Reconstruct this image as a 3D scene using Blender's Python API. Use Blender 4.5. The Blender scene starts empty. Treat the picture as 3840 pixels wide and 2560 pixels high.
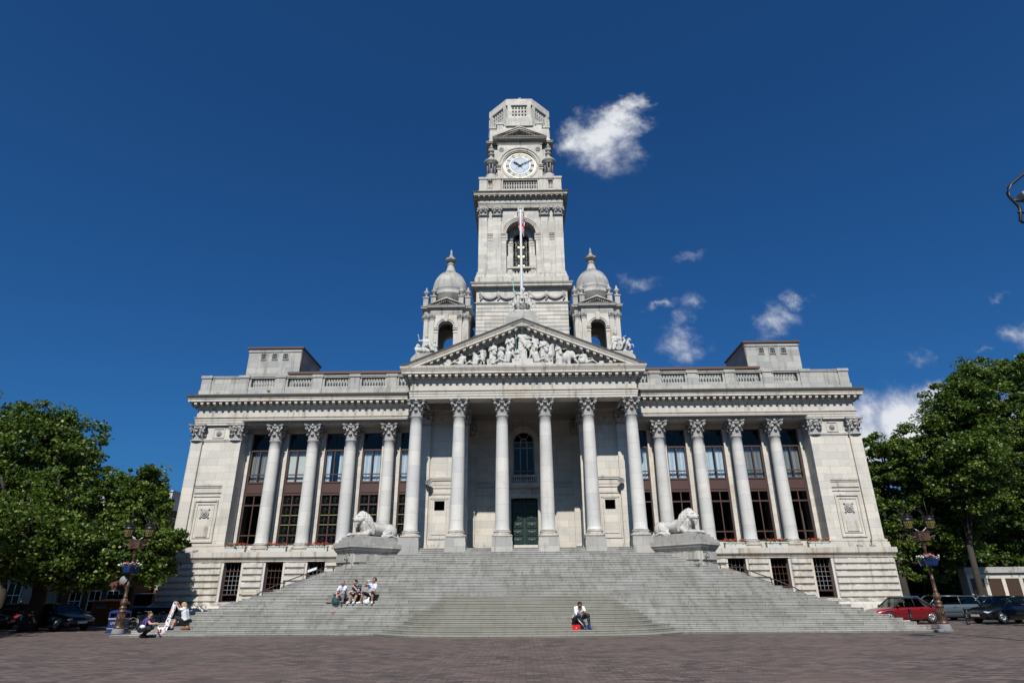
import bpy, math, random
import numpy as np
from math import sin, cos, pi, radians, sqrt, atan2
random.seed(4)
rng = np.random.default_rng(7)
SC = bpy.context.scene
COL = SC.collection
WL = {}          # world location of each parent

# ------------------------------------------------------------------ materials
def new_mat(name):
    m = bpy.data.materials.new(name); m.use_nodes = True
    nt = m.node_tree; nt.nodes.clear()
    out = nt.nodes.new('ShaderNodeOutputMaterial')
    return m, nt, out
class N:
    def __init__(s, nt): s.nt = nt
    def n(s, t, **kw):
        nd = s.nt.nodes.new(t)
        for k, v in kw.items():
            if k in nd.inputs.keys(): nd.inputs[k].default_value = v
            else: setattr(nd, k, v)
        return nd
    def l(s, a, b): s.nt.links.new(a, b)
    def val(s, sock, x):
        if isinstance(x, (int, float, tuple)): sock.default_value = x
        else: s.l(x, sock)
    def math(s, op, a, b=None, c=None):
        nd = s.nt.nodes.new('ShaderNodeMath'); nd.operation = op
        s.val(nd.inputs[0], a)
        if b is not None: s.val(nd.inputs[1], b)
        if c is not None: s.val(nd.inputs[2], c)
        return nd.outputs[0]
    def mix(s, f, a, b, mode='MIX'):
        nd = s.nt.nodes.new('ShaderNodeMix'); nd.data_type = 'RGBA'; nd.blend_type = mode
        s.val(nd.inputs[0], f)
        for i, x in ((6, a), (7, b)):
            if isinstance(x, tuple): nd.inputs[i].default_value = (x+(1,))[:4]
            else: s.l(x, nd.inputs[i])
        return nd.outputs[2]
    def ramp(s, f, a, b, va=0., vb=1.):
        nd = s.nt.nodes.new('ShaderNodeMapRange'); nd.interpolation_type = 'SMOOTHSTEP'
        s.l(f, nd.inputs[0]); nd.inputs[1].default_value = a; nd.inputs[2].default_value = b
        nd.inputs[3].default_value = va; nd.inputs[4].default_value = vb
        return nd.outputs[0]
    def noise(s, vec, scale, detail=3, rough=.55, mul=None):
        if mul:
            vm = s.n('ShaderNodeVectorMath', operation='MULTIPLY'); s.l(vec, vm.inputs[0]); vm.inputs[1].default_value = mul; vec = vm.outputs[0]
        nd = s.n('ShaderNodeTexNoise'); nd.inputs['Scale'].default_value = scale; nd.inputs['Detail'].default_value = detail
        nd.inputs['Roughness'].default_value = rough; s.l(vec, nd.inputs['Vector']); return nd.outputs[0]

def stone(name, base, kind='block', bw=1.1, bh=.43, grime=.35, tan=.35, top=.6, bump=.25, rough=.85, voff=0., cv=.13):
    m, nt, out = new_mat(name); k = N(nt)
    geo = k.n('ShaderNodeNewGeometry'); pos = geo.outputs['Position']
    sp = k.n('ShaderNodeSeparateXYZ'); k.l(pos, sp.inputs[0])
    b = base
    lo = tuple(x*(1-cv) for x in (b[0]*.98, b[1], b[2]*1.04)); hi = tuple(min(x*(1+cv*.6), .95) for x in (b[0]*1.01, b[1], b[2]*.97)); mo = tuple(x*.55 for x in b)
    if kind == 'block':
        u = k.math('ADD', sp.outputs[0], sp.outputs[1]); v = k.math('ADD', sp.outputs[2], voff)
        cb = k.n('ShaderNodeCombineXYZ'); k.l(u, cb.inputs[0]); k.l(v, cb.inputs[1])
        br = k.n('ShaderNodeTexBrick'); k.l(cb.outputs[0], br.inputs['Vector'])
        br.inputs['Color1'].default_value = lo+(1,); br.inputs['Color2'].default_value = hi+(1,); br.inputs['Mortar'].default_value = mo+(1,)
        br.inputs['Scale'].default_value = 1; br.inputs['Mortar Size'].default_value = .009; br.inputs['Mortar Smooth'].default_value = .3
        br.inputs['Brick Width'].default_value = bw; br.inputs['Row Height'].default_value = bh
        col = br.outputs['Color']
    elif kind == 'drum':
        oi = k.n('ShaderNodeObjectInfo')
        q = k.math('ADD', k.math('DIVIDE', sp.outputs[2], 1.02), k.math('MULTIPLY', oi.outputs['Random'], 5.))
        fl = k.math('FLOOR', q); fr = k.math('FRACT', q)
        wn = k.n('ShaderNodeTexWhiteNoise', noise_dimensions='2D'); cb = k.n('ShaderNodeCombineXYZ'); k.l(fl, cb.inputs[0]); k.l(oi.outputs['Random'], cb.inputs[1]); k.l(cb.outputs[0], wn.inputs['Vector'])
        col = k.mix(wn.outputs['Value'], lo, hi)
        col = k.mix(k.math('LESS_THAN', fr, .014), col, mo)
    else:
        col = k.mix(k.noise(pos, .9, 2), lo, hi)
    n1 = k.noise(pos, .55, 4, .6)
    col = k.mix(k.math('MULTIPLY', k.ramp(n1, .52, .74), tan), col, (b[0]*.72, b[1]*.58, b[2]*.45))
    n5 = k.noise(pos, .8, 3, .6, mul=(1, 1, 1.3))
    col = k.mix(k.math('MULTIPLY', k.ramp(n5, .55, .72), tan*.9), col, (b[0]*.62, b[1]*.66, b[2]*.74))
    n2 = k.noise(pos, 1.6, 4, .65, mul=(2.2, 2.2, .22))
    col = k.mix(k.math('MULTIPLY', k.ramp(n2, .50, .72), grime), col, (b[0]*.36, b[1]*.34, b[2]*.30))
    n3 = k.noise(pos, 9, 3, .7)
    col = k.mix(k.math('MULTIPLY', k.ramp(n3, .4, .75), .22), col, (b[0]*.6, b[1]*.58, b[2]*.55))
    if top:
        sn = k.n('ShaderNodeSeparateXYZ'); k.l(geo.outputs['Normal'], sn.inputs[0])
        t = k.math('MULTIPLY', k.ramp(sn.outputs[2], .35, .8), k.ramp(k.noise(pos, 2.2, 4, .6), .3, .6))
        col = k.mix(k.math('MULTIPLY', t, top), col, (.075, .07, .055))
    p = k.n('ShaderNodeBsdfPrincipled', Roughness=rough); k.l(col, p.inputs['Base Color'])
    bp = k.n('ShaderNodeBump', Strength=bump, Distance=.02); k.l(k.noise(pos, 14, 4, .7), bp.inputs['Height']); k.l(bp.outputs[0], p.inputs['Normal'])
    k.l(p.outputs[0], out.inputs[0]); return m

def plain(name, col, rough=.6, metal=0., var=.12, vs=3., bump=0., emit=None, spec=.5, coat=0.):
    m, nt, out = new_mat(name); k = N(nt)
    p = k.n('ShaderNodeBsdfPrincipled', Roughness=rough, Metallic=metal); p.inputs['Specular IOR Level'].default_value = spec
    if coat: p.inputs['Coat Weight'].default_value = coat; p.inputs['Coat Roughness'].default_value = .05
    tc = k.n('ShaderNodeTexCoord'); nz = k.noise(tc.outputs['Object'], vs, 3, .6)
    a = tuple(x*(1-var) for x in col); b = tuple(min(1, x*(1+var)) for x in col)
    k.l(k.mix(nz, a, b), p.inputs['Base Color'])
    if bump:
        bp = k.n('ShaderNodeBump', Strength=bump, Distance=.01); k.l(k.noise(tc.outputs['Object'], vs*6, 3), bp.inputs['Height']); k.l(bp.outputs[0], p.inputs['Normal'])
    if emit: p.inputs['Emission Color'].default_value = emit[0]+(1,); p.inputs['Emission Strength'].default_value = emit[1]
    k.l(p.outputs[0], out.inputs[0]); return m

def glass(name, tint, refl=.9):
    m, nt, out = new_mat(name); k = N(nt)
    tr = k.n('ShaderNodeBsdfTransparent'); tr.inputs[0].default_value = tint+(1,)
    gl = k.n('ShaderNodeBsdfGlossy', Roughness=.03); gl.inputs[0].default_value = (refl, refl, refl, 1)
    geo = k.n('ShaderNodeNewGeometry'); dp = k.n('ShaderNodeVectorMath', operation='DOT_PRODUCT'); k.l(geo.outputs['Normal'], dp.inputs[0]); k.l(geo.outputs['Incoming'], dp.inputs[1])
    c = k.math('SUBTRACT', 1., k.math('ABSOLUTE', dp.outputs['Value'])); f = k.math('MULTIPLY_ADD', k.math('POWER', c, 5.), .95, .045)
    mx = k.n('ShaderNodeMixShader'); k.l(f, mx.inputs[0]); k.l(tr.outputs[0], mx.inputs[1]); k.l(gl.outputs[0], mx.inputs[2]); k.l(mx.outputs[0], out.inputs[0]); return m

def leafmat(name, c1, c2, c3):
    m, nt, out = new_mat(name); k = N(nt)
    pos = k.n('ShaderNodeNewGeometry').outputs['Position']
    col = k.mix(k.ramp(k.noise(pos, .9, 2), .35, .65), c1, c2)
    wn = k.n('ShaderNodeTexWhiteNoise', noise_dimensions='1D'); geo = k.n('ShaderNodeNewGeometry'); k.l(geo.outputs['Random Per Island'], wn.inputs['W'])
    col = k.mix(k.ramp(wn.outputs['Value'], .68, 1.), col, c3)
    d = k.n('ShaderNodeBsdfPrincipled', Roughness=.45); d.inputs['Specular IOR Level'].default_value = .35; k.l(col, d.inputs['Base Color'])
    t = k.n('ShaderNodeBsdfTranslucent'); k.l(k.mix(.5, col, (.18, .26, .02)), t.inputs[0])
    mx = k.n('ShaderNodeMixShader'); mx.inputs[0].default_value = .22
    k.l(d.outputs[0], mx.inputs[1]); k.l(t.outputs[0], mx.inputs[2]); k.l(mx.outputs[0], out.inputs[0]); return m

M = {}
ST = (.585, .548, .485)
M['stone'] = stone('portland_stone', ST, cv=.2, grime=.5, bw=1.25, bh=.46)
M['stone_w'] = stone('portland_stone_wall', (.605, .562, .492), bw=1.5, bh=.52, grime=.22, tan=.45)
M['smooth'] = stone('portland_moulding', (.55, .508, .44), kind='soft', grime=.75, tan=.6, top=.95)
M['lichen'] = stone('blackened_cornice_edge', (.085, .08, .068), kind='soft', grime=.6, tan=.2, top=1.)
M['column'] = stone('portland_column_drum', (.595, .577, .54), kind='drum', grime=.2, tan=.3, top=.3)
M['carved'] = stone('weathered_carving', (.43, .41, .38), kind='soft', grime=.7, tan=.25, top=.25, bump=.6)
M['statue'] = stone('statue_stone', (.57, .55, .505), kind='soft', grime=.55, tan=.3, top=.45, bump=.5)
M['weather'] = stone('weathered_stone', (.42, .405, .37), bw=1.2, bh=.5, grime=.7, tan=.5, top=.9, cv=.2)
M['rustic'] = stone('basement_stone', (.60, .562, .495), kind='soft', grime=.55, tan=.4, top=.7)
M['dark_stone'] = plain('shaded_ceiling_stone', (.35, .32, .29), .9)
M['roof'] = plain('lead_roof', (.16, .16, .17), .6)
M['eave'] = plain('brown_eave', (.10, .05, .03), .5)
M['brown'] = plain('brown_window_metal', (.075, .038, .030), .45)
M['black'] = plain('black_iron', (.012, .012, .013), .45)
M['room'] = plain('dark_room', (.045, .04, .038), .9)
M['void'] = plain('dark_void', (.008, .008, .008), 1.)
M['curtain_w'] = plain('white_curtain', (.62, .66, .70), .9)
M['curtain_g'] = plain('grey_curtain', (.27, .25, .22), .9)
M['blind'] = plain('pale_blind', (.60, .58, .50), .9)
M['glass'] = glass('window_glass', (.93, .96, .97))
M['glass_d'] = glass('dark_glass', (.62, .62, .60), .30)
M['gap_shade'] = plain('gap_shade_teal', (.02, .05, .055), .25)  # dark teal that paints shade into the gaps between balusters
M['lead'] = plain('leaded_grid', (.035, .045, .043), .5)
M['brass'] = plain('brass_strip', (.30, .27, .10), .4)
M['bronze'] = plain('green_bronze', (.020, .042, .037), .45, .35, var=.4, vs=6, bump=.3)
M['gold'] = plain('gilded_metal', (.86, .68, .38), .4, .15)
M['dial'] = plain('opal_dial', (.46, .52, .60), .7)
M['verdigris'] = plain('verdigris', (.20, .50, .45), .6)
M['pole'] = plain('painted_pole', (.62, .64, .66), .4)
M['glow'] = plain('belfry_lamp', (.9, .7, .3), .5, emit=((1., .72, .25), 1.6))
M['grass'] = plain('wall_weed', (.05, .09, .02), .8)
M['red'] = plain('red_petal', (.55, .02, .015), .6)
M['pink'] = plain('pink_petal', (.60, .22, .40), .6)
M['white'] = plain('white_petal', (.75, .73, .76), .6)
M['leafy'] = plain('bedding_leaf', (.05, .12, .02), .6, var=.4)
M['planter'] = plain('stone_planter', (.50, .50, .46), .8)
M['navy'] = plain('blue_plastic', (.008, .03, .14), .4)
M['lampbronze'] = plain('brown_bronze', (.11, .065, .045), .45, .4, var=.35, vs=8, bump=.3)
M['amber'] = plain('amber_glass', (.16, .13, .02), .3)
M['concrete'] = plain('pale_concrete', (.40, .40, .38), .9)
M['leaf'] = leafmat('plane_leaf', (.030, .062, .008), (.082, .138, .015), (.23, .28, .055))
M['leaf2'] = leafmat('far_leaf', (.030, .062, .010), (.05, .09, .014), (.10, .14, .03))
M['bark'] = plain('bark', (.035, .028, .02), .9, var=.4, vs=4, bump=.6)
M['sign'] = plain('sign_plate', (.42, .36, .26), .7)
M['white_p'] = plain('white_paint', (.78, .78, .76), .5)
M['grey_p'] = plain('grey_metal', (.24, .24, .24), .5)
M['cream'] = plain('shaded_cream_render', (.30, .285, .25), .9)  # darkened tone: tree shade over the far houses put into the colour
M['cream_lit'] = plain('pale_render', (.50, .49, .45), .9)  # lighter copy for the top storey that stands in sun
M['brickred'] = plain('red_brick', (.11, .04, .028), .9, var=.3, vs=20)
M['orange'] = plain('orange_paint', (.50, .10, .015), .5, var=.2)

def steps_mat(name, base):
    m, nt, out = new_mat(name); k = N(nt)
    oi = k.n('ShaderNodeObjectInfo'); tc = k.n('ShaderNodeTexCoord'); sp = k.n('ShaderNodeSeparateXYZ'); k.l(tc.outputs['Object'], sp.inputs[0])
    pos = k.n('ShaderNodeNewGeometry').outputs['Position']
    cb = k.n('ShaderNodeCombineXYZ'); k.l(k.math('ADD', sp.outputs[0], k.math('MULTIPLY', oi.outputs['Random'], 31.)), cb.inputs[0]); cb.inputs[1].default_value = .5
    br = k.n('ShaderNodeTexBrick', offset=0.); k.l(cb.outputs[0], br.inputs['Vector'])
    b = base
    br.inputs['Color1'].default_value = (b[0]*.70, b[1]*.71, b[2]*.70, 1); br.inputs['Color2'].default_value = (b[0]*1.14, b[1]*1.14, b[2]*1.13, 1)
    br.inputs['Mortar'].default_value = (b[0]*.25, b[1]*.24, b[2]*.22, 1)
    br.inputs['Scale'].default_value = 1; br.inputs['Mortar Size'].default_value = .014; br.inputs['Brick Width'].default_value = 1.83; br.inputs['Row Height'].default_value = 1.
    col = br.outputs['Color']
    col = k.mix(k.math('MULTIPLY', k.ramp(k.noise(pos, 2.2, 4, .7, mul=(1.6, .3, .5)), .44, .68), .75), col, (b[0]*.46, b[1]*.46, b[2]*.39))
    col = k.mix(k.math('MULTIPLY', k.ramp(k.noise(pos, .35, 3, .6), .5, .7), .4), col, (b[0]*1.25, b[1]*1.28, b[2]*1.36))
    col = k.mix(k.math('MULTIPLY', k.ramp(k.noise(pos, 28, 3, .7), .35, .7), .5), col, (b[0]*.62, b[1]*.62, b[2]*.6))
    # foot line: dark joint with the shade under the nosing painted in
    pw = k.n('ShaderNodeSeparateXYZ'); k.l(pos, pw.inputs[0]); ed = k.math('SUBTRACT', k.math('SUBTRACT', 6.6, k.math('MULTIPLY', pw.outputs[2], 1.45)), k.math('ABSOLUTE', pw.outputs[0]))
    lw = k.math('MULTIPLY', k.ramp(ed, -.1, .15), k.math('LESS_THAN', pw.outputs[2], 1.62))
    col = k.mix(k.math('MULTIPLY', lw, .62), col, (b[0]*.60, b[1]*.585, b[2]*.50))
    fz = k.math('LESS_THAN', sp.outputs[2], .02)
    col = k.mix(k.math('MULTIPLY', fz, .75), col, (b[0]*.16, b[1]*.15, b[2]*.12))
    p = k.n('ShaderNodeBsdfPrincipled', Roughness=.8); k.l(col, p.inputs['Base Color'])
    bp = k.n('ShaderNodeBump', Strength=.4, Distance=.02); k.l(k.noise(pos, 20, 4, .7), bp.inputs['Height']); k.l(bp.outputs[0], p.inputs['Normal'])
    k.l(p.outputs[0], out.inputs[0]); return m
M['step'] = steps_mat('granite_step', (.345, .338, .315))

def paving():
    m, nt, out = new_mat('brick_paving'); k = N(nt)
    pos = k.n('ShaderNodeNewGeometry').outputs['Position']
    br = k.n('ShaderNodeTexBrick'); k.l(pos, br.inputs['Vector'])
    br.inputs['Color1'].default_value = (.060, .042, .036, 1); br.inputs['Color2'].default_value = (.195, .142, .122, 1); br.inputs['Mortar'].default_value = (.035, .03, .027, 1)
    br.inputs['Scale'].default_value = 1; br.inputs['Mortar Size'].default_value = .012; br.inputs['Brick Width'].default_value = .33; br.inputs['Row Height'].default_value = .165; br.inputs['Bias'].default_value = -.05
    col = br.outputs['Color']
    col = k.mix(k.math('MULTIPLY', k.ramp(k.noise(pos, .8, 5, .7, mul=(.7, 2.6, 1)), .50, .60), .66), col, (.055, .048, .050))
    col = k.mix(k.math('MULTIPLY', k.ramp(k.noise(pos, 1.3, 5, .7, mul=(.5, 1.6, 1)), .56, .68), .5), col, (.19, .115, .09))
    col = k.mix(k.math('MULTIPLY', k.ramp(k.noise(pos, .22, 3, .6), .42, .65), .4), col, (.15, .105, .085))
    p = k.n('ShaderNodeBsdfPrincipled', Roughness=.8); k.l(col, p.inputs['Base Color'])
    bp = k.n('ShaderNodeBump', Strength=.5, Distance=.01); k.l(br.outputs['Fac'], bp.inputs['Height']); bp.invert = True; k.l(bp.outputs[0], p.inputs['Normal'])
    k.l(p.outputs[0], out.inputs[0]); return m
M['paving'] = paving()
M['asphalt'] = plain('road_asphalt', (.05, .048, .046), .9, var=.25, vs=.6)

# ------------------------------------------------------------------ mesh builder
class MB:
    def __init__(s): s.v = []; s.f = []; s.m = []; s.s = []
    def add(s, vs, fs, mi=0, sm=False):
        o = len(s.v); s.v += [tuple(map(float, p)) for p in vs]
        for f in fs: s.f.append(tuple(i+o for i in f)); s.m.append(mi); s.s.append(sm)
        return s
    def box(s, x0, x1, y0, y1, z0, z1, mi=0):
        return s.add([(x0,y0,z0),(x1,y0,z0),(x1,y1,z0),(x0,y1,z0),(x0,y0,z1),(x1,y0,z1),(x1,y1,z1),(x0,y1,z1)],
                     [(0,3,2,1),(4,5,6,7),(0,1,5,4),(1,2,6,5),(2,3,7,6),(3,0,4,7)], mi)
    def frus(s, x0, x1, z0, z1, yb, yf, b, mi=0):    # raised panel with chamfered edge on a wall facing -Y
        return s.add([(x0,yb,z0),(x1,yb,z0),(x1,yb,z1),(x0,yb,z1),(x0+b,yf,z0+b),(x1-b,yf,z0+b),(x1-b,yf,z1-b),(x0+b,yf,z1-b)],
                     [(4,5,6,7),(0,1,5,4),(1,2,6,5),(2,3,7,6),(3,0,4,7)], mi)
    def lathe(s, prof, cx=0, cy=0, n=24, mi=0, sm=True, caps=True, a0=0., sq=0.):
        vs = []; fs = []
        for r, z in prof:
            for i in range(n):
                a = a0+2*pi*i/n; rr = r
                if sq: rr = r*(1-sq+sq/max(abs(cos(a)), abs(sin(a))))
                vs.append((cx+rr*cos(a), cy+rr*sin(a), z))
        for j in range(len(prof)-1):
            for i in range(n):
                a = j*n+i; b = j*n+(i+1) % n; fs.append((a, b, b+n, a+n))
        if caps: fs.append(tuple(range(n-1, -1, -1))); fs.append(tuple(range((len(prof)-1)*n, len(prof)*n)))
        return s.add(vs, fs, mi, sm)
    def tube(s, pts, r, n=8, mi=0, r2=None, sm=True):
        pts = [np.array(p, float) for p in pts]; k = len(pts); vs = []; fs = []
        for i, p in enumerate(pts):
            d = pts[min(i+1, k-1)]-pts[max(i-1, 0)]; d = d/(np.linalg.norm(d)+1e-9)
            up = np.array([0, 0, 1.]) if abs(d[2]) < .9 else np.array([1., 0, 0])
            a = np.cross(d, up); a /= np.linalg.norm(a); b = np.cross(d, a)
            rr = r if r2 is None else r+(r2-r)*i/(k-1)
            for j in range(n): t = 2*pi*j/n; vs.append(p+rr*(cos(t)*a+sin(t)*b))
        for i in range(k-1):
            for j in range(n): a = i*n+j; b = i*n+(j+1) % n; fs.append((a, a+n, b+n, b))
        fs.append(tuple(range(n))); fs.append(tuple(range(k*n-1, (k-1)*n-1, -1)))
        return s.add(vs, fs, mi, sm)
    def sweep(s, path, prof, closed=False, mi=0, cp=True):
        # profile points (outward offset, z); outward is to the right of the walking direction; mitred corners
        P = [np.array(p, float) for p in path]; n = len(P); vs = []; fs = []; q = len(prof)
        for i in range(n):
            if closed: d0 = P[i]-P[i-1]; d1 = P[(i+1) % n]-P[i]
            else: d0 = P[i]-P[max(i-1, 0)] if i else P[1]-P[0]; d1 = P[i+1]-P[i] if i < n-1 else d0
            d0 = d0/np.linalg.norm(d0); d1 = d1/np.linalg.norm(d1)
            n0 = np.array([d0[1], -d0[0]]); n1 = np.array([d1[1], -d1[0]])
            mt = n0+n1; mt = mt/max(mt@n0, .2) if np.linalg.norm(mt) > .05 else n0
            for o, z in prof: vs.append((P[i][0]+mt[0]*o, P[i][1]+mt[1]*o, z))
        m = n if closed else n-1; r = q if cp else q-1
        for i in range(m):
            for j in range(r):
                a = i*q+j; b = i*q+(j+1) % q; c = ((i+1) % n)*q+(j+1) % q; d = ((i+1) % n)*q+j
                fs.append((a, d, c, b))
        if not closed and cp: fs.append(tuple(range(q))); fs.append(tuple(range(n*q-1, (n-1)*q-1, -1)))
        return s.add(vs, fs, mi)
    def quadgrid(s, fn, nu, nv, mi=0, sm=True):
        vs = [fn(i/nu, j/nv) for j in range(nv+1) for i in range(nu+1)]
        fs = [(j*(nu+1)+i, j*(nu+1)+i+1, (j+1)*(nu+1)+i+1, (j+1)*(nu+1)+i) for j in range(nv) for i in range(nu)]
        return s.add(vs, fs, mi, sm)
    def archwall(s, x0, x1, z0, z1, cx, hw, zs, yf, yb, mi=0, n=16, rise=None):
        # wall x0..x1, z0..z1 with a round-headed opening (springing zs, half width hw), front yf, back yb
        r = rise or hw
        a = [(cx+hw*cos(pi-pi*i/n), zs+r*sin(pi*i/n)) for i in range(n+1)]
        if cx-hw > x0+1e-4: s.box(x0, cx-hw, yf, yb, z0, z1, mi)
        if cx+hw < x1-1e-4: s.box(cx+hw, x1, yf, yb, z0, z1, mi)
        for i in range(n):
            (xa, za), (xb, zb) = a[i], a[i+1]
            s.add([(xa,yf,za),(xb,yf,zb),(xb,yf,z1),(xa,yf,z1),(xa,yb,za),(xb,yb,zb),(xb,yb,z1),(xa,yb,z1)],
                  [(0,1,2,3),(5,4,7,6),(4,5,1,0),(3,2,6,7)], mi)
        return s
    def archring(s, cx, zs, r0, r1, yf, yb, mi=0, n=20, a0=0., a1=pi):
        vs = []; fs = []
        for i in range(n+1):
            t = a0+(a1-a0)*i/n
            for r, y in ((r0, yb), (r0, yf), (r1, yf), (r1, yb)): vs.append((cx+r*cos(t), y, zs+r*sin(t)))
        for i in range(n):
            for j in range(4):
                a = i*4+j; b = i*4+(j+1) % 4; fs.append((a, b, b+4, a+4))
        fs.append((0,1,2,3)); fs.append((n*4+3, n*4+2, n*4+1, n*4))
        return s.add(vs, fs, mi)
    def sphere(s, c, r, n=10, mi=0):
        r = (r, r, r) if isinstance(r, (int, float)) else r
        return s.quadgrid(lambda u, v: (c[0]+r[0]*cos(2*pi*u)*sin(pi*v), c[1]+r[1]*sin(2*pi*u)*sin(pi*v), c[2]-r[2]*cos(pi*v)), n, max(4, n//2), mi)
    def merge(s, o, loc=(0, 0, 0), sc=1., rz=0., mx=False):
        c, d = cos(rz), sin(rz); vs = []
        for x, y, z in o.v:
            if mx: x = -x
            x, y, z = x*sc, y*sc, z*sc; vs.append((loc[0]+x*c-y*d, loc[1]+x*d+y*c, loc[2]+z))
        k = len(s.v); s.v += vs
        for f, m, t in zip(o.f, o.m, o.s): s.f.append(tuple(i+k for i in (reversed(f) if mx else f))); s.m.append(m); s.s.append(t)
        return s
    def mesh(s, name, mats):
        me = bpy.data.meshes.new(name); me.from_pydata(s.v, [], s.f)
        for x in (mats if isinstance(mats, (list, tuple)) else [mats]): me.materials.append(M[x] if isinstance(x, str) else x)
        me.polygons.foreach_set('material_index', s.m); me.polygons.foreach_set('use_smooth', s.s); me.update(); return me

def props(o, label=None, cat=None, group=None, kind=None):
    if label: o['label'] = label
    if cat: o['category'] = cat
    if group: o['group'] = group
    if kind: o['kind'] = kind
    return o
def thing(name, label, cat, loc=(0, 0, 0), rz=0., group=None):
    o = bpy.data.objects.new(name, None); COL.objects.link(o); o.location = loc; o.rotation_euler = (0, 0, rz); o.empty_display_size = .3
    WL[o.name] = tuple(loc); return props(o, label, cat, group)
def pieces(mb):
    n = len(mb.v); par = list(range(n))
    def find(i):
        while par[i] != i: par[i] = par[par[i]]; i = par[i]
        return i
    for f in mb.f:
        a = find(f[0])
        for i in f[1:]:
            b = find(i)
            if b != a: par[b] = a
    root = np.array([find(i) for i in range(n)]); _u, isl = np.unique(root, return_inverse=True); k = len(_u)
    if k < 2 or k > 1500: return None
    P = np.array(mb.v); lo = np.full((k, 3), np.inf); hi = -lo; np.minimum.at(lo, isl, P); np.maximum.at(hi, isl, P); size = (hi-lo).max(1)
    gap = np.maximum(0., np.maximum(lo[:, None]-hi[None], lo[None]-hi[:, None])); near = np.sqrt((gap**2).sum(2)) <= np.maximum(.02, .49*np.maximum(size[:, None], size[None]))
    lab = -np.ones(k, int); c = 0
    for i in range(k):
        if lab[i] >= 0: continue
        st = [i]; lab[i] = c
        while st:
            j = st.pop()
            for q in np.nonzero(near[j] & (lab < 0))[0]: lab[q] = c; st.append(q)
        c += 1
    if c < 2 or c > 14: return None
    vl = lab[isl]; out = []
    for q in range(c):
        m = MB(); ids = np.nonzero(vl == q)[0]; mp = {int(a): b for b, a in enumerate(ids)}; m.v = [mb.v[i] for i in ids]
        for f, mi, sm in zip(mb.f, mb.m, mb.s):
            if f[0] in mp: m.f.append(tuple(mp[i] for i in f)); m.m.append(mi); m.s.append(sm)
        out.append(m)
    return sorted(out, key=lambda m: -len(m.v))
def part(name, mb, mats, parent=None, loc=(0, 0, 0), rz=0., rel=False, label=None):
    if isinstance(mb, MB) and parent is not None:
        ps = pieces(mb)
        if ps: return [part1(name, m, mats, parent, loc, rz, rel, label) for m in ps][0]
    return part1(name, mb, mats, parent, loc, rz, rel, label)
def part1(name, mb, mats, parent=None, loc=(0, 0, 0), rz=0., rel=False, label=None):
    me = mb if isinstance(mb, bpy.types.Mesh) else mb.mesh(name, mats)
    o = bpy.data.objects.new(name, me); COL.objects.link(o)
    if parent is not None:
        o.parent = parent; w = (0, 0, 0) if rel else WL[parent.name]
        o.location = tuple(a-b for a, b in zip(loc, w)); WL[o.name] = tuple(loc)
    else: o.location = loc; WL[o.name] = tuple(loc)
    o.rotation_euler = (0, 0, rz)
    if label: o['label'] = label
    return o
def copy_thing(src, loc, rz=None, label=None, group=None):
    kids = [c for c in bpy.data.objects if c.parent == src]
    r = src.copy(); COL.objects.link(r); r.location = loc; WL[r.name] = tuple(loc)
    if rz is not None: r.rotation_euler = (0, 0, rz)
    if label: r['label'] = label
    if group: r['group'] = group
    for ch in kids:
        gk = [c for c in bpy.data.objects if c.parent == ch]
        c = ch.copy(); COL.objects.link(c); c.parent = r
        for g in gk: d = g.copy(); COL.objects.link(d); d.parent = c
    return r

# ------------------------------------------------------------------ organic shapes: smooth union of tapered limbs, meshed once
def V(*a): return np.array(a, float)
def cone(a, b, ra, rb=None, t=0): return ('c', V(*a), V(*b), ra, ra if rb is None else rb, t)
def ell(c, r, t=0, rz=0., ry=0., rx=0.):
    A = np.array([[cos(rz), -sin(rz), 0], [sin(rz), cos(rz), 0], [0, 0, 1]]) @ np.array([[cos(ry), 0, sin(ry)], [0, 1, 0], [-sin(ry), 0, cos(ry)]]) @ np.array([[1, 0, 0], [0, cos(rx), -sin(rx)], [0, sin(rx), cos(rx)]])
    return ('e', V(*c), V(*r), A, 0, t)
def dist(p, pr):
    if pr[0] == 'c':
        _, a, b, ra, rb, _t = pr; ab = b-a; L = ab@ab+1e-9
        h = np.clip(((p-a)@ab)/L, 0, 1); q = p-a-h[:, None]*ab
        return np.sqrt((q*q).sum(1))-(ra+(rb-ra)*h)
    _, c, r, A, _x, _t = pr; q = ((p-c)@A)/r; k0 = np.sqrt((q*q).sum(1)); k1 = np.sqrt(((q/r)**2).sum(1))+1e-9
    return k0*(k0-1)/k1
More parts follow.
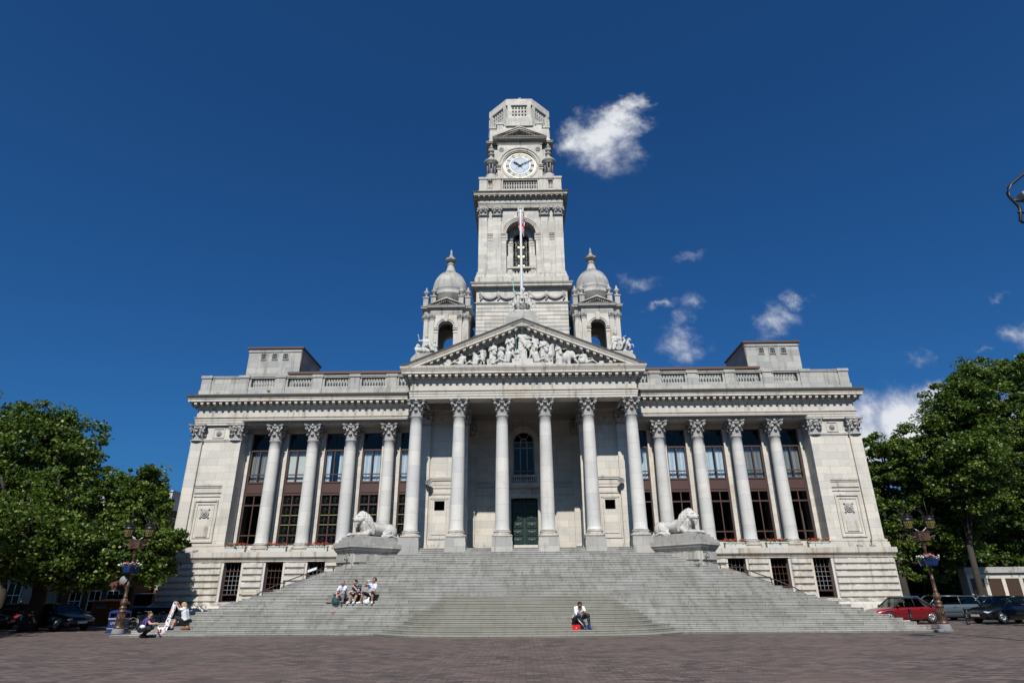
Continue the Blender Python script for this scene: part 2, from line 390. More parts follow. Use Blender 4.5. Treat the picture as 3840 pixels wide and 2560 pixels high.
def organic(name, prims, vox, k, mats, disp=None, fine=()):
    lo = np.full(3, 1e9); hi = -lo
    for pr in list(prims)+list(fine):
        if pr[0] == 'c':
            r = max(pr[3], pr[4]); lo = np.minimum(lo, np.minimum(pr[1], pr[2])-r); hi = np.maximum(hi, np.maximum(pr[1], pr[2])+r)
        else: r = pr[2].max(); lo = np.minimum(lo, pr[1]-r); hi = np.maximum(hi, pr[1]+r)
    lo -= vox*3; hi += vox*3
    n = np.ceil((hi-lo)/vox).astype(int)+1
    ax = [lo[i]+vox*np.arange(n[i]) for i in range(3)]
    G = np.stack(np.meshgrid(*ax, indexing='ij'), -1).reshape(-1, 3)
    def field(p):
        acc = np.zeros(len(p))
        for pr in prims: acc += np.exp(-np.clip(dist(p, pr), -1.2, 1.2)/k)
        d = -k*np.log(acc+1e-30)
        if disp is not None: d = d+disp(p)
        for pr in fine: d = np.minimum(d, dist(p, pr))
        return d
    F = field(G).reshape(n); ins = F < 0
    nx, ny, nz = n
    c = np.zeros((nx-1, ny-1, nz-1, 3)); w = np.zeros((nx-1, ny-1, nz-1))
    cells = (nx-1, ny-1, nz-1)
    for a in range(3):
        sl0 = [slice(None)]*3; sl1 = [slice(None)]*3; sl0[a] = slice(0, -1); sl1[a] = slice(1, None)
        f0, f1 = F[tuple(sl0)], F[tuple(sl1)]; cr = (f0 < 0) != (f1 < 0)
        t = np.where(cr, f0/(f0-f1+1e-12), 0)
        o = [b for b in range(3) if b != a]
        for i in (0, 1):
            for j in (0, 1):
                s = [slice(None)]*3
                s[o[0]] = slice(i, i+cells[o[0]]); s[o[1]] = slice(j, j+cells[o[1]])
                cc = cr[tuple(s)]; tt = t[tuple(s)]
                pt = np.zeros(cells+(3,)); pt[..., a] = tt; pt[..., o[0]] = i; pt[..., o[1]] = j
                c += pt*cc[..., None]; w += cc
    act = w > 0; idx = -np.ones(cells, int); idx[act] = np.arange(act.sum())
    g = np.stack(np.meshgrid(*[np.arange(q) for q in cells], indexing='ij'), -1)
    verts = lo+vox*(g[act]+c[act]/w[act][:, None])
    faces = []
    for a in range(3):
        o = [b for b in range(3) if b != a]
        sl0 = [slice(None)]*3; sl1 = [slice(None)]*3; sl0[a] = slice(0, -1); sl1[a] = slice(1, None)
        cr = (ins[tuple(sl0)] != ins[tuple(sl1)]); I = np.argwhere(cr)
        I = I[(I[:, o[0]] > 0) & (I[:, o[1]] > 0) & (I[:, o[0]] < n[o[0]]-1) & (I[:, o[1]] < n[o[1]]-1)]
        if not len(I): continue
        flip = ins[tuple(I.T)]
        def gi(d0, d1):
            J = I.copy(); J[:, o[0]] -= d0; J[:, o[1]] -= d1; return idx[tuple(J.T)]
        q = np.stack([gi(1, 1), gi(0, 1), gi(0, 0), gi(1, 0)], 1)
        if a == 1: flip = ~flip
        q[~flip] = q[~flip][:, ::-1]; faces.append(q)
    Q = np.concatenate(faces)
    me = bpy.data.meshes.new(name); me.from_pydata(verts.tolist(), [], Q.tolist())
    for x in mats: me.materials.append(M[x] if isinstance(x, str) else x)
    if len(mats) > 1:
        fc = verts[Q].mean(1); best = np.full(len(fc), 1e9); tag = np.zeros(len(fc), int)
        for pr in list(prims)+list(fine):
            d = dist(fc, pr); b = d < best; tag[b] = pr[5]; best[b] = d[b]
        me.polygons.foreach_set('material_index', tag)
    me.polygons.foreach_set('use_smooth', [True]*len(Q)); me.update(); return me
def wob(amp, f, lo=None):
    def fn(p):
        d = amp*(np.sin(p[:, 0]*f+1.3*np.sin(p[:, 2]*f*.6))*np.sin(p[:, 1]*f*1.1+.7)+.6*np.sin(p[:, 2]*f*.8+p[:, 0]*f*.7)*np.cos(p[:, 1]*f*.9))
        return d if lo is None else d*lo(p)
    return fn
# ------------------------------------------------------------------ ground and steps
g = MB(); g.add([(-400,-60,0),(400,-60,0),(400,900,0),(-400,900,0)], [(0,1,2,3)])
props(part('ground', g, 'paving'), kind='structure')
for sx, nm in ((-1, 'road'), (1, 'road')):
    r = MB(); a, b = sorted((sx*24.9, sx*120)); r.add([(a,40.5,.004),(b,37.5 if sx > 0 else 40.5,.004),(b,200,.004),(a,200,.004)], [(0,1,2,3)])
    props(part(nm, r, 'asphalt'), kind='structure')

def zt(n): return .10+.15*n-.00019*n*n
def Yn(n): return 30.4 if n == 0 else 31.0+.34*(n-1)
def Xn(n): return 18.9 if n == 0 else (18.7-.4*n if n <= 20 else 10.15-(Yn(n)-38.2))
def front(n, x):
    y = Yn(n)
    if n < 11:
        W = 6.6-.26*n; Pn = 2.35*(1-n/11.); t = min(1, abs(x)/W); y -= Pn*(1-t**3)**.6
    return y
ST_ = thing('grand_steps', 'broad flight of worn grey granite steps with a bowed centre rising to the portico', 'steps', (0, 31, 0))
for n in range(0, 31):
    X0, X1 = Xn(n), Xn(n+1); 
    if n >= 28: X0 = X1 = 6.74
    z1 = zt(n); z0 = zt(n-1) if n else 0.
    xs = sorted(set([round(-X0+2*X0*i/60, 4) for i in range(61)])); mb = MB(); vs = []; 
    y0 = Yn(n); bev = .018
    for i, x in enumerate(xs):
        xb = x*X1/X0 if n < 30 else x
        yf = front(n, x); yb = (front(n+1, xb)+.06) if n < 30 else 43.6
        h_ = z1-z0; f0 = yf-y0; vs += [(x, f0+.022, 0), (x, f0+.022, h_-.042), (x, f0, h_-.038), (x, f0, h_-.012), (x, f0+.012, h_), (xb, yb-y0, h_), (xb, yb-y0, -z0), (x, f0+.022, -z0)]
    fs = []
    for i in range(len(xs)-1):
        a = i*8
        for j in range(5): fs.append((a+j, a+8+j, a+9+j, a+1+j))
    k = (len(xs)-1)*8
    fs += [tuple(range(8)), tuple(range(k+7, k-1, -1))]
    mb.add(vs, fs)
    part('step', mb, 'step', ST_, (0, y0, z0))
# sloping side kerbs (string walls) beside the upper flight
for s in (-1, 1):
    mb = MB()
    P3 = [(13.25, 35.85, 1.9, 2.15), (11.5, 37.65, 1.9, 3.0), (10.5, 38.6, 1.9, 3.02)]
    vs = []
    for x, y, zb, z in P3:
        for dx, dy, zz in ((-.16, -.12, 0.), (.2, .16, 0.), (.2, .16, z), (-.16, -.12, z)): vs.append((s*(x+dx), y+dy, zz))
    fs = []
    for i in (0, 1):
        for j in range(4): fs.append((i*4+j, i*4+(j+1) % 4, i*4+4+(j+1) % 4, i*4+4+j))
    fs += [(0, 1, 2, 3), (11, 10, 9, 8)]
    mb.add(vs, fs); part('string_wall', mb, 'weather', ST_)

# ------------------------------------------------------------------ classical details
def capital_mb(rb, h, ab, sq=0.):
    mb = MB()
    mp = lambda r, a: r*(1-sq+sq/max(abs(cos(a)), abs(sin(a))))
    mb.lathe([(rb*1.12, -.05*h), (rb*1.18, -.02*h), (rb*1.12, .015*h), (rb, .03*h), (rb*.96, .5*h), (rb*1.12, .75*h), (rb*1.38, .87*h)], n=32, sq=sq)
    def leaf(a, z0, hh, w, out):
        def fn(u, v):
            t = v; rr = rb*1.04+out*.18*t
            if t > .62: q = (t-.62)/.38; rr += out*(.82*sin(q*pi*.62)); z = z0+hh*(.62+.38*sin(q*pi*.78)*.95)-hh*.10*q*q
            else: z = z0+hh*t
            ww = w*(1-.25*t)*(1-.55*max(0, t-.7)/.3)*(1+.10*cos(t*22))
            x = (u-.5)*2; rr -= .05*abs(x)**1.6*(1-.3*t)*rb*1.2
            aa = a+x*ww/max(rb, .1)*.5; rr = rr+mp(rb, aa)-rb
            return (rr*cos(aa), rr*sin(aa), z)
        mb.quadgrid(fn, 6, 12)
        mb.quadgrid(lambda u, v: fn(.5+(u-.5)*.22, v*.93) if True else 0, 1, 8)
    for i in range(8): leaf(i*pi/4+pi/8 if sq else i*pi/4, .03*h, .36*h, rb*.72, rb*.52)
    for i in range(8): leaf(i*pi/4 if sq else i*pi/4+pi/8, .10*h, .56*h, rb*.66, rb*.58)
    for i in range(4):                                         # corner volutes
        a = pi/4+i*pi/2; R = ab*1.16
        pts = []
        for j in range(7): t = j/6; r = mp(rb, a)*1.02+(R*.93-mp(rb, a))*t**1.6; pts.append((r*cos(a), r*sin(a), h*(.48+.36*t**.7)))
        for j in range(12): th = j*.62; q = .125*h*(1-j/13); r = R*.90+q*sin(th)*.8; pts.append((r*cos(a), r*sin(a), h*.735+q*cos(th)))
        mb.tube(pts, .055*h, 6, r2=.03*h)
        for sgn in (-1, 1):                                    # inner scrolls under each abacus side
            b = i*pi/2; pts = []
            for j in range(6): t = j/5; pts.append((1.0, sgn*(.62-.42*t)*rb*1.1, h*(.46+.36*t**.8), t))
            pts = [((mp(rb, b)*1.04+.28*rb*q[3]), q[1], q[2]) for q in pts]
            for j in range(7): th = j*.8; q = .075*h*(1-j/8); l = pts[5]; pts.append((l[0]+.01, sgn*(.2*rb*1.1)+sgn*q*cos(th), h*.76+q*sin(th)))
            mb.tube([(x*cos(b)-y*sin(b), x*sin(b)+y*cos(b), z) for x, y, z in pts], .035*h, 5)
        a2 = i*pi/2; r = ab*.86; mb.sphere((r*cos(a2), r*sin(a2), h*.93), (.10*h,)*3, 8); mb.sphere((r*.93*cos(a2), r*.93*sin(a2), h*.78), (.07*h, .07*h, .10*h), 8)
    for z0, z1, e0, e1 in ((.87, .905, -.06, .0), (.905, .93, -.04, -.02), (.93, 1., .0, .04)):   # concave abacus
        out = []
        for e, z in ((e0, z0), (e1, z1)):
            ring = []
            for i in range(4):
                b = i*pi/2
                for j in range(-5, 6):
                    t = j/5.; y = t*(ab*.93+e*ab); x = ab*(.80+.20*t*t)+e*ab
                    ring.append((x*cos(b)-y*sin(b), x*sin(b)+y*cos(b), z*h))
            out.append(ring)
        q = len(out[0]); mb.add(out[0]+out[1], [(i, (i+1) % q, (i+1) % q+q, i+q) for i in range(q)]+[tuple(range(q-1, -1, -1)), tuple(range(q, 2*q))])
    return mb
def shaft_prof(r0, r1, h):
    p = [(r0*1.09, 0), (r0*1.09, .05), (r0*1.02, .10)]
    for i in range(13): t = i/12; p.append((r0-(r0-r1)*(t**1.9), .12+(h-.24)*t))
    return p+[(r1*1.10, h-.10), (r1*1.13, h-.06), (r1*1.08, h-.02), (r1*1.0, h)]
def base_prof(r, h):      # attic base, two tori and a scotia
    pr = [(r*1.0, 0)]
    for i in range(7): a = -pi/2+pi*i/6; pr.append((r*1.30+.20*h*cos(a), .24*h+.24*h*sin(a)))
    pr += [(r*1.2, .52*h), (r*1.17, .60*h), (r*1.20, .68*h)]
    for i in range(7): a = -pi/2+pi*i/6; pr.append((r*1.14+.13*h*cos(a), .83*h+.13*h*sin(a)))
    return pr+[(r*1.06, 1.0*h)]
def entab(mb, path, z0, H=2.16, pr=1., closed=False, inner=-1.3, mod=True, dent=True, msp=.46, pulv=False, mi=0, lich=True):
    # full entablature swept along a path: architrave with three fasciae, frieze, bed mould, corona, cyma
    k = H/2.16; q = lambda o, z: (o*pr, z0+z*k)
    fr = [q(0, .60), q(0, 1.22)] if not pulv else [q(0, .60), q(.07, .7), q(.10, .88), q(.07, 1.1), q(0, 1.2)]
    prof = [(inner, z0), q(0, 0), q(0, .17), q(.03, .17), q(.03, .35), q(.06, .35), q(.06, .47), q(.13, .55), q(.13, .59)]+fr+\
           [q(.04, 1.26), q(.04, 1.30), q(.12, 1.38), q(.12, 1.42), q(.14, 1.45), q(.14, 1.64), q(.56, 1.66), q(.56, 1.84), q(.60, 1.86), q(.60, 1.90), q(.66, 2.0), q(.69, 2.1), q(.69, 2.16), (0, z0+2.26*k), (inner, z0+2.26*k)]
    mb.sweep(path, prof, closed, mi); nq = len(prof); m0 = len(mb.m)-(0 if closed else 2)-(len(path) if closed else len(path)-1)*nq
    if lich:
        for i_ in range(len(path) if closed else len(path)-1):
            for j_ in (nq-6, nq-5, nq-4, nq-3): mb.m[m0+i_*nq+j_] = 1
    n = len(path); segs = n if closed else n-1
    for i in range(segs):
        a = np.array(path[i], float); b = np.array(path[(i+1) % n], float); L = np.linalg.norm(b-a); d = (b-a)/L; o = np.array([d[1], -d[0]])
        if mod:
            m = max(1, int(round(L/msp)))
            for j in range(m+1):
                c = a+d*(L*j/m); 
                for (w, o0, o1, za, zb) in ((.10, .141, .50, 1.47, 1.655), (.08, .20, .44, 1.40, 1.47)):
                    pts = [c-d*w*k, c+d*w*k]; vs = []
                    for zz in (za, zb):
                        for oo in (o0, o1):
                            for p in pts: vs.append((*(p+o*oo*pr), z0+zz*k))
                    mb.add(vs, [(0,1,3,2),(4,6,7,5),(0,4,5,1),(2,3,7,6),(0,2,6,4),(1,5,7,3)], mi)
        if dent:
            m = max(2, int(L/(.15*max(k, .6))))
            for j in range(m):
                c = a+d*(L*(j+.5)/m); w = .25*L/m; vs = []
                for zz in (1.30, 1.375):
                    for oo in (.041, .115):
                        for p in (c-d*w, c+d*w): vs.append((*(p+o*oo*pr), z0+zz*k))
                mb.add(vs, [(0,1,3,2),(4,6,7,5),(0,4,5,1),(2,3,7,6),(0,2,6,4),(1,5,7,3)], mi)
def baluster_mb(h, r=.068):
    return MB().lathe([(r*1.1, 0), (r*1.1, .08*h), (r*.6, .13*h), (r*.75, .2*h), (r*1.15, .34*h), (r*1.0, .46*h), (r*.5, .70*h), (r*.45, .80*h), (r*.8, .86*h), (r*1.1, .92*h), (r*1.1, h)], n=10)
def balus_row(mb, x0, x1, y, z0, z1, n, along='x', r=.068, mi=0):
    b = baluster_mb(z1-z0, r)
    for i in range(n):
        t = x0+(x1-x0)*(i+.5)/n; mb.merge(b, (t, y, z0) if along == 'x' else (y, t, z0))

G = thing('civic_hall', 'white stone classical town hall with columned portico and tall clock tower above the steps', 'building', (0, 42.8, 0))

# ------------------------------------------------------------------ wings: basement, terrace, end blocks, piers
CX = [9.78, 12.57, 15.35, 18.12]          # wing columns
BW = [(13.8, .58), (16.57, .58), (19.33, .58)]
for s in (-1, 1):
    S = lambda a, b: (min(s*a, s*b), max(s*a, s*b))
    w = MB()                                # basement wall between openings
    edges = [9.0]+sum([[c-h, c+h] for c, h in BW], [])+[24.0]
    for i in range(0, len(edges), 2):
        a, b = S(edges[i], edges[i+1]); w.box(a, b, 42.8, 43.5, 0, 3.8)
    for (c, h), zb in zip(BW, (1.36, 0., 1.36)):
        if zb: a, b = S(c-h, c+h); w.box(a, b, 42.8, 43.5, 0, zb)
    w.box(*S(9.0, 24.0), 43.5, 44.2, 3.8, 4.38); w.box(*S(23.3, 24.0), 43.5, 62, 0, 4.1)
    part('basement_wall', w, 'rustic', G)
    r = MB()                                # rusticated courses, raised and chamfered
    secs = [(20.05, 23.98), (17.27, 18.63), (14.5, 15.87), (11.2, 13.1)]
    for a, b in secs:
        for j in range(6):
            zz = 3.78-.405*(j+1); x0, x1 = S(a, b); r.frus(x0, x1, zz+.03, zz+.385, 42.798, 42.70, .06)
    for j in range(6): zz = 3.78-.405*(j+1); r.box(*S(24.0, 24.08), 42.86, 60, zz+.03, zz+.385)
    part('rusticated_course', r, 'rustic', G)
    t = MB()
    pa = [(-24.0, 62), (-24.0, 42.8), (-9.0, 42.8)] if s < 0 else [(9.0, 42.8), (24.0, 42.8), (24.0, 62)]
    t.sweep(pa, [(-.6, 3.80), (.06, 3.80), (.06, 3.88), (.10, 3.90), (.10, 3.95), (.2, 4.03), (.2, 4.07), (.24, 4.08), (.24, 4.40), (-.6, 4.41)])
    t.box(*S(9.0, 23.8), 42.9, 46.0, 4.38, 4.43)
    part('basement_cornice', t, 'smooth', G)
    p = MB()
    p.sweep(pa, [(-.3, 0), (.62, 0), (.62, .62), (.55, .66), (.46, .68), (.42, 1.0), (.36, 1.12), (.12, 1.30), (.04, 1.36), (-.3, 1.36)])
    if s < 0:
        part('basement_plinth', p, 'rustic', G)
        v = MB(); v.box(-24.7, -22.2, 42.30, 42.36, .66, 1.08); part('vent_opening', v, 'void', G)
    else: part('basement_plinth', p, 'rustic', G)
    # end block
    e = MB()
    e.box(*S(20.49, 24.1), 43.72, 46.2, 4.38, 13.28)
    part('end_wall', e, 'stone_w', G)
    e = MB(); e.box(*S(21.8, 24.06), 46.2, 62, 4.38, 13.3); part('side_wall', e, 'stone_w', G)
    d = MB()
    a, b = S(21.26, 23.26)
    yw = 43.72
    def bar(z0, z1, pj, x0=a, x1=b): d.box(x0, x1, yw-pj, yw+.02, z0, z1)
    bar(12.12, 12.2, .05); bar(12.2, 12.26, .08)
    bar(8.92, 9.05, .13); bar(8.82, 8.92, .09); bar(8.52, 8.82, .04); bar(8.44, 8.52, .07); bar(8.18, 8.26, .05)
    def frame(cx, hx, z0, z1, wd, pj):
        d.box(cx-hx, cx+hx, yw-pj, yw+.02, z1-wd, z1); d.box(cx-hx, cx+hx, yw-pj, yw+.02, z0, z0+wd)
        d.box(cx-hx, cx-hx+wd, yw-pj, yw+.02, z0+wd, z1-wd); d.box(cx+hx-wd, cx+hx, yw-pj, yw+.02, z0+wd, z1-wd)
    cx = s*22.26
    frame(cx, .84, 5.12, 7.95, .10, .07); frame(cx, .62, 5.4, 7.7, .05, .045); frame(cx, .42, 12.36, 13.1, .07, .05)
    d.box(cx-.40, cx+.40, yw-.05, yw+.02, 5.5, 6.2)
    part('wall_panel', d, 'smooth', G)
    o = MB()
    def rose(z, R, head):
        vs = MB(); vs.lathe([(R, 0), (R*1.05, .03), (R*.92, .06), (R*.80, .04)], n=20, caps=True)
        for i in range(8): vs.sphere((R*.5*cos(i*pi/4), R*.5*sin(i*pi/4), .06), (R*.24, R*.24, .05), 6)
        vs.sphere((0, 0, .08), (R*.36, R*.42, .09 if head else .06), 8)
        if head:
            for i in range(4): a = pi/4+i*pi/2; vs.sphere((R*1.3*cos(a), R*1.3*sin(a), .03), (R*.25, R*.25, .04), 6)
        for x, y, zz in vs.v: o.v.append((cx+x, yw-.02-zz, z+y))
        k = len(o.v)-len(vs.v); o.f += [tuple(i+k for i in reversed(f)) for f in vs.f]; o.m += vs.m; o.s += vs.s
    rose(12.73, .2, False); rose(7.06, .30, True)
    part('carved_medallion', o, 'carved', G)
    # piers between the tall windows, respond pilasters on the outer block
    w = MB(); cs = [6.99]+CX+[20.9]
    for c in cs:
        lo, hi = c-.68, c+.68
        if c > 20: hi = 20.6
        if c < 7.5: lo = 7.0
        a, b = S(lo, hi); w.box(a, b, 44.75, 46.0, 4.38, 13.0)
    w.box(*S(7.0, 20.6), 44.75, 46.0, 12.92, 13.8); w.box(*S(7.0, 20.6), 44.9, 46.0, 4.38, 4.98)
    part('window_wall', w, 'stone_w', G)
    w = MB()
    for c in CX: a, b = S(c-.36, c+.36); w.box(a, b, 44.60, 44.75, 4.98, 12.3); 
    part('respond_pilaster', w, 'smooth', G)
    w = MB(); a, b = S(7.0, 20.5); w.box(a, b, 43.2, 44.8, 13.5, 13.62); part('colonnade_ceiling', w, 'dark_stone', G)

CAPW = capital_mb(.385, 1.13, .62); CAPP = capital_mb(.385, 1.09, .655); CAPS = capital_mb(.40, 1.13, .60, sq=1.)
m_capw = CAPW.mesh('capital', 'carved'); m_capp = CAPP.mesh('capital', 'carved'); m_caps = CAPS.mesh('capital', 'carved'); m_cape = capital_mb(.40, 1.13, .63, sq=.35).mesh('capital', 'carved')
m_shw = MB().lathe(shaft_prof(.44, .38, 7.15), n=48).mesh('shaft', 'column')
m_shp = MB().lathe(shaft_prof(.452, .385, 7.63), n=48).mesh('shaft', 'column')
bw = MB().lathe(base_prof(.44, .40), n=40); 
for i in range(len(bw.v)): bw.v[i] = (bw.v[i][0], bw.v[i][1], bw.v[i][2]+.18)
bw.box(-.60, .60, -.60, .60, 0, .18); m_bw = bw.mesh('base', 'smooth')
m_bp = MB().lathe(base_prof(.452, .42), n=40).mesh('base', 'smooth')
pl = MB(); pl.box(-.665, .665, -.665, .665, 0, .80); pl.box(-.64, .64, -.64, .64, .80, 1.05); m_pl = pl.mesh('plinth', 'weather')
def place(nm, me, par, loc): return part(nm, me, None, par, loc)
def column(x, y, kind):
    c = bpy.data.objects.new('column', None); COL.objects.link(c); c.parent = G; w = WL[G.name]
    z0 = 4.43 if kind == 'w' else 4.0
    c.location = (x-w[0], y-w[1], z0-w[2]); WL[c.name] = (x, y, z0); c.empty_display_size = .2
    if kind == 'w': place('base', m_bw, c, (x, y, 4.43)); place('shaft', m_shw, c, (x, y, 5.0)); place('capital', m_capw, c, (x, y, 12.15))
    else: place('plinth', m_pl, c, (x, y, 4.0)); place('base', m_bp, c, (x, y, 5.05)); place('shaft', m_shp, c, (x, y, 5.46)); place('capital', m_capp, c, (x, y, 13.09))
for s in (-1, 1):
    for x in CX: column(s*x, 44.0, 'w')
for x in (-7.4, -4.44, -1.48, 1.48, 4.44, 7.4): column(x, 41.15, 'p')
# end pilasters
for s in (-1, 1):
    for x in (20.88, 23.72):
        c = bpy.data.objects.new('pilaster', None); COL.objects.link(c); c.parent = G; w = WL[G.name]
        c.location = (s*x-w[0], 43.6-w[1], 4.43); WL[c.name] = (s*x, 43.6, 4.43)
        mb = MB(); y0 = 43.56
        mb.box(s*x-.40, s*x+.40, y0, 44.4 if x < 21 else 45.5, 5.0, 12.16)
        part('shaft', mb, 'stone_w', c)
        mb = MB(); hb = .40
        for e, z0, z1 in ((.20, 4.43, 4.62), (.18, 4.62, 4.78), (.10, 4.78, 4.86), (.12, 4.86, 4.95), (.05, 4.95, 5.0)):
            mb.box(s*x-hb-e, s*x+hb+e, y0-e, 44.3, z0, z1)
        for z0, z1, e in ((12.08, 12.13, .03), (12.13, 12.18, .06)): mb.box(s*x-hb-e, s*x+hb+e, y0-e, 44.3, z0, z1)
        part('base', mb, 'smooth', c)
        place('capital', m_cape, c, (s*x, 43.84, 12.17))
        if x < 21: pass
    mb = MB(); a, b = sorted((s*21.3, s*23.3))
    for e, z0, z1 in ((.14, 4.43, 4.62), (.12, 4.62, 4.78), (.05, 4.78, 4.86), (.07, 4.86, 4.95)): mb.box(a, b, 43.72-e, 44.3, z0, z1)
    part('wall_base_moulding', mb, 'smooth', G)
m_respond = capital_mb(.34, 1.1, .52, sq=1.).mesh('respond_capital', 'carved')
for s in (-1, 1):
    for x in CX: place('respond_capital', m_respond, G, (s*x, 44.98, 12.2))

# wing entablature, parapet, attic, roof towers
for s in (-1, 1):
    path = [(-24.06, 60), (-24.06, 43.55), (-7.9, 43.55)] if s < 0 else [(7.9, 43.55), (24.06, 43.55), (24.06, 60)]
    mb = MB(); entab(mb, path, 13.28, 2.16, dent=False); part('entablature', mb, ['smooth', 'lichen'], G)
    mb = MB()
    piers = [(24.18, 23.45), (21.32, 20.62), (18.54, 17.85), (15.76, 15.06), (12.97, 12.26), (10.18, 9.46)]
    y0, y1 = 43.62, 44.15
    x0, x1 = sorted((s*24.14, s*7.5))
    mb.box(x0, x1, y0-.12, y1, 15.5, 15.85); mb.box(x0, x1, y0-.03, y1-.1, 15.85, 16.2)
    mb.box(x0, x1, y0-.06, y1-.1, 16.88, 16.98); mb.box(x0, x1, y0-.10, y1-.06, 16.98, 17.06)
    for a, b in piers:
        a, b = sorted((s*a, s*b)); mb.box(a-.04, b+.04, y0-.17, y1, 15.52, 15.95); mb.box(a, b, y0-.1, y1-.04, 15.95, 16.90); mb.box(a-.06, b+.06, y0-.16, y1+.02, 16.9, 17.1)
    a, b = sorted((s*23.45, s*21.32)); mb.box(a, b, y0-.02, y1-.12, 16.2, 16.9)
    for i in range(1, 6):
        r = piers[i][1]; q = piers[i+1][0] if i < 5 else 7.5
        for u, v in ((r, r-.16), (q+.16, q)): a, b = sorted((s*u, s*v)); mb.box(a, b, y0, y1-.12, 16.2, 16.9)
    a, b = sorted((s*24.1, s*23.6)); mb.box(a, b, 44.15, 60, 15.5, 17.04)
    part('parapet', mb, 'weather', G)
    for i in range(1, 6):
        r = piers[i][1]-.2; q = piers[i+1][0]+.2 if i < 5 else 7.9; a, b = sorted((s*r, s*q)); mb = MB()
        balus_row(mb, a, b, y0+.2, 16.2, 16.88, 8 if i < 5 else 5); part('balustrade', mb, 'weather', G)
    mb = MB(); a, b = sorted((s*18.5, s*7.5)); mb.box(a, b, 46.2, 52, 15.4, 18.05); part('attic_wall', mb, 'weather', G)
    mb = MB(); a, b = sorted((s*18.2, s*7.8)); mb.box(a, b, 46.14, 46.19, 15.5, 17.35); part('attic_shade_strip', mb, 'gap_shade', G)  # added dark strip so the balustrade gaps read as shaded
    mb = MB(); a, b = sorted((s*18.75, s*7.0)); mb.box(a, b, 45.95, 52, 18.05, 18.24); part('attic_eave', mb, 'eave', G)
    mb = MB(); a, b = sorted((s*18.2, s*22.58))
    mb.box(a, b, 47.0, 51.6, 15.4, 20.35)
    mb.box(a-.04, b+.04, 46.94, 51.65, 20.35, 20.62)
    for i in range(3):
        c = s*(19.5+.9*i); 
        for u0, u1, z0, z1 in ((-.26, .26, 20.18, 20.24), (-.26, .26, 19.66, 19.72), (-.26, -.2, 19.72, 20.18), (.2, .26, 19.72, 20.18)): mb.box(c+u0, c+u1, 46.93, 47.0, z0, z1)
    part('roof_tower', mb, 'weather', G)
    for i in range(3):
        c = s*(19.5+.9*i); q = MB(); q.box(c-.2, c+.2, 46.975, 46.995, 19.72, 20.18, 0)
        for d in (-.1, .1): q.box(c+d-.012, c+d+.012, 46.955, 46.975, 19.72, 20.18, 1)
        q.box(c-.2, c+.2, 46.955, 46.972, 19.93, 19.96, 1); part('louvre', q, ['room', 'grey_p'], G)
    mb = MB(); mb.box(a-.14, b+.14, 46.84, 51.75, 20.62, 20.76); 
    ix = s*18.17; mb.tube([(ix, 46.95, 20.6), (ix, 46.95, 18.2)], .05, 6); part('roof_edge', mb, 'eave', G)
mb = MB(); mb.box(-23.4, 23.4, 44.2, 60, 15.3, 15.42); part('flat_roof', mb, 'roof', G)

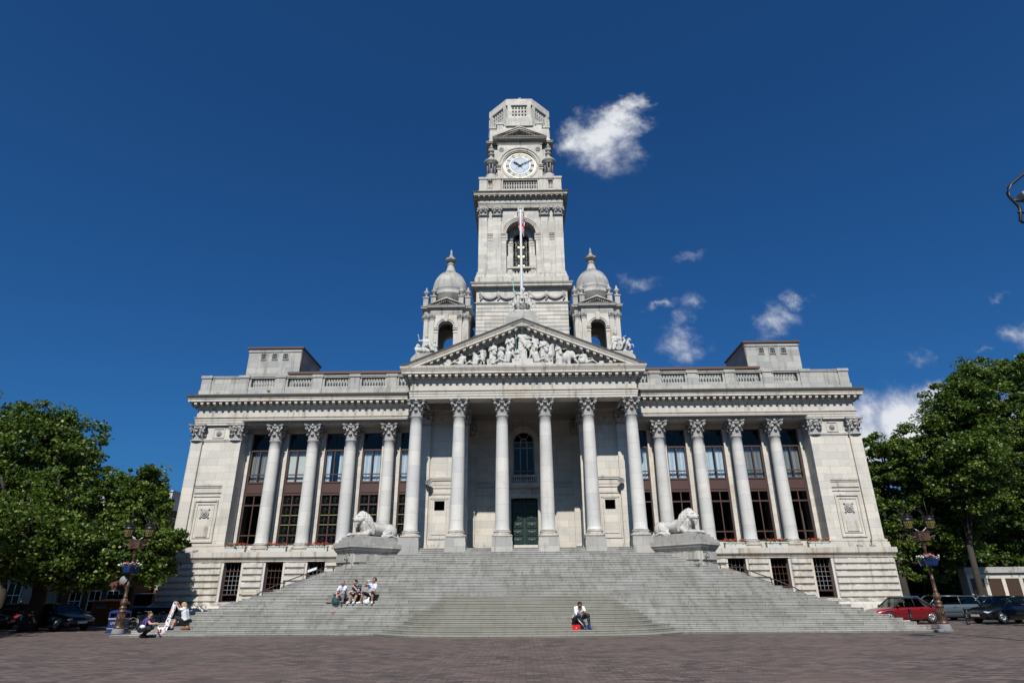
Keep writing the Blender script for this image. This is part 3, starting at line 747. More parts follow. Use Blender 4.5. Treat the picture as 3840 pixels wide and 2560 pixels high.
# tall wing windows: frame, glass, curtain
def wing_window(c, style, cur):
    x0, x1 = c-.71, c+.71; y = 45.0; f = MB(); fr = .085
    f.box(x0, x0+fr, y-.05, y+.08, 4.98, 12.92); f.box(x1-fr, x1, y-.05, y+.08, 4.98, 12.92)
    a, b = x0+fr, x1-fr; m = (a+b)/2
    for z0, z1, pj in ((12.82, 12.92, 0), (11.60, 11.72, .03), (9.86, 9.93, .01), (9.28, 9.38, .03), (8.40, 8.50, .03), (8.58, 8.62, .02), (7.68, 7.78, .01), (5.62, 5.70, .01), (4.98, 5.10, .02)):
        f.box(a, b, y-.05-pj, y+.06, z0, z1)
    f.box(a, b, y-.03, y+.02, 8.50, 9.28)
    for z0, z1 in ((9.38, 9.86), (9.93, 11.6), (5.1, 5.62), (5.70, 7.68), (7.78, 8.4)):
        f.box(m-.035, m+.035, y-.05, y+.05, z0, z1)
    f.box(m-.012, m+.012, y-.02, y+.03, 11.72, 12.82)
    W_ = part('window', f, 'brown', G, (0, 0, 0))
    gl = MB()
    gl.box(a, b, y+.022, y+.030, 9.38, 11.6, 0); gl.box(a, b, y+.022, y+.030, 11.72, 12.82, 1)
    gl.box(a, b, y+.022, y+.030, 5.1, 8.4, 1)
    part('glass', gl, ['glass', 'glass_d'], W_)
    # folded curtain behind
    q = MB(); rr = random.Random(int(c*100))
    if cur != 'none':
        col, gap = {'w': ('curtain_w', .16), 'g': ('curtain_g', .10), 'b': ('blind', .02), 'v': ('curtain_g', .0), 'o': ('curtain_w', .62)}[cur]
        for sgn in (-1, 1):
            xa = a if sgn < 0 else m+gap/2; xb = m-gap/2 if sgn < 0 else b
            if cur == 'o' and sgn > 0: xa = b-.32
            ph = rr.random()*6; nf = 90 if cur != 'v' else 120
            amp = .035 if cur != 'b' else .004
            def fn(u, v, xa=xa, xb=xb, ph=ph):
                pin = 1-.25*sin(pi*min(1, max(0, 1.15-v)))*(sgn if cur == 'w' else 0)*0
                x = xa+(xb-xa)*u; ff = 26 if cur != 'v' else 46
                return (x, y+.22+amp*sin(x*ff*2+ph+v*1.2)+amp*.5*sin(x*71+ph*2), 9.30+2.36*v)
            q.quadgrid(fn, nf, 3)
        part('curtain', q, col, W_)
    if style == 'pat':                                        # leaded lights: circle and square pattern, brass strips
        ld = MB(); rows = [(7.78, 8.40)]+[(5.70+.66*i, 6.36+.66*i) for i in range(3)]+[(5.10, 5.62)]
        for z0, z1 in rows:
            for xa, xb in ((a, m-.035), (m+.035, b)):
                cx, cz = (xa+xb)/2, (z0+z1)/2; w_, h_ = (xb-xa)/2, (z1-z0)/2; t = .011; yy = y+.014
                for k_ in (.55, .88):
                    for u0, u1, v0, v1 in ((-1, 1, 1-t/h_, 1), (-1, 1, -1, -1+t/h_), (-1, -1+t/w_, -1, 1), (1-t/w_, 1, -1, 1)):
                        if k_ == .55 and u0 == -1 and u1 == 1: pass
                        ld.box(cx+u0*w_*k_, cx+u1*w_*k_, yy, yy+.006, cz+v0*h_*k_, cz+v1*h_*k_)
                R = min(w_, h_)*.42
                ring = [(cx+R*cos(i*pi/6), yy-.001, cz+R*sin(i*pi/6)) for i in range(13)]; ld.tube(ring, .011, 4)
                ring = [(cx+R*.4*cos(i*pi/4), yy-.001, cz+R*.4*sin(i*pi/4)) for i in range(9)]; ld.tube(ring, .016, 4)
                ld.box(cx-t/2, cx+t/2, yy-.003, yy-.001, cz+R, z1); ld.box(cx-t/2, cx+t/2, yy-.003, yy-.001, z0, cz-R)
        part('leaded_light', ld, 'lead', W_)
        bs = MB()
        for i in range(1, 3): zz = 5.70+.66*i; bs.box(a, b, y-.012, y+.010, zz-.022, zz+.022)
        bs.box(a, b, y-.012, y+.010, 5.06+.52, 5.62); part('brass_strip', bs, 'brass', W_)
    return W_
sty = {-19.5: ('pl', 'g'), -16.73: ('pat', 'b'), -13.96: ('pat', 'o'), -11.18: ('pat', 'w'), -8.4: ('pat', 'w'),
       8.4: ('pl', 'w'), 11.18: ('pl', 'w'), 13.96: ('pl', 'w'), 16.73: ('pl', 'v'), 19.5: ('pl', 'g')}
for c, (a, b) in sty.items(): wing_window(c, a, b)
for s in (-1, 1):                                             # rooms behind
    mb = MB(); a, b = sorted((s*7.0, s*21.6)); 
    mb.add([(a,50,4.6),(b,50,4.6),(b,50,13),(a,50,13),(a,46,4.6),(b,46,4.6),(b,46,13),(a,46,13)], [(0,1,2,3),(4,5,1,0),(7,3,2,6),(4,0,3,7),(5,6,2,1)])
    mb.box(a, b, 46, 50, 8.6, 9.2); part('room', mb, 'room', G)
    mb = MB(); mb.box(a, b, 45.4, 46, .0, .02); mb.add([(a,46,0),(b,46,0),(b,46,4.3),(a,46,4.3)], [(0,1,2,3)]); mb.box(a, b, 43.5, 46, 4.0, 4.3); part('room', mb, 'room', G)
mb = MB()
for x, h, w_ in ((-19.15, 2.2, .12), (19.75, 2.3, .14)): mb.box(x-w_/2, x+w_/2, 45.5, 45.6, 5.0, 5.0+h)
part('interior_post', mb, 'white_p', G)

# basement windows and doors
def base_window(c, door, sgn):
    x0, x1 = c-.58, c+.58; y = 43.15; f = MB()
    zb = 1.36 if not door else 0.
    f.box(x0, x0+.08, y-.06, y+.06, zb, 3.8); f.box(x1-.08, x1, y-.06, y+.06, zb, 3.8); f.box(x0+.08, x1-.08, y-.06, y+.06, 3.7, 3.8)
    a, b = x0+.08, x1-.08
    zl = zb+.45 if not door else 2.05
    f.box(a, b, y-.06, y+.05, zl-.05, zl+.04)
    if not door: f.box(a, b, y-.08, y+.06, zb, zb+.07)
    nm = 'window' if not door else 'door'
    f.box(a, b, y-.05, y+.05, 3.22, 3.28)
    W_ = part(nm, f, 'brown', G)
    gb = MB(); 
    for i in range(1, 4): xx = a+(b-a)*i/4; gb.box(xx-.012, xx+.012, y-.03, y+.0, zl+.04, 3.7)
    k = 5 if not door else 3
    for i in range(1, k): zz = zl+(3.22-zl)*i/k; gb.box(a, b, y-.031, y-.001, zz-.012, zz+.012)
    part('glazing_bar', gb, 'grey_p' if not door else 'brown', W_)
    gl = MB(); gl.box(a, b, y+.005, y+.012, zl, 3.7); 
    if not door: gl.box(a, b, y+.005, y+.012, zb+.07, zl-.05)
    part('glass', gl, 'glass_d', W_)
    if door:
        l = MB()
        if sgn > 0:
            l.box(a, b, y-.02, y+.03, 0, 2.0); l.frus(a+.1, c-.06, .2, 1.2, y-.02, y-.045, .04); l.frus(c+.06, b-.1, .2, 1.2, y-.02, y-.045, .04)
        else: l.box(a, b, y+.6, y+.64, 0, 1.72); l.box(a, b, y-.03, y+.03, 1.72, 2.0)
        part('door_leaf', l, plain('red_brown_door', (.13, .035, .025), .5) if 'rd' not in M else M['rd'], W_)
        l = MB(); l.box(c-.13, c+.13, y-.2, y-.05, 1.78, 1.95); part('door_light', l, 'grey_p', W_)
for s in (-1, 1):
    for i, (c, h) in enumerate(BW): base_window(s*c, i == 1, s)
mb = MB(); mb.box(-19.7, -19.35, 43.5, 43.7, 1.45, 1.62); part('blue_box', mb, 'navy', G)
# ------------------------------------------------------------------ portico
w = MB()
for s in (-1, 1):
    a, b = sorted((s*4.2, s*7.75))
    c = s*5.93                                   # small window in the side bay
    for x0, x1, z0, z1 in ((a, c-.36, 4.3, 14.3), (c+.36, b, 4.3, 14.3), (c-.36, c+.36, 4.3, 7.1), (c-.36, c+.36, 7.75, 14.3)): w.box(x0, x1, 43.72, 44.4, z0, z1)
    a, b = sorted((s*4.2, s*4.9)); w.box(a, b, 44.4, 47.2, 4.3, 14.6)
w.box(-4.4, -1.0, 47.02, 47.9, 4.3, 14.7); w.box(1.0, 4.4, 47.02, 47.9, 4.3, 14.7); w.archwall(-1.0, 1.0, 8.36, 14.7, 0, .82, 12.68, 47.02, 47.9)
w.box(-1.0, 1.0, 47.02, 47.9, 4.3, 5.03)
part('portico_wall', w, 'stone_w', G)
f = MB(); f.box(-7.8, 7.8, 41.0, 47.2, 4.36, 4.44); 
part('portico_floor', f, 'weather', G)
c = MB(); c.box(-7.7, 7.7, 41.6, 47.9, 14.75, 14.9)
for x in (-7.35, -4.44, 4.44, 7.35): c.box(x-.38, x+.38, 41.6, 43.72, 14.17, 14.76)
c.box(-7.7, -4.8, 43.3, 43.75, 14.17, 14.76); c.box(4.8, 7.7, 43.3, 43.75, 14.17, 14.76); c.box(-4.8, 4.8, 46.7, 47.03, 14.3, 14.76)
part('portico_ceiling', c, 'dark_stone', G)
d = MB()
for s in (-1, 1):
    a, b = sorted((s*4.9, s*6.9)); 
    for z0, z1, pj in ((9.28, 9.40, .14), (9.16, 9.28, .10), (8.82, 9.16, .03), (8.62, 8.70, .05), (8.2, 8.28, .05), (12.95, 13.05, .06), (4.44, 4.72, .12), (4.72, 4.86, .06)): d.box(a, b, 43.72-pj, 43.74, z0, z1)
    c0 = s*5.93
    for hx, z0, z1, wd, pj in ((.72, 5.2, 8.0, .09, .05), (.52, 5.5, 7.9, .05, .035)):
        d.box(c0-hx, c0+hx, 43.72-pj, 43.74, z1-wd, z1); d.box(c0-hx, c0+hx, 43.72-pj, 43.74, z0, z0+wd); d.box(c0-hx, c0-hx+wd, 43.72-pj, 43.74, z0+wd, z1-wd); d.box(c0+hx-wd, c0+hx, 43.72-pj, 43.74, z0+wd, z1-wd)
    for hx, wd, pj in ((.62, .07, .05), (.45, .05, .03)):
        d.box(c0-hx, c0+hx, 43.72-pj, 43.74, 13.9-wd-(.62-hx), 13.9-(.62-hx)); d.box(c0-hx, c0+hx, 43.72-pj, 43.74, 13.16+(.62-hx)*.6, 13.16+wd+(.62-hx)*.6)
        for t in (-1, 1): x0, x1 = sorted((c0+t*hx, c0+t*(hx-wd))); d.box(x0, x1, 43.72-pj, 43.74, 13.2, 13.85)
    for i in range(8): d.sphere((c0+.1*cos(i*pi/4), 43.68, 13.53+.1*sin(i*pi/4)), (.06, .05, .06), 6)
    x0, x1 = sorted((s*1.25, s*4.2))
    for z0, z1, pj in ((9.28, 9.40, .16), (9.16, 9.28, .10), (8.52, 8.62, .06), (4.44, 4.9, .12), (4.9, 5.1, .06)): d.box(x0, x1, 47.02-pj, 47.04, z0, z1)
part('portico_moulding', d, 'smooth', G)
for s in (-1, 1):                                # pilasters on the portico walls
    for x, y, hw in ((7.12, 43.72, .42), (4.42, 43.72, .42)):
        mb = MB(); mb.box(s*x-hw, s*x+hw, y-.22, y+.1, 4.86, 13.1); part('wall_pilaster', mb, 'stone_w', G)
        mb = MB(); 
        for e, z0, z1 in ((.12, 4.44, 4.66), (.08, 4.66, 4.78), (.04, 4.78, 4.86)): mb.box(s*x-hw-e, s*x+hw+e, y-.22-e, y+.1, z0, z1)
        mb.box(s*x-hw-.05, s*x+hw+.05, y-.27, y+.1, 13.02, 13.1); part('pilaster_base', mb, 'smooth', G)
        place('pilaster_capital', m_caps, G, (s*x, y+.16, 13.06))
    q = MB(); q.box(s*3.95-.25 if s > 0 else s*3.95-.25, s*3.95+.25, 46.8, 47.05, 4.9, 13.1); part('wall_pilaster', q, 'stone_w', G)
    place('pilaster_capital', m_respond, G, (s*4.1, 46.95, 13.06))
    q = MB(); c0 = s*5.93; q.box(c0-.36, c0+.36, 43.86, 43.9, 7.1, 7.75, 0); q.box(c0-.36, c0-.33, 43.82, 43.86, 7.1, 7.75, 1); q.box(c0+.33, c0+.36, 43.82, 43.86, 7.1, 7.75, 1); q.box(c0-.33, c0+.33, 43.82, 43.86, 7.71, 7.75, 1)
    part('small_window', q, [glass('bay_glass', (.25, .3, .3)), 'brown'], G)
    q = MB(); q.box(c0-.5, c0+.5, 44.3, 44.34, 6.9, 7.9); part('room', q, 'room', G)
# entrance door
f = MB()
for z0, z1, x0, x1, pj in ((5.03, 8.5, -1.22, -1.0, .10), (5.03, 8.5, 1.0, 1.22, .10), (8.36, 8.62, -1.3, 1.3, .12), (8.62, 8.70, -1.34, 1.34, .16), (8.70, 9.05, -1.3, 1.3, .08), (9.05, 9.13, -1.4, 1.4, .2), (9.13, 9.27, -1.5, 1.5, .34), (9.27, 9.40, -1.55, 1.55, .42)): f.box(x0, x1, 47.02-pj, 47.03, z0, z1)
for i in range(24): x = -1.25+2.5*(i+.5)/24; f.box(x-.03, x+.03, 46.80, 46.9, 9.05, 9.12)
for i in range(8): x = -1.2+2.4*i/7; f.sphere((x, 46.92, 8.87), (.11, .06, .11), 8)
for s in (-1, 1):
    a, b = sorted((s*.82, s*1.2)); f.box(a, b, 46.94, 47.03, 9.4, 12.6); f.box(a-.05, b+.05, 46.88, 47.03, 12.5, 12.72)
f.archring(0, 12.7, .82, 1.02, 46.93, 47.03); f.archring(0, 12.7, 1.02, 1.14, 46.88, 47.03); f.archring(0, 12.7, 1.14, 1.62, 46.95, 47.03); f.archring(0, 12.7, 1.62, 1.74, 46.88, 47.03)
part('door_surround', f, 'smooth', G)
f = MB()
for i in range(26):
    t = .12+(pi-.24)*i/25; 
    for k in range(3): f.sphere(((1.25+.14*k)*cos(t+.04*(k % 2)), 46.93, 12.7+(1.25+.14*k)*sin(t+.04*(k % 2))), (.07, .06, .07), 6)
part('arch_carving', f, 'carved', G)
f = MB(); balus_row(f, -.95, .95, 46.78, 9.48, 9.92, 12, r=.06); f.box(-1.15, 1.15, 46.66, 46.9, 9.92, 10.03); f.box(-1.15, -.95, 46.68, 46.88, 9.4, 9.92); f.box(.95, 1.15, 46.68, 46.88, 9.4, 9.92); f.box(-.95, .95, 46.68, 46.88, 9.4, 9.48)
part('window_balustrade', f, 'smooth', G)
D_ = MB(); D_.box(-1.0, 1.0, 47.4, 47.5, 5.03, 8.36); D_.box(-.03, .03, 47.34, 47.4, 5.03, 8.36)
DO = part('door', D_, 'bronze', G)
for s in (-1, 1):
    for j in range(6):
        z0 = 5.12+.545*j; x0, x1 = sorted((s*.12, s*.92)); q = MB(); q.frus(x0, x1, z0, z0+.46, 47.4, 47.34, .04); q.frus(x0+.12, x1-.12, z0+.1, z0+.36, 47.34, 47.325, .03)
        q.sphere(((x0+x1)/2, 47.325, z0+.22), (.12, .03, .09), 8); q.sphere(((x0+x1)/2+.07, 47.325, z0+.28), (.05, .03, .05), 6); q.tube([((x0+x1)/2-.14, 47.32, z0+.14), ((x0+x1)/2, 47.31, z0+.24), ((x0+x1)/2+.15, 47.32, z0+.16)], .018, 5)
        part('door_panel', q, 'bronze', DO)
# arched window
f = MB(); y = 47.35
f.archring(0, 12.68, .74, .83, y-.05, y+.05)
f.box(-.82, -.74, y-.05, y+.05, 9.4, 12.68); f.box(.74, .82, y-.05, y+.05, 9.4, 12.68)
for z in (10.42, 12.2, 12.66): f.box(-.74, .74, y-.04, y+.04, z-.03, z+.03)
f.box(-.74, .74, y-.04, y+.04, 9.98, 10.06)
for x in (-.26, .26): f.box(x-.028, x+.028, y-.04, y+.04, 9.4, 12.68)
f.archring(0, 12.68, .22, .27, y-.04, y+.04)
for t in (pi*.3, pi*.7): f.add([], []); f.tube([(.27*cos(t), y, 12.68+.27*sin(t)), (.76*cos(t), y, 12.68+.76*sin(t))], .028, 4)
AW = part('arched_window', f, 'white_p' if False else 'concrete', G)
q = MB(); q.box(-.8, .8, y+.02, y+.03, 9.4, 13.5); part('glass', q, 'glass_d', AW)
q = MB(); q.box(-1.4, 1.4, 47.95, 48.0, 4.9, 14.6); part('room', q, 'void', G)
# entablature of the portico and the pediment
mb = MB(); entab(mb, [(-7.83, 43.6), (-7.83, 40.5), (7.83, 40.5), (7.83, 43.6)], 14.17, 2.16, inner=-1.05); part('portico_entablature', mb, ['smooth', 'smooth'], G)
t = MB(); t.box(-7.6, 7.6, 40.95, 41.2, 16.3, 16.5)
t.add([(-7.9,41.0,16.4),(7.9,41.0,16.4),(0,41.0,19.6),(-7.9,41.4,16.4),(7.9,41.4,16.4),(0,41.4,19.6)], [(0,1,2),(5,4,3),(0,3,4,1),(1,4,5,2),(2,5,3,0)])
part('tympanum', t, 'stone_w', G)
t = MB(); t.box(-8.3, 8.3, 39.95, 41.1, 16.34, 16.42); part('pediment_ledge', t, 'smooth', G)
r = MB()
sl = .4138; za = 19.90
prof = [(-.7, -.10), (.69, 0), (.69, -.07), (.66, -.14), (.60, -.24), (.60, -.29), (.56, -.31), (.56, -.50), (.13, -.52), (.13, -.74), (.08, -.78), (.04, -.86), (-.02, -.88), (-.7, -.88)]
for s in (-1, 1):
    vs = []; n = 34
    for i in range(n+1):
        x = 8.55*(1-i/n)
        for o, h in prof: vs.append((s*x, 40.5-o, max(za-sl*x+h, 16.36+.0002*(h+1))))
    q = len(prof); fs = []
    for i in range(n):
        for j in range(q): fs.append((i*q+j, (i+1)*q+j, (i+1)*q+(j+1) % q, i*q+(j+1) % q))
    m0 = len(r.m); r.add(vs, fs)
    for i in range(n):
        for j in (0, 1, 2): r.m[m0+i*q+j] = 1
    for i in range(17):
        x = .0+.455*i
        if i == 0 and s > 0: continue
        zc = za-sl*x-.52
        if zc-.18 < 16.5: continue
        vs = []
        for zz in (-.16, -.004):
            for yy in (40.365, 40.0):
                for dx in (-.095, .095): vs.append((s*x+dx, yy, zc+zz-sl*(dx*s)))
        r.add(vs, [(0,1,3,2),(4,6,7,5),(0,4,5,1),(2,3,7,6),(0,2,6,4),(1,5,7,3)])
    for i in range(52):
        x = .07+.14*i; zc = za-sl*x-.79
        if zc-.1 < 16.5: continue
        vs = []
        for zz in (-.075, .0):
            for yy in (40.46, 40.38):
                for dx in (-.035, .035): vs.append((s*x+dx, yy, zc+zz-sl*dx*s))
        r.add(vs, [(0,1,3,2),(4,6,7,5),(0,4,5,1),(2,3,7,6),(0,2,6,4),(1,5,7,3)])
part('raking_cornice', r, ['smooth', 'lichen'], G)
t = MB(); t.add([(-8.3,41.1,16.3),(8.3,41.1,16.3),(0,41.1,19.78),(-8.3,50,16.3),(8.3,50,16.3),(0,50,19.78)], [(0,2,1),(3,4,5),(1,2,5,4),(2,0,3,5)]); part('portico_roof', t, 'roof', G)
mb = MB(); mb.box(-9, 9, 44.5, 60, 15.3, 17.4); part('main_roof_block', mb, 'weather', G)
# apex pedestal and end pedestals
t = MB(); t.add([(-1.18,39.9,19.3),(1.18,39.9,19.3),(1.18,41.3,19.3),(-1.18,41.3,19.3),(-1.18,39.9,20.15),(1.18,39.9,20.15),(1.18,41.3,20.15),(-1.18,41.3,20.15)], [(0,1,5,4),(1,2,6,5),(2,3,7,6),(3,0,4,7),(4,5,6,7)]); t.box(-1.0, 1.0, 40.05, 41.2, 20.15, 20.55)
part('apex_pedestal', t, 'weather', G)
for s in (-1, 1):
    t = MB(); x0, x1 = 7.85, 5.9
    zs = lambda x: 19.85-.4138*x
    ya, yb = 39.95, 41.2; vs = []
    for x, zt_ in ((x0, 16.98), (x0-.32, 17.35), (x1, 17.42)):
        for yy in (ya+.1, yb): vs += [(s*x, yy, zs(x)-.3), (s*x, yy, max(zt_, zs(x)-.2))]
    t.add(vs, [(0,4,5,1),(4,8,9,5),(2,3,7,6),(6,7,11,10),(1,5,7,3),(5,9,11,7),(0,1,3,2),(8,10,11,9)]); part('end_pedestal', t, 'weather', G)
# ------------------------------------------------------------------ clock tower
TX, TY = .05, 54.4
def sq(hw, cx=TX, cy=TY): return [(cx-hw, cy+hw), (cx-hw, cy-hw), (cx+hw, cy-hw), (cx+hw, cy+hw)]
mb = MB(); mb.box(TX-4.12, TX+4.12, TY-4.12, TY+4.12, 15.3, 27.6)
zz = 26.0
while zz > 15.8:
    mb.box(TX-4.17, TX+4.17, TY-4.17, TY+4.17, zz-.325, zz); zz -= .375
mb.box(TX-4.16, TX+4.16, TY-4.16, TY+4.16, 26.28, 27.42)
part('tower_base', mb, 'stone', G)
mb = MB()
mb.sweep(sq(4.16), [(-.1, 26.02), (.05, 26.02), (.08, 26.1), (.14, 26.14), (.14, 26.2), (.03, 26.28), (-.1, 26.28)], True)
mb.sweep(sq(4.16), [(-.2, 27.36), (.03, 27.36), (.06, 27.42), (.06, 27.60), (.14, 27.66), (.42, 27.72), (.42, 27.88), (.50, 27.98), (.55, 28.10), (-.2, 28.22)], True)
for i in range(56): x = TX-4.15+8.3*(i+.5)/56; mb.box(x-.045, x+.045, TY-4.32, TY-4.2, 27.46, 27.58)
mb.box(TX-4.32, TX+4.32, TY-4.32, TY+4.32, 28.1, 28.75); mb.sweep(sq(4.15), [(-.2, 28.75), (.17, 28.75), (.10, 28.85), (.06, 29.05), (.03, 29.1), (.03, 29.22), (-.2, 29.22)], True)
part('tower_cornice', mb, 'smooth', G)
for i in range(5):                                # garlands on the frieze, knots between them
    pass
kn = [TX-3.72+1.62*i for i in (0, 1, 2)]+[TX+3.72-1.62*i for i in (2, 1, 0)]
kn = [TX-3.72, TX-2.13, TX-.62, TX+.72, TX+2.23, TX+3.82]
mb = MB()
for i in range(5):
    if i == 2: continue
    a, b = kn[i], kn[i+1]
    for o in (-.05, .03): mb.tube([(a+(b-a)*t/10, TY-4.26, 27.12+o-.52*(4*(t/10)*(1-t/10))**.8) for t in range(11)], .10, 6)
for a in kn:
    mb.archring(a, 27.12, .08, .15, TY-4.30, TY-4.15, a0=0, a1=2*pi, n=12); mb.archring(a, 27.12, .15, .19, TY-4.26, TY-4.15, a0=0, a1=2*pi, n=12)
    for j in range(4): mb.sphere((a+.05*(-1)**j, TY-4.24, 26.92-.14*j), (.15-.02*j, .09, .11), 6)
part('garland', mb, 'carved', G)
# belfry stage
B = MB(); hw = 3.80; y0 = TY-hw
B.archwall(TX-hw, TX+hw, 29.2, 36.6, TX, 1.42, 33.75, y0, y0+1.05)
B.archwall(TX-1.45, TX+1.45, 29.2, 35.3, TX, .80, 33.75, y0+1.05, y0+1.5)
B.box(TX-hw, TX-hw+.6, y0+1.05, TY+hw, 29.2, 36.6); B.box(TX+hw-.6, TX+hw, y0+1.05, TY+hw, 29.2, 36.6); B.box(TX-hw, TX+hw, TY+hw-.6, TY+hw, 29.2, 36.6)
B.box(TX-hw, TX-1.42, y0+1.05, y0+1.5, 29.2, 36.6); B.box(TX+1.42, TX+hw, y0+1.05, y0+1.5, 29.2, 36.6); B.box(TX-1.42, TX+1.42, y0+1.05, y0+1.5, 35.25, 36.6)
B.box(TX-.8, TX+.8, y0+1.0, y0+1.5, 29.2, 29.5)
part('belfry', B, 'stone', G)
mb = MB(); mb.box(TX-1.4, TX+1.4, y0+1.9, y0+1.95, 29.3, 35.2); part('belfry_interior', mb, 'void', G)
d = MB()
d.archring(TX, 33.75, 1.42, 1.56, y0-.05, y0+.02); d.archring(TX, 33.75, 1.56, 1.70, y0-.10, y0+.02); d.archring(TX, 33.75, 1.70, 1.80, y0-.15, y0+.02)
d.archring(TX, 33.75, .80, .92, y0+1.0, y0+1.06); d.archring(TX, 33.75, .92, 1.02, y0+.96, y0+1.06)
for z0, z1, e in ((33.66, 33.74, .14), (33.56, 33.66, .10), (33.28, 33.50, .05), (33.0, 33.22, .03)):
    for s in (-1, 1):
        a, b = sorted((TX+s*1.46, TX+s*1.86)); d.box(a-.04, b, y0-e, y0+.02, z0, z1)
        a, b = sorted((TX+s*2.7, TX+s*3.2)); d.box(a, b, y0-e, y0+.02, z0, z1)
        a, b = sorted((TX+s*1.3, TX+s*1.44)); d.box(a, b, y0-.02, y0+1.0, z0, z1)
        a, b = sorted((TX+s*.78, TX+s*1.42)); d.box(a, b, y0+1.05-e, y0+1.06, z0, z1)
for s in (-1, 1):
    for i in range(5): 
        x = TX+s*(2.74+.1*i); d.box(x-.03, x+.03, y0-.11, y0, 33.50, 33.56)
for i in range(7):                               # coffers in the soffit of the arch
    t = pi*(i+.5)/7; r = 1.40
    for a_, b_ in ((.25, .32), (.75, .82)):
        for tt in (t-.15, t+.15): d.tube([(TX+r*cos(tt), y0+a_, 33.75+r*sin(tt)), (TX+r*cos(tt), y0+b_+.0, 33.75+r*sin(tt))], .025, 4)
    for yy in (.25, .8): d.tube([(TX+r*cos(t-.15), y0+yy, 33.75+r*sin(t-.15)), (TX+r*cos(t+.15), y0+yy, 33.75+r*sin(t+.15))], .03, 4)
    for tt in (t-.15, t+.15): d.tube([(TX+r*cos(tt), y0+.25, 33.75+r*sin(tt)), (TX+r*cos(tt), y0+.8, 33.75+r*sin(tt))], .03, 4)
d.add([(TX-.22,y0-.28,35.05),(TX+.22,y0-.28,35.05),(TX+.3,y0-.28,36.5),(TX-.3,y0-.28,36.5),(TX-.22,y0,35.05),(TX+.22,y0,35.05),(TX+.3,y0,36.5),(TX-.3,y0,36.5)], [(0,1,2,3),(0,4,5,1),(1,5,6,2),(0,3,7,4)])
d.box(TX-.34, TX+.34, y0-.32, y0, 35.95, 36.1)
part('belfry_moulding', d, 'smooth', G)
m_capt = capital_mb(.36, .92, .50, sq=1.).mesh('capital', 'carved')
for s in (-1, 1):
    for x in (3.62, 2.29):
        mb = MB(); X = TX+s*x; mb.box(X-.38, X+.38, TY-4.05, TY-3.75, 29.5, 35.66)
        for e, z0, z1 in ((.14, 29.22, 29.36), (.09, 29.36, 29.45), (.04, 29.45, 29.5)): mb.box(X-.38-e, X+.38+e, TY-4.05-e, TY-3.8, z0, z1)
        if x > 3: a, b = sorted((TX+s*3.7, TX+s*4.05)); mb.box(a, b, TY-4.044, TY-3.3, 29.505, 35.655); mb.box(a, b, TY+3.3, TY+4.05, 29.5, 35.66)
        part('tower_pilaster', mb, 'stone', G)
        place('tower_capital', m_capt, G, (X, TY-3.82, 35.64))
    place('tower_capital', m_capt, G, (TX+s*3.74, TY-3.62, 35.64))
mb = MB(); balus_row(mb, TX-.86, TX+.86, y0+.1-.15, 29.12, 29.72, 6, r=.08)
mb.box(TX-1.32, TX+1.32, y0-.28, y0+.3, 29.8, 29.98); mb.box(TX-1.26, TX-.86, y0-.2, y0+.3, 29.0, 29.8); mb.box(TX+.86, TX+1.26, y0-.2, y0+.3, 29.0, 29.8); mb.box(TX-.86, TX+.86, y0-.2, y0+.1, 29.72, 29.8); mb.box(TX-1.34, TX+1.34, y0-.3, y0+.3, 28.9, 29.1)
part('belfry_balcony', mb, 'smooth', G)
gr = MB(); gy = y0+1.3
for x in (-.78, -.5, .5, .78): gr.tube([(TX+x, gy, 29.5), (TX+x, gy, 34.4)], .025, 5)
for z in (30.6, 31.7, 32.75, 33.8): gr.tube([(TX-.8, gy, z), (TX+.8, gy, z)], .022, 5)
for z in (31.15, 32.2, 33.25):
    for R in (.46, .26, .12):
        for cx in ((0,) if R > .3 else (-.24, .24)): gr.tube([(TX+cx+R*cos(i*pi/8), gy, z+R*sin(i*pi/8)) for i in range(17)], .02, 4)
    for cx in (-.65, .65): gr.tube([(TX+cx+.12*cos(i*pi/4), gy, z+.3*sin(i*pi/4)) for i in range(9)], .018, 4)
part('iron_grille', gr, 'grey_p', G)
for z in (31.15, 32.2, 33.25, 29.95):
    for x in (-.24, .24):
        q = MB(); q.sphere((TX+x, y0+1.75, z), (.13, .05, .13), 10); part('belfry_light', q, 'glow', G)
mb = MB(); entab(mb, sq(4.05), 36.52, 1.58, pr=.9, closed=True, inner=-.5, msp=.5, dent=True, pulv=True); mb.box(TX-4.2, TX+4.2, TY-4.2, TY+4.2, 37.9, 38.14)
part('tower_entablature', mb, ['smooth', 'lichen'], G)
# balustrade round the clock stage
mb = MB(); mb.sweep(sq(4.0), [(-.5, 38.1), (.1, 38.1), (.1, 38.5), (.04, 38.6), (.04, 38.75), (-.5, 38.75)], True)
mb.sweep(sq(3.98), [(-.42, 39.82), (.02, 39.82), (.02, 39.88), (.1, 39.95), (.1, 40.03), (-.42, 40.08)], True)
for s in (-1, 1):
    for x, hwd in ((3.70, .36), (2.26, .38)):
        X = TX+s*x
        for yy in ((TY-4.08, TY-3.4),): 
            mb.box(X-hwd, X+hwd, yy[0], yy[1], 38.2, 39.9); mb.box(X-hwd-.07, X+hwd+.07, yy[0]-.07, yy[1]+.05, 39.9, 40.12); mb.box(X-hwd-.05, X+hwd+.05, yy[0]-.05, yy[1], 38.2, 38.6)
            if x > 3: mb.lathe([(.33, 40.12), (.30, 40.2), (.12, 40.3), (.02, 40.32)], X, TY-3.75, 12, sq=1.)
    a, b = sorted((TX+s*3.34, TX+s*3.24)); mb.box(a, b, TY-4.0, TY-3.6, 38.75, 39.82); a, b = sorted((TX+s*2.64, TX+s*2.76)); mb.box(a, b, TY-4.0, TY-3.6, 38.75, 39.82)
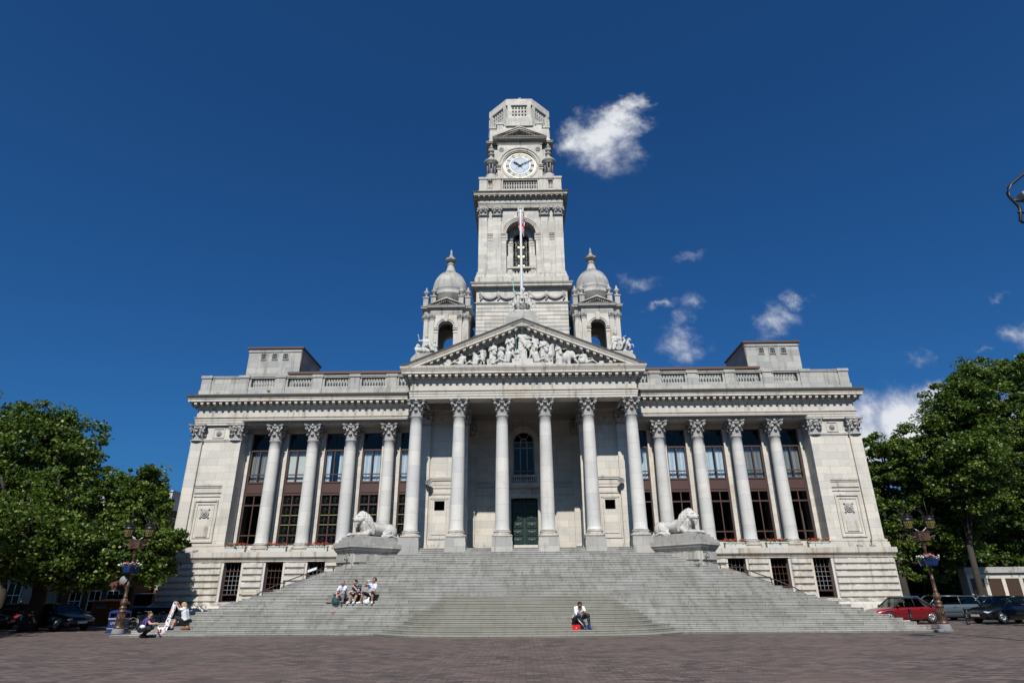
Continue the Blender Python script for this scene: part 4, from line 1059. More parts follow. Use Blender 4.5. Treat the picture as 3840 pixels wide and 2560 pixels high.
mb.box(TX-1.88, TX-1.72, TY-4.0, TY-3.6, 38.75, 39.82); mb.box(TX+1.72, TX+1.88, TY-4.0, TY-3.6, 38.75, 39.82)
mb.box(TX+3.6, TX+4.0, TY-3.2, TY+3.2, 38.75, 39.8); mb.box(TX-4.0, TX-3.6, TY-3.2, TY+3.2, 38.75, 39.8)
part('clock_stage_parapet', mb, 'smooth', G)
for a, b, n in ((-1.72, 1.72, 14), (-3.24, -2.76, 3), (2.76, 3.24, 3)):
    mb = MB(); balus_row(mb, TX+a, TX+b, TY-3.8, 38.75, 39.82, n, r=.075)
    if n > 5: mb.box(TX-1.72, TX+1.72, TY-3.88, TY-3.72, 39.24, 39.32)
    part('balustrade', mb, 'smooth', G)
# clock stage
C0 = TY-3.4
mb = MB()
mb.box(TX-3.15, TX+3.15, TY-3.0, TY+3.0, 38.1, 45.2)
CZ = 42.13
mb.box(TX-2.28, TX+2.28, C0, TY, 38.1, 39.9)
n = 48                                            # face wall with a round hole for the dial
R = 1.72; vs = []; fs = []
for i in range(n):
    t = 2*pi*i/n; dx, dz = cos(t), sin(t); q = min(2.28/max(abs(dx), 1e-6), (2.62 if dz > 0 else 2.3)/max(abs(dz), 1e-6))
    vs += [(TX+R*dx, C0, CZ+R*dz), (TX+q*dx, C0, CZ+q*dz), (TX+R*dx, C0+.35, CZ+R*dz)]
for i in range(n): a = 3*i; b = 3*((i+1) % n); fs += [(a, b, b+1, a+1), (a, a+2, b+2, b)]
mb.add(vs, fs)
mb.box(TX-2.28, TX-2.05, C0+.001, TY-2.9, 39.8, 44.8); mb.box(TX+2.05, TX+2.28, C0+.001, TY-2.9, 39.8, 44.8); mb.box(TX-2.28, TX+2.28, C0+.36, TY-2.9, 39.8, 44.8); mb.box(TX-2.28, TX+2.28, C0+.001, C0+.36, 44.6, 44.8)
part('clock_stage', mb, 'stone', G)
mb = MB()
for r0, r1, pj in ((1.66, 1.78, .03), (1.78, 1.90, .10), (1.90, 2.05, .05), (2.05, 2.18, .13)): mb.archring(TX, CZ, r0, r1, C0-pj, C0+.02, n=56, a0=0 if r1 < 1.8 else 0.0, a1=2*pi if r1 < 1.8 else pi)
for r0, r1, pj in ((1.78, 1.90, .05),): mb.archring(TX, CZ, r0, r1, C0-pj, C0+.02, n=40, a0=pi, a1=2*pi)
for s in (-1, 1):
    a, b = sorted((TX+s*1.92, TX+s*2.38)); 
    for z0, z1, e in ((42.02, 42.1, .16), (41.9, 42.02, .1), (41.6, 41.75, .06)): mb.box(a, b, C0-e, C0+.02, z0, z1)
entab(mb, [(TX-2.28, TY-2.9), (TX-2.28, C0), (TX+2.28, C0), (TX+2.28, TY-2.9)], 44.68, .72, pr=.75, inner=-.4, mod=False, dent=True)
entab(mb, [(TX-3.15, TY+3.0), (TX-3.15, TY-3.0), (TX-2.3, TY-3.0)], 44.60, .68, pr=.5, inner=-.4, mod=False, dent=True)
entab(mb, [(TX+2.3, TY-3.0), (TX+3.15, TY-3.0), (TX+3.15, TY+3.0)], 44.60, .68, pr=.5, inner=-.4, mod=False, dent=True)
# little pediment above the dial
def gable(mb, cx, hw, z0, rise, yf, yb, th=.3, rc=.35):
    sl_ = rise/hw
    for s in (-1, 1):
        for (o, h0, h1) in ((0, -.13, 0), (.08, -th, -.13)):
            vs = []
            for x in (hw, 0):
                for y in (yf+o, yb):
                    for h in (h0, h1): vs.append((cx+s*x, y, max(z0+rise-sl_*x+h, z0)))
            mb.add(vs, [(0,1,5,4),(2,6,7,3),(1,3,7,5),(0,4,6,2),(0,2,3,1)])
    mb.add([(cx-hw,yf+rc,z0),(cx+hw,yf+rc,z0),(cx,yf+rc,z0+rise-.05),(cx-hw,yb,z0),(cx+hw,yb,z0),(cx,yb,z0+rise-.05)], [(0,1,2),(5,4,3),(0,2,5,3),(1,4,5,2)])
    for s in (-1, 1):
        for i in range(int(hw/.16)):
            x = .1+.16*i; zc = z0+rise-sl_*x-th
            if zc-.08 > z0+.02: mb.box(cx+s*x-.04, cx+s*x+.04, yf+.14, yf+rc, zc-.09, zc)
gable(mb, TX, 2.80, 45.40, 1.36, C0-.5, TY-2.2, th=.34, rc=.55)
part('clock_stage_cornice', mb, ['smooth', 'smooth'], G)
mb = MB()
for s in (-1, 1):
    X = TX+s*1.88; Z = 44.12
    mb.archring(X, Z, .2, .27, C0-.06, C0+.02, a0=0, a1=2*pi, n=14)
    for i in range(6): mb.sphere((X+.15*cos(i*pi/3), C0-.03, Z+.15*sin(i*pi/3)), (.07, .05, .07), 6)
    mb.sphere((X, C0-.03, Z), (.07, .06, .07), 6)
part('carved_rosette', mb, 'carved', G)
# the clock
CY = C0+.12
q = MB(); q.v = []
vs = [(TX, CY, CZ)]+[(TX+1.66*cos(2*pi*i/48), CY, CZ+1.66*sin(2*pi*i/48)) for i in range(48)]; q.add(vs, [(0, 1+(i+1) % 48, 1+i) for i in range(48)])
CK = part('clock', q, 'dial', G)
q = MB()
q.archring(TX, CZ, 1.60, 1.68, CY-.05, CY+.0, a0=0, a1=2*pi, n=60); q.archring(TX, CZ, 1.50, 1.535, CY-.03, CY+.0, a0=0, a1=2*pi, n=60); q.archring(TX, CZ, 1.02, 1.045, CY-.03, CY+.0, a0=0, a1=2*pi, n=48)
for i in range(60): t = 2*pi*i/60; q.tube([(TX+1.53*cos(t), CY-.015, CZ+1.53*sin(t)), (TX+1.61*cos(t), CY-.015, CZ+1.61*sin(t))], .02, 4)
rom = ['XII', 'I', 'II', 'III', 'IIII', 'V', 'VI', 'VII', 'VIII', 'IX', 'X', 'XI']
for h, txt in enumerate(rom):                      # raised roman numerals built from strokes, feet towards the centre
    A = pi/2-h*pi/6; ux, uz = sin(A), -cos(A); rx, rz_ = cos(A), sin(A)
    wd = {'I': .085, 'V': .17, 'X': .19}; tot = sum(wd[ch] for ch in txt); x = -tot/2
    def seg(xa, ra, xb, rb, th):
        q.tube([(TX+rx*ra+ux*xa, CY-.02, CZ+rz_*ra+uz*xa), (TX+rx*rb+ux*xb, CY-.02, CZ+rz_*rb+uz*xb)], th, 4, sm=False)
    for ch in txt:
        c = x+wd[ch]/2; h_ = wd[ch]*.36
        if ch == 'I': seg(c, 1.1, c, 1.45, .028)
        elif ch == 'V': seg(c-h_, 1.45, c, 1.1, .028); seg(c+h_, 1.45, c, 1.1, .014)
        else: seg(c-h_, 1.45, c+h_, 1.1, .028); seg(c+h_, 1.45, c-h_, 1.1, .014)
        x += wd[ch]
    for rr in (1.1, 1.45): seg(-tot/2, rr, tot/2, rr, .012)
for i in range(4):
    t = i*pi/2; q.tube([(TX+.50*cos(t)+.46*cos(t+j*2*pi/14), CY-.012, CZ+.50*sin(t)+.46*sin(t+j*2*pi/14)) for j in range(15)], .013, 4)
part('gilt_numerals', q, 'gold', CK)
def hand(A, L, w):
    q = MB(); d = (cos(A), sin(A)); q.tube([(TX-.25*d[0], CY-.08, CZ-.25*d[1]), (TX+.2*d[0], CY-.08, CZ+.2*d[1])], w*.7, 6)
    q.tube([(TX+.2*d[0], CY-.08, CZ+.2*d[1]), (TX+L*.62*d[0], CY-.08, CZ+L*.62*d[1])], w, 6, r2=w*.8)
    q.tube([(TX+L*.6*d[0], CY-.08, CZ+L*.6*d[1]), (TX+L*d[0], CY-.08, CZ+L*d[1])], w*.7, 6, r2=.005)
    for k in (.45, .68): q.tube([(TX+L*k*d[0]-d[1]*w*2.4, CY-.08, CZ+L*k*d[1]+d[0]*w*2.4), (TX+L*k*d[0]+d[1]*w*2.4, CY-.08, CZ+L*k*d[1]-d[0]*w*2.4)], w*.8, 6)
    q.sphere((TX, CY-.09, CZ), (.1, .04, .1), 8); return q
part('minute_hand', hand(pi/2-2*pi*10.3/60, 1.48, .035), 'black', CK); part('hour_hand', hand(pi/2-2*pi*(10.17/12), .98, .05), 'black', CK)
# corner tabernacles
for s in (-1, 1):
    mb = MB(); X, Y = TX+s*2.92, TY-3.32
    mb.lathe([(.62, 40.05), (.66, 40.12), (.60, 40.3), (.56, 40.45), (.56, 40.75), (.52, 40.8)], X, Y, 20)
    for i in range(8): a = i*pi/4+pi/8; mb.lathe([(.10, 40.8), (.09, 42.1), (.11, 42.15)], X+.40*cos(a), Y+.40*sin(a), 8)
    mb.lathe([(.16, 40.8), (.16, 42.1)], X, Y, 10)
    mb.lathe([(.52, 42.08), (.58, 42.14), (.60, 42.3), (.72, 42.4), (.74, 42.5), (.60, 42.62), (.44, 42.85), (.28, 43.0), (.26, 43.05)], X, Y, 20)
    mb.lathe([(.24, 43.0), (.20, 43.1), (.2, 43.35), (.30, 43.42), (.34, 43.5), (.22, 43.6), (.12, 43.75), (.14, 43.8)], X, Y, 8)
    mb.lathe([(.13, 43.75), (.30, 43.9), (.28, 44.0), (.10, 44.1)], X, Y, 10)
    for i in range(4): a = i*pi/2; mb.archring(X+.2*cos(a), 44.15, .05, .11, Y-.04+.2*sin(a), Y+.04+.2*sin(a), a0=0, a1=2*pi, n=8)
    mb.lathe([(.08, 44.1), (.12, 44.4), (.2, 44.48), (.1, 44.6), (.05, 44.75), (.02, 44.85)], X, Y, 8)
    part('corner_tabernacle', mb, 'carved', G)
# attic and octagonal lantern
mb = MB()
mb.box(TX-3.12, TX+3.12, TY-2.95, TY+2.95, 45.2, 47.2); mb.box(TX-3.2, TX+3.2, TY-3.03, TY+3.03, 47.2, 47.38); mb.box(TX-3.2, TX+3.2, TY-3.03, TY+3.03, 45.2, 45.75)
mb.box(TX-2.3, TX+2.3, TY-3.14, TY+3.14, 45.2, 47.6); mb.box(TX-2.36, TX+2.36, TY-3.18, TY+3.18, 47.45, 47.62)
for s in (-1, 1):
    a, b = sorted((TX+s*1.72, TX+s*2.36)); mb.box(a, b, TY-3.24, TY-2.8, 45.3, 47.5); a, b = sorted((TX+s*1.66, TX+s*2.46)); mb.box(a, b, TY-3.30, TY-2.8, 47.5, 47.74)
part('tower_attic', mb, 'stone', G)
O = MB(); oc = lambda r: [(TX+r/cos(pi/8)*cos(pi/8+i*pi/4), TY+r/cos(pi/8)*sin(pi/8+i*pi/4)) for i in range(8)][::-1]
O.sweep(oc(3.0), [(-.3, 47.3), (.06, 47.3), (.06, 47.55), (0, 47.62), (0, 48.35), (-.3, 48.35)], True)
O.sweep(oc(3.0), [(-.3, 50.05), (0, 50.05), (.0, 50.3), (.06, 50.35), (.08, 50.5), (.2, 50.6), (.2, 50.75), (.24, 50.86), (-.3, 50.9)], True)
P8 = oc(3.0)
for i in range(8):
    p = np.array(P8[i]); q_ = np.array(P8[(i+1) % 8]); d = (q_-p)/np.linalg.norm(q_-p); o = np.array([d[1], -d[0]]); L = np.linalg.norm(q_-p)
    def slab(t0, t1, z0, z1, pj=0., dp=.3):
        vs = []
        for zz_ in (z0, z1):
            for oo in (pj, -dp):
                for t in (t0, t1): vs.append((*(p+d*t+o*oo), zz_))
        O.add(vs, [(0,1,3,2),(4,6,7,5),(0,4,5,1),(2,3,7,6),(0,2,6,4),(1,5,7,3)])
    slab(0, .38, 48.35, 50.05, .05); slab(L-.38, L, 48.35, 50.05, .05)
    # pierced lattice panel
    nx_, nz_ = 5, 3; ax_, az_ = .42, 48.62; wx, wz = (L-.84)/nx_, (50.0-az_)/nz_*.98
    slab(.38, L-.38, 48.35, az_, -.03, .2)
    for a in range(nx_+1): slab(ax_+a*wx-.085, ax_+a*wx+.085, az_, 50.05, -.05, .16)
    for b in range(nz_+1): slab(.38, L-.38, az_+b*wz-.09, az_+b*wz+.09, -.052, .158)
    for a in range(nx_):
        for b in range(nz_):
            for sx, sz in ((-1, -1), (-1, 1), (1, -1), (1, 1)):
                cx_, cz_ = ax_+(a+.5)*wx, az_+(b+.5)*wz; slab(cx_+min(sx*wx*.5, sx*wx*.26), cx_+max(sx*wx*.5, sx*wx*.26), cz_+min(sz*wz*.5, sz*wz*.3), cz_+max(sz*wz*.5, sz*wz*.3), -.054, .15)
part('lantern', O, 'stone', G)
q = MB(); q.add([(x, y, 50.88) for x, y in oc(3.1)], [tuple(range(8))]); part('lantern_roof', q, 'roof', G)
q = MB(); q.tube([(TX, TY-2.6, 50.9), (TX, TY-2.6, 51.75)], .14, 8, r2=.015)
for i in range(5): a = i*1.256; q.tube([(TX+.1*cos(a), TY-2.6+.1*sin(a), 50.95), (TX+.5*cos(a), TY-2.6+.5*sin(a), 51.3)], .03, 4)
part('lantern_spike', q, 'white_p', G)

# ------------------------------------------------------------------ domed turrets either side
for s in (-1, 1):
    cx, cy = s*6.56, 50.5; t = MB(); hw = 1.95
    T_ = bpy.data.objects.new('turret', None); COL.objects.link(T_); T_.parent = G; w = WL[G.name]; T_.location = (cx-w[0], cy-w[1], 15.4-w[2]); WL[T_.name] = (cx, cy, 15.4)
    t.box(cx-2.05, cx+2.05, cy-2.05, cy+2.05, 15.4, 19.0)
    yf = cy-hw
    for sg in (-1, 1):                           # front and back arches
        ya, yb = (yf, yf+.55) if sg < 0 else (cy+hw-.55, cy+hw)
        t.archwall(cx-hw, cx+hw, 19.0, 24.3, cx, .66, 23.0, ya, yb)
    for sg in (-1, 1):
        m2 = MB(); m2.archwall(-hw+.55, hw-.55, 19.0, 24.3, 0, .66, 23.0, 0, .55)
        for k in range(len(m2.v)):
            x, y, z = m2.v[k]; m2.v[k] = (cx+(sg*(hw-y) if True else 0), cy+x, z)
        t.merge(m2)
    part('turret_body', t, 'stone', T_)
    t = MB(); t.box(cx-1.3, cx+1.3, yf-.16, yf, 19.0, 19.9)
    for a, b in ((-1.38, -.66), (.66, 1.38)): t.box(cx+a, cx+b, yf-.16, yf, 19.0, 24.3)
    t.archwall(cx-.66, cx+.66, 22.9, 24.3, cx, .66, 23.0, yf-.16, yf)
    part('turret_bay', t, 'stone_w', T_)
    d = MB()
    d.archring(cx, 23.0, .66, .78, yf-.20, yf-.1); d.archring(cx, 23.0, .78, .90, yf-.25, yf-.1)
    for sg in (-1, 1):
        a, b = sorted((cx+sg*.62, cx+sg*1.02)); 
        for z0, z1, e in ((22.92, 23.0, .12), (22.78, 22.92, .07), (22.5, 22.6, .04)): d.box(a, b, yf-.16-e, yf-.1, z0, z1)
    d.add([(cx-.13,yf-.3,23.55),(cx+.13,yf-.3,23.55),(cx+.2,yf-.3,24.3),(cx-.2,yf-.3,24.3),(cx-.13,yf-.1,23.55),(cx+.13,yf-.1,23.55),(cx+.2,yf-.1,24.3),(cx-.2,yf-.1,24.3)], [(0,1,2,3),(0,4,5,1),(1,5,6,2),(0,3,7,4)])
    for sg in (-1, 1):
        for x, yq in ((1.20, yf-.22), (1.74, yf-.06)):
            X = cx+sg*x; d.box(X-.19, X+.19, yq-.04, yf+.02, 19.2, 23.75); d.box(X-.23, X+.23, yq-.08, yf+.02, 19.0, 19.25)
    entab(d, [(cx-1.38, yf), (cx-1.38, yf-.18), (cx+1.38, yf-.18), (cx+1.38, yf)], 24.22, .82, pr=.45, inner=-.3, mod=False, dent=True)
    entab(d, sq(hw, cx, cy), 24.22, .78, pr=.45, closed=True, inner=-.3, mod=False, dent=True)
    gable(d, cx, 1.66, 25.02, .78, yf-.5, yf+.8, th=.22, rc=.4)
    part('turret_moulding', d, ['smooth', 'weather'], T_)
    m_ct = capital_mb(.19, .52, .27, sq=1.).mesh('capital', 'carved') if 'mct' not in globals() else mct
    globals()['mct'] = m_ct
    for sg in (-1, 1):
        for x, yq in ((1.20, yf-.07), (1.74, yf+.10)): place('turret_capital', m_ct, T_, (cx+sg*x, yq, 23.72))
        place('turret_capital', m_ct, T_, (cx+sg*1.86, yf+.30, 23.72))
        place('turret_capital', m_ct, T_, (cx+sg*1.86, cy+hw-.3, 23.72))
    t = MB(); t.box(cx-1.9, cx+1.9, cy-1.9, cy+1.9, 24.9, 25.2)
    t.lathe([(1.62, 25.1), (1.62, 26.55), (1.70, 26.62), (1.72, 26.75), (1.60, 26.85), (1.60, 27.2), (1.64, 27.25), (1.62, 27.32)]+[(1.60*cos(a)**.85, 27.32+2.15*sin(a)) for a in [i*1.06/12 for i in range(13)]]+[(.60, 29.34), (.47, 29.55), (.38, 29.85), (.31, 30.15), (.29, 30.3)], cx, cy, 40)
    part('dome', t, 'weather', T_)
    t = MB(); t.lathe([(.29, 30.2), (.38, 30.27), (.38, 30.35), (.30, 30.42), (.26, 30.6), (.42, 30.68), (.55, 30.85), (.58, 31.0), (.50, 31.1), (.34, 31.18), (.2, 31.45), (.16, 31.6)], cx, cy, 8, sm=False)
    t.lathe([(.15, 31.55), (.2, 31.62), (.12, 31.75), (.09, 31.9), (.14, 31.96), (.10, 32.1), (.05, 32.2), (.06, 32.28), (.02, 32.4)], cx, cy, 10)
    t.v = [(x, y, 30.2+(z-30.2)*.8 if z > 30.2 else z) for x, y, z in t.v]
    part('dome_finial', t, 'weather', T_)
    for ux in (-1, 1):
        for uy in (-1, 1):
            for ax_, ay_ in ((1.85, 1.85), (1.22, 1.62)):
                t = MB(); X, Y = cx+ux*ax_, cy+uy*ay_
                z0 = 24.95 if ax_ > 1.5 else 25.2
                t.box(X-.22, X+.22, Y-.22, Y+.22, z0, z0+.92); t.box(X-.28, X+.28, Y-.28, Y+.28, z0+.92, z0+1.02)
                t.lathe([(.20, z0+1.02), (.20, z0+1.08), (.10, z0+1.16), (.09, z0+1.25), (.24, z0+1.42), (.27, z0+1.52), (.25, z0+1.57), (.13, z0+1.70), (.08, z0+1.82), (.07, z0+1.92), (.02, z0+2.05)], X, Y, 12); part('urn', t, 'weather', T_)
    t = MB()
    for j, z in enumerate((20.3, 20.75, 21.1)): t.sphere((cx-s*1.74 if s > 0 else cx+1.74, yf-.16, z), (.16-.03*j, .08, .14), 8)
    part('turret_carving', t, 'carved', T_)
# ------------------------------------------------------------------ figures
def body(pel, che, hea, hands, elbows, knees, feet, toes, sd=(1, 0, 0), s=1., T=(0, 1, 2, 3, 4), face=(0, -1, 0), slim=1., sleeve=.55, bare_leg=1., robe=False, hips=.10, shw=.175, hairlen=0., fingers=True, curl=1., stat=False):
    # hands, elbows, knees, feet, toes: pairs (image-left, image-right); returns limb primitives tagged skin/top/bottom/shoe/hair
    sk, tp, bt, sh, hr = T
    pel, che, hea, sd, face = V(*pel), V(*che), V(*hea), V(*sd), V(*face); sd = sd/np.linalg.norm(sd); face = face/np.linalg.norm(face)
    up = che-pel; up = up/np.linalg.norm(up); P = []; F = []
    fr = np.cross(sd, up)
    for q in (-1, 1):
        P.append(('c', pel+sd*q*.065*s, che+sd*q*.085*s-up*.02*s, .125*s*slim, .125*s*slim, tp))
    P.append(('c', pel+sd*-.07*s, pel+sd*.07*s, .13*s*slim, .13*s*slim, bt))
    P.append(('c', che+sd*-.12*s+up*.10*s, che+sd*.12*s+up*.10*s, .075*s, .075*s, tp))
    neck0 = che+up*.14*s; nd = hea-neck0; L = np.linalg.norm(nd)
    P.append(('c', neck0, hea-nd*.25, .056*s, .05*s, sk))
    # head, jaw, nose, ears, hair
    hu = nd/L; hu = hu-face*(hu@face)*.4; hu /= np.linalg.norm(hu); hs = np.cross(face, hu); hs /= np.linalg.norm(hs)
    P.append(('c', hea-hu*.015*s, hea+hu*.045*s, .079*s, .083*s, sk))
    P.append(('c', hea-hu*.07*s+face*.03*s, hea-hu*.02*s+face*.02*s, .05*s, .062*s, sk))
    F.append(('c', hea+face*.08*s-hu*.028*s, hea+face*.075*s+hu*.012*s, .017*s, .009*s, sk))
    F.append(('c', hea+face*.066*s-hu*.066*s-hs*.018*s, hea+face*.066*s-hu*.066*s+hs*.018*s, .010*s, .010*s, sk))
    for q in (-1, 1):
        F.append(('c', hea+hs*q*.084*s-hu*.02*s, hea+hs*q*.088*s+hu*.012*s, .016*s, .017*s, sk))
        F.append(('c', hea+face*.072*s+hs*q*.03*s+hu*.012*s, hea+face*.072*s+hs*q*.034*s+hu*.012*s, .012*s, .012*s, sk if stat else hr))
    P.append(('c', hea+hu*.055*s-face*.02*s, hea+hu*.03*s-face*.045*s, .088*s*curl, .082*s*curl, hr))
    if hairlen:
        for q in (-1, 0, 1): P.append(('c', hea-face*.05*s+hs*q*.05*s, hea-face*.07*s+hs*q*.06*s-hu*hairlen*s, .06*s, .045*s, hr))
    for i, q in enumerate((-1, 1)):
        S_ = che+up*.09*s+sd*q*shw*s; E = V(*elbows[i]); H = V(*hands[i])
        m = S_+(E-S_)*sleeve
        P.append(('c', S_, m, .060*s*slim, .056*s*slim, tp)); P.append(('c', S_, E, .045*s*slim, .038*s*slim, sk)); P.append(('c', E, H, .040*s, .027*s, sk))
        d = H-E; d = d/np.linalg.norm(d); ax = np.cross(d, V(0, 0, 1)+face*.01); ax /= np.linalg.norm(ax)+1e-6; nn = np.cross(d, ax)
        P.append(('c', H, H+d*.055*s, .030*s, .034*s, sk))
        if fingers:
            for j in range(4):
                b = H+d*.075*s+ax*(j-1.5)*.017*s; ln = (.030, .036, .034, .026)[j]*s
                k1 = b+d*ln-nn*q*.006*s; k2 = k1+d*ln*.6-nn*.016*s; F.append(('c', b, k1, .0095*s, .0088*s, sk)); F.append(('c', k1, k2, .0088*s, .0075*s, sk))
            b = H+d*.03*s+ax*.028*s; F.append(('c', b, b+d*.035*s+ax*.02*s, .011*s, .009*s, sk))
        hp = pel+sd*q*hips*s; K = V(*knees[i]); A = V(*feet[i]); t = V(*toes[i])
        if robe:
            P.append(('c', hp, K, .115*s, .10*s, bt)); P.append(('c', K, A, .10*s, .11*s, bt))
        else:
            P.append(('c', hp, hp+(K-hp)*min(1, bare_leg*1.0), .098*s*slim, .078*s*slim, bt)); P.append(('c', hp, K, .085*s*slim, .060*s, sk if bare_leg < 1.5 else bt))
            lt = bt if bare_leg >= 1.5 else sk
            P.append(('c', K, K+(A-K)*.4, .056*s*(1.12 if bare_leg >= 1.5 else 1), .056*s*(1.12 if bare_leg >= 1.5 else 1), lt)); P.append(('c', K+(A-K)*.4, A, .056*s, .038*s*(1.35 if bare_leg >= 1.5 else 1), lt))
        dn = V(0, 0, -.04*s)
        P.append(('c', A+dn*.6, t, .045*s, .033*s, sh)); P.append(('c', A-(t-A)*.25+dn, t, .034*s, .030*s, sh))
    return P, F

def stand(name, x, zf, zh, arms='fold', robe=True, extra=(), hat=None, fx=0., y=40.5, label=None):
    h = zh-zf; s = h/1.72; z = lambda a: zf+a*s
    pel = (x, y, z(.95)); che = (x+.02*s, y-.03*s, z(1.30)); hea = (x+fx*.04, y-.07*s, z(1.60))
    ar = {'fold': (((x+.06*s, y-.22*s, z(1.18)), (x-.04*s, y-.24*s, z(1.12))), ((x-.26*s, y-.08*s, z(1.08)), (x+.26*s, y-.08*s, z(1.08)))),
          'down': (((x-.27*s, y-.08*s, z(.82)), (x+.27*s, y-.08*s, z(.82))), ((x-.27*s, y-.02*s, z(1.08)), (x+.27*s, y-.02*s, z(1.08)))),
          'spear': (((x-.36*s, y-.18*s, z(1.55)), (x+.22*s, y-.2*s, z(.98))), ((x-.33*s, y-.04*s, z(1.25)), (x+.27*s, y-.05*s, z(1.12)))),
          'tray': (((x-.34*s, y-.22*s, z(1.30)), (x-.10*s, y-.24*s, z(1.10))), ((x-.26*s, y-.06*s, z(1.10)), (x+.25*s, y-.06*s, z(1.08)))),
          'out': (((x-.02*s, y-.24*s, z(1.16)), (x+.55*s, y-.16*s, z(1.22))), ((x-.25*s, y-.08*s, z(1.10)), (x+.34*s, y-.06*s, z(1.22)))),
          'up': (((x-.30*s, y-.2*s, z(1.45)), (x+.27*s, y-.08*s, z(.85))), ((x-.36*s, y-.1*s, z(1.18)), (x+.27*s, y-.02*s, z(1.08))))}[arms]
    kn = ((x-.10*s, y-.10*s, z(.50)), (x+.12*s, y-.05*s, z(.50))); ft = ((x-.12*s, y-.02*s, z(.06)), (x+.13*s, y-.02*s, z(.06)))
    to = ((x-.15*s, y-.18*s, z(.04)), (x+.18*s, y-.16*s, z(.04)))
    P, F = body(pel, che, hea, ar[0], ar[1], kn, ft, to, s=s*1.05, T=(0,)*5, robe=robe, fingers=False, stat=True, curl=1.12, face=(fx*.5, -1, 0))
    if robe: P += [('c', V(x, y, z(.9)), V(x+.02, y, z(.08)), .13*s, .19*s, 0), ('c', V(x-.18*s, y-.06*s, z(1.38)), V(x+.14*s, y-.12*s, z(.85)), .08*s, .13*s, 0)]
    else: P += [('c', V(x, y, z(.98)), V(x, y, z(.62)), .17*s, .21*s, 0)]
    if hat == 'helmet': P += [('c', V(x, y-.04, z(1.70)), V(x, y, z(1.72)), .11*s, .11*s, 0)]; F += [('c', V(x, y-.12*s, z(1.84)), V(x, y+.10*s, z(1.74)), .035*s, .05*s, 0), ('c', V(x, y-.18*s, z(1.70)), V(x, y-.1*s, z(1.74)), .03*s, .05*s, 0)]
    P = list(P)+list(extra)
    cx, cy = x, y
    def disp(p):
        a = np.arctan2(p[:, 1]-cy, p[:, 0]-cx); m = np.clip((z(1.0)-p[:, 2])/(.3*s), 0, 1)
        return .022*s*np.sin(a*13+4*np.sin(p[:, 2]*3)+x*9)*m*(1 if robe else .3)+.008*s*np.sin(p[:, 2]*34/s+p[:, 0]*22/s)*(1-m)
    me = organic(name, P, .030, .014*s, ['statue'], disp, F)
    return part(name, me, None, G, (0, 0, 0), label=label)
def recline(name, x, zf, d, hx, hz, y=40.35, s=.95, beard=False, extra=(), label=None):
    # lying figure: trunk near x, legs stretching towards d (-1 left, 1 right)
    pel = (x+d*.12*s, y, zf+.20*s); che = (x-d*.02*s, y-.02, (zf+.2*s+hz)/2+.03); hea = (hx, y-.07, hz-.10*s)
    hands = ((hx-.42*s, y-.12, zf+.22*s), (hx+.42*s, y-.14, zf+.28*s)) if d > 0 else ((hx-.40*s, y-.14, zf+.28*s), (hx+.42*s, y-.12, zf+.20*s))
    if d > 0: hands = (hands[0], (x+.55*s, y-.15, zf+.5*s))
    else: hands = ((x-.5*s, y-.15, zf+.45*s), hands[1])
    el = ((hx-.30*s, y-.02, zf+.5*s), (hx+.30*s, y-.02, zf+.5*s))
    kn = [(x+d*.60*s, y-.12, zf+.34*s), (x+d*.58*s, y+.03, zf+.16*s)]; ft = [(x+d*.98*s, y-.1, zf+.08*s), (x+d*1.02*s, y+.02, zf+.07*s)]; to = [(x+d*1.16*s, y-.1, zf+.07*s), (x+d*1.18*s, y, zf+.1*s)]
    P, F = body(pel, che, hea, hands, el, kn, ft, to, s=s, T=(0,)*5, robe=False, fingers=False, stat=True, curl=1.15, face=(d*.25, -1, 0), hips=.05, slim=1.15)
    P = list(P)+[('c', V(x-.2, y+.1, zf+.04), V(x+d*.7*s, y+.08, zf+.04), .12, .10, 0)]
    if beard: P.append(('c', V(hx, y-.13, hz-.2*s), V(hx, y-.12, hz-.38*s), .06, .035, 0))
    me = organic(name, P+list(extra), .030, .014, ['statue'], wob(.008, 24), F); return part(name, me, None, G, (0, 0, 0), label=label)
stand('pediment_figure', -2.84, 16.48, 17.98, 'up', robe=False, fx=-.5, label='carved youth in a short tunic with one hand raised')
stand('pediment_figure', -2.12, 16.48, 18.30, 'fold', fx=.6, label='carved robed woman with hooded head and folded arms')
stand('pediment_figure', -.90, 16.9, 18.92, 'fold', fx=.5, label='carved robed woman left of the helmeted figure')
stand('pediment_figure', -.02, 16.92, 19.22, 'spear', hat='helmet', extra=[('e', V(.36, 40.22, 18.05), V(.27, .05, .33), np.eye(3), 0, 0)], label='tall carved helmeted woman with round shield in the centre')
stand('pediment_figure', .78, 16.7, 18.93, 'tray', fx=-.5, extra=[cone((.30, 40.2, 18.45), (.62, 40.2, 18.47), .07, .07), ell((.42, 40.2, 18.56), (.12, .1, .08))], label='carved robed woman carrying a tray of fruit')
stand('pediment_figure', 1.52, 16.5, 18.66, 'fold', fx=-.6, label='carved robed man beside the horse')
stand('pediment_figure', 2.55, 16.48, 18.20, 'out', fx=-.2, label='carved robed woman reaching over the elephant')
recline('reclining_figure', -4.25, 16.45, -1, -4.33, 17.42, label='carved man reclining beside the cogwheel')
recline('reclining_figure', -3.25, 16.45, -1, -3.08, 17.26, s=.85, label='carved woman reclining below the left horse')
recline('reclining_figure', -1.0, 16.52, -1, -.88, 17.78, y=40.2, s=1.05, label='carved seated man with legs stretched to the left')
recline('reclining_figure', .85, 16.52, 1, .80, 17.72, y=40.2, s=1.05, beard=True, label='carved bearded man with legs stretched to the right')
recline('reclining_figure', 4.3, 16.45, 1, 4.22, 17.52, label='carved man reclining beside the bales')
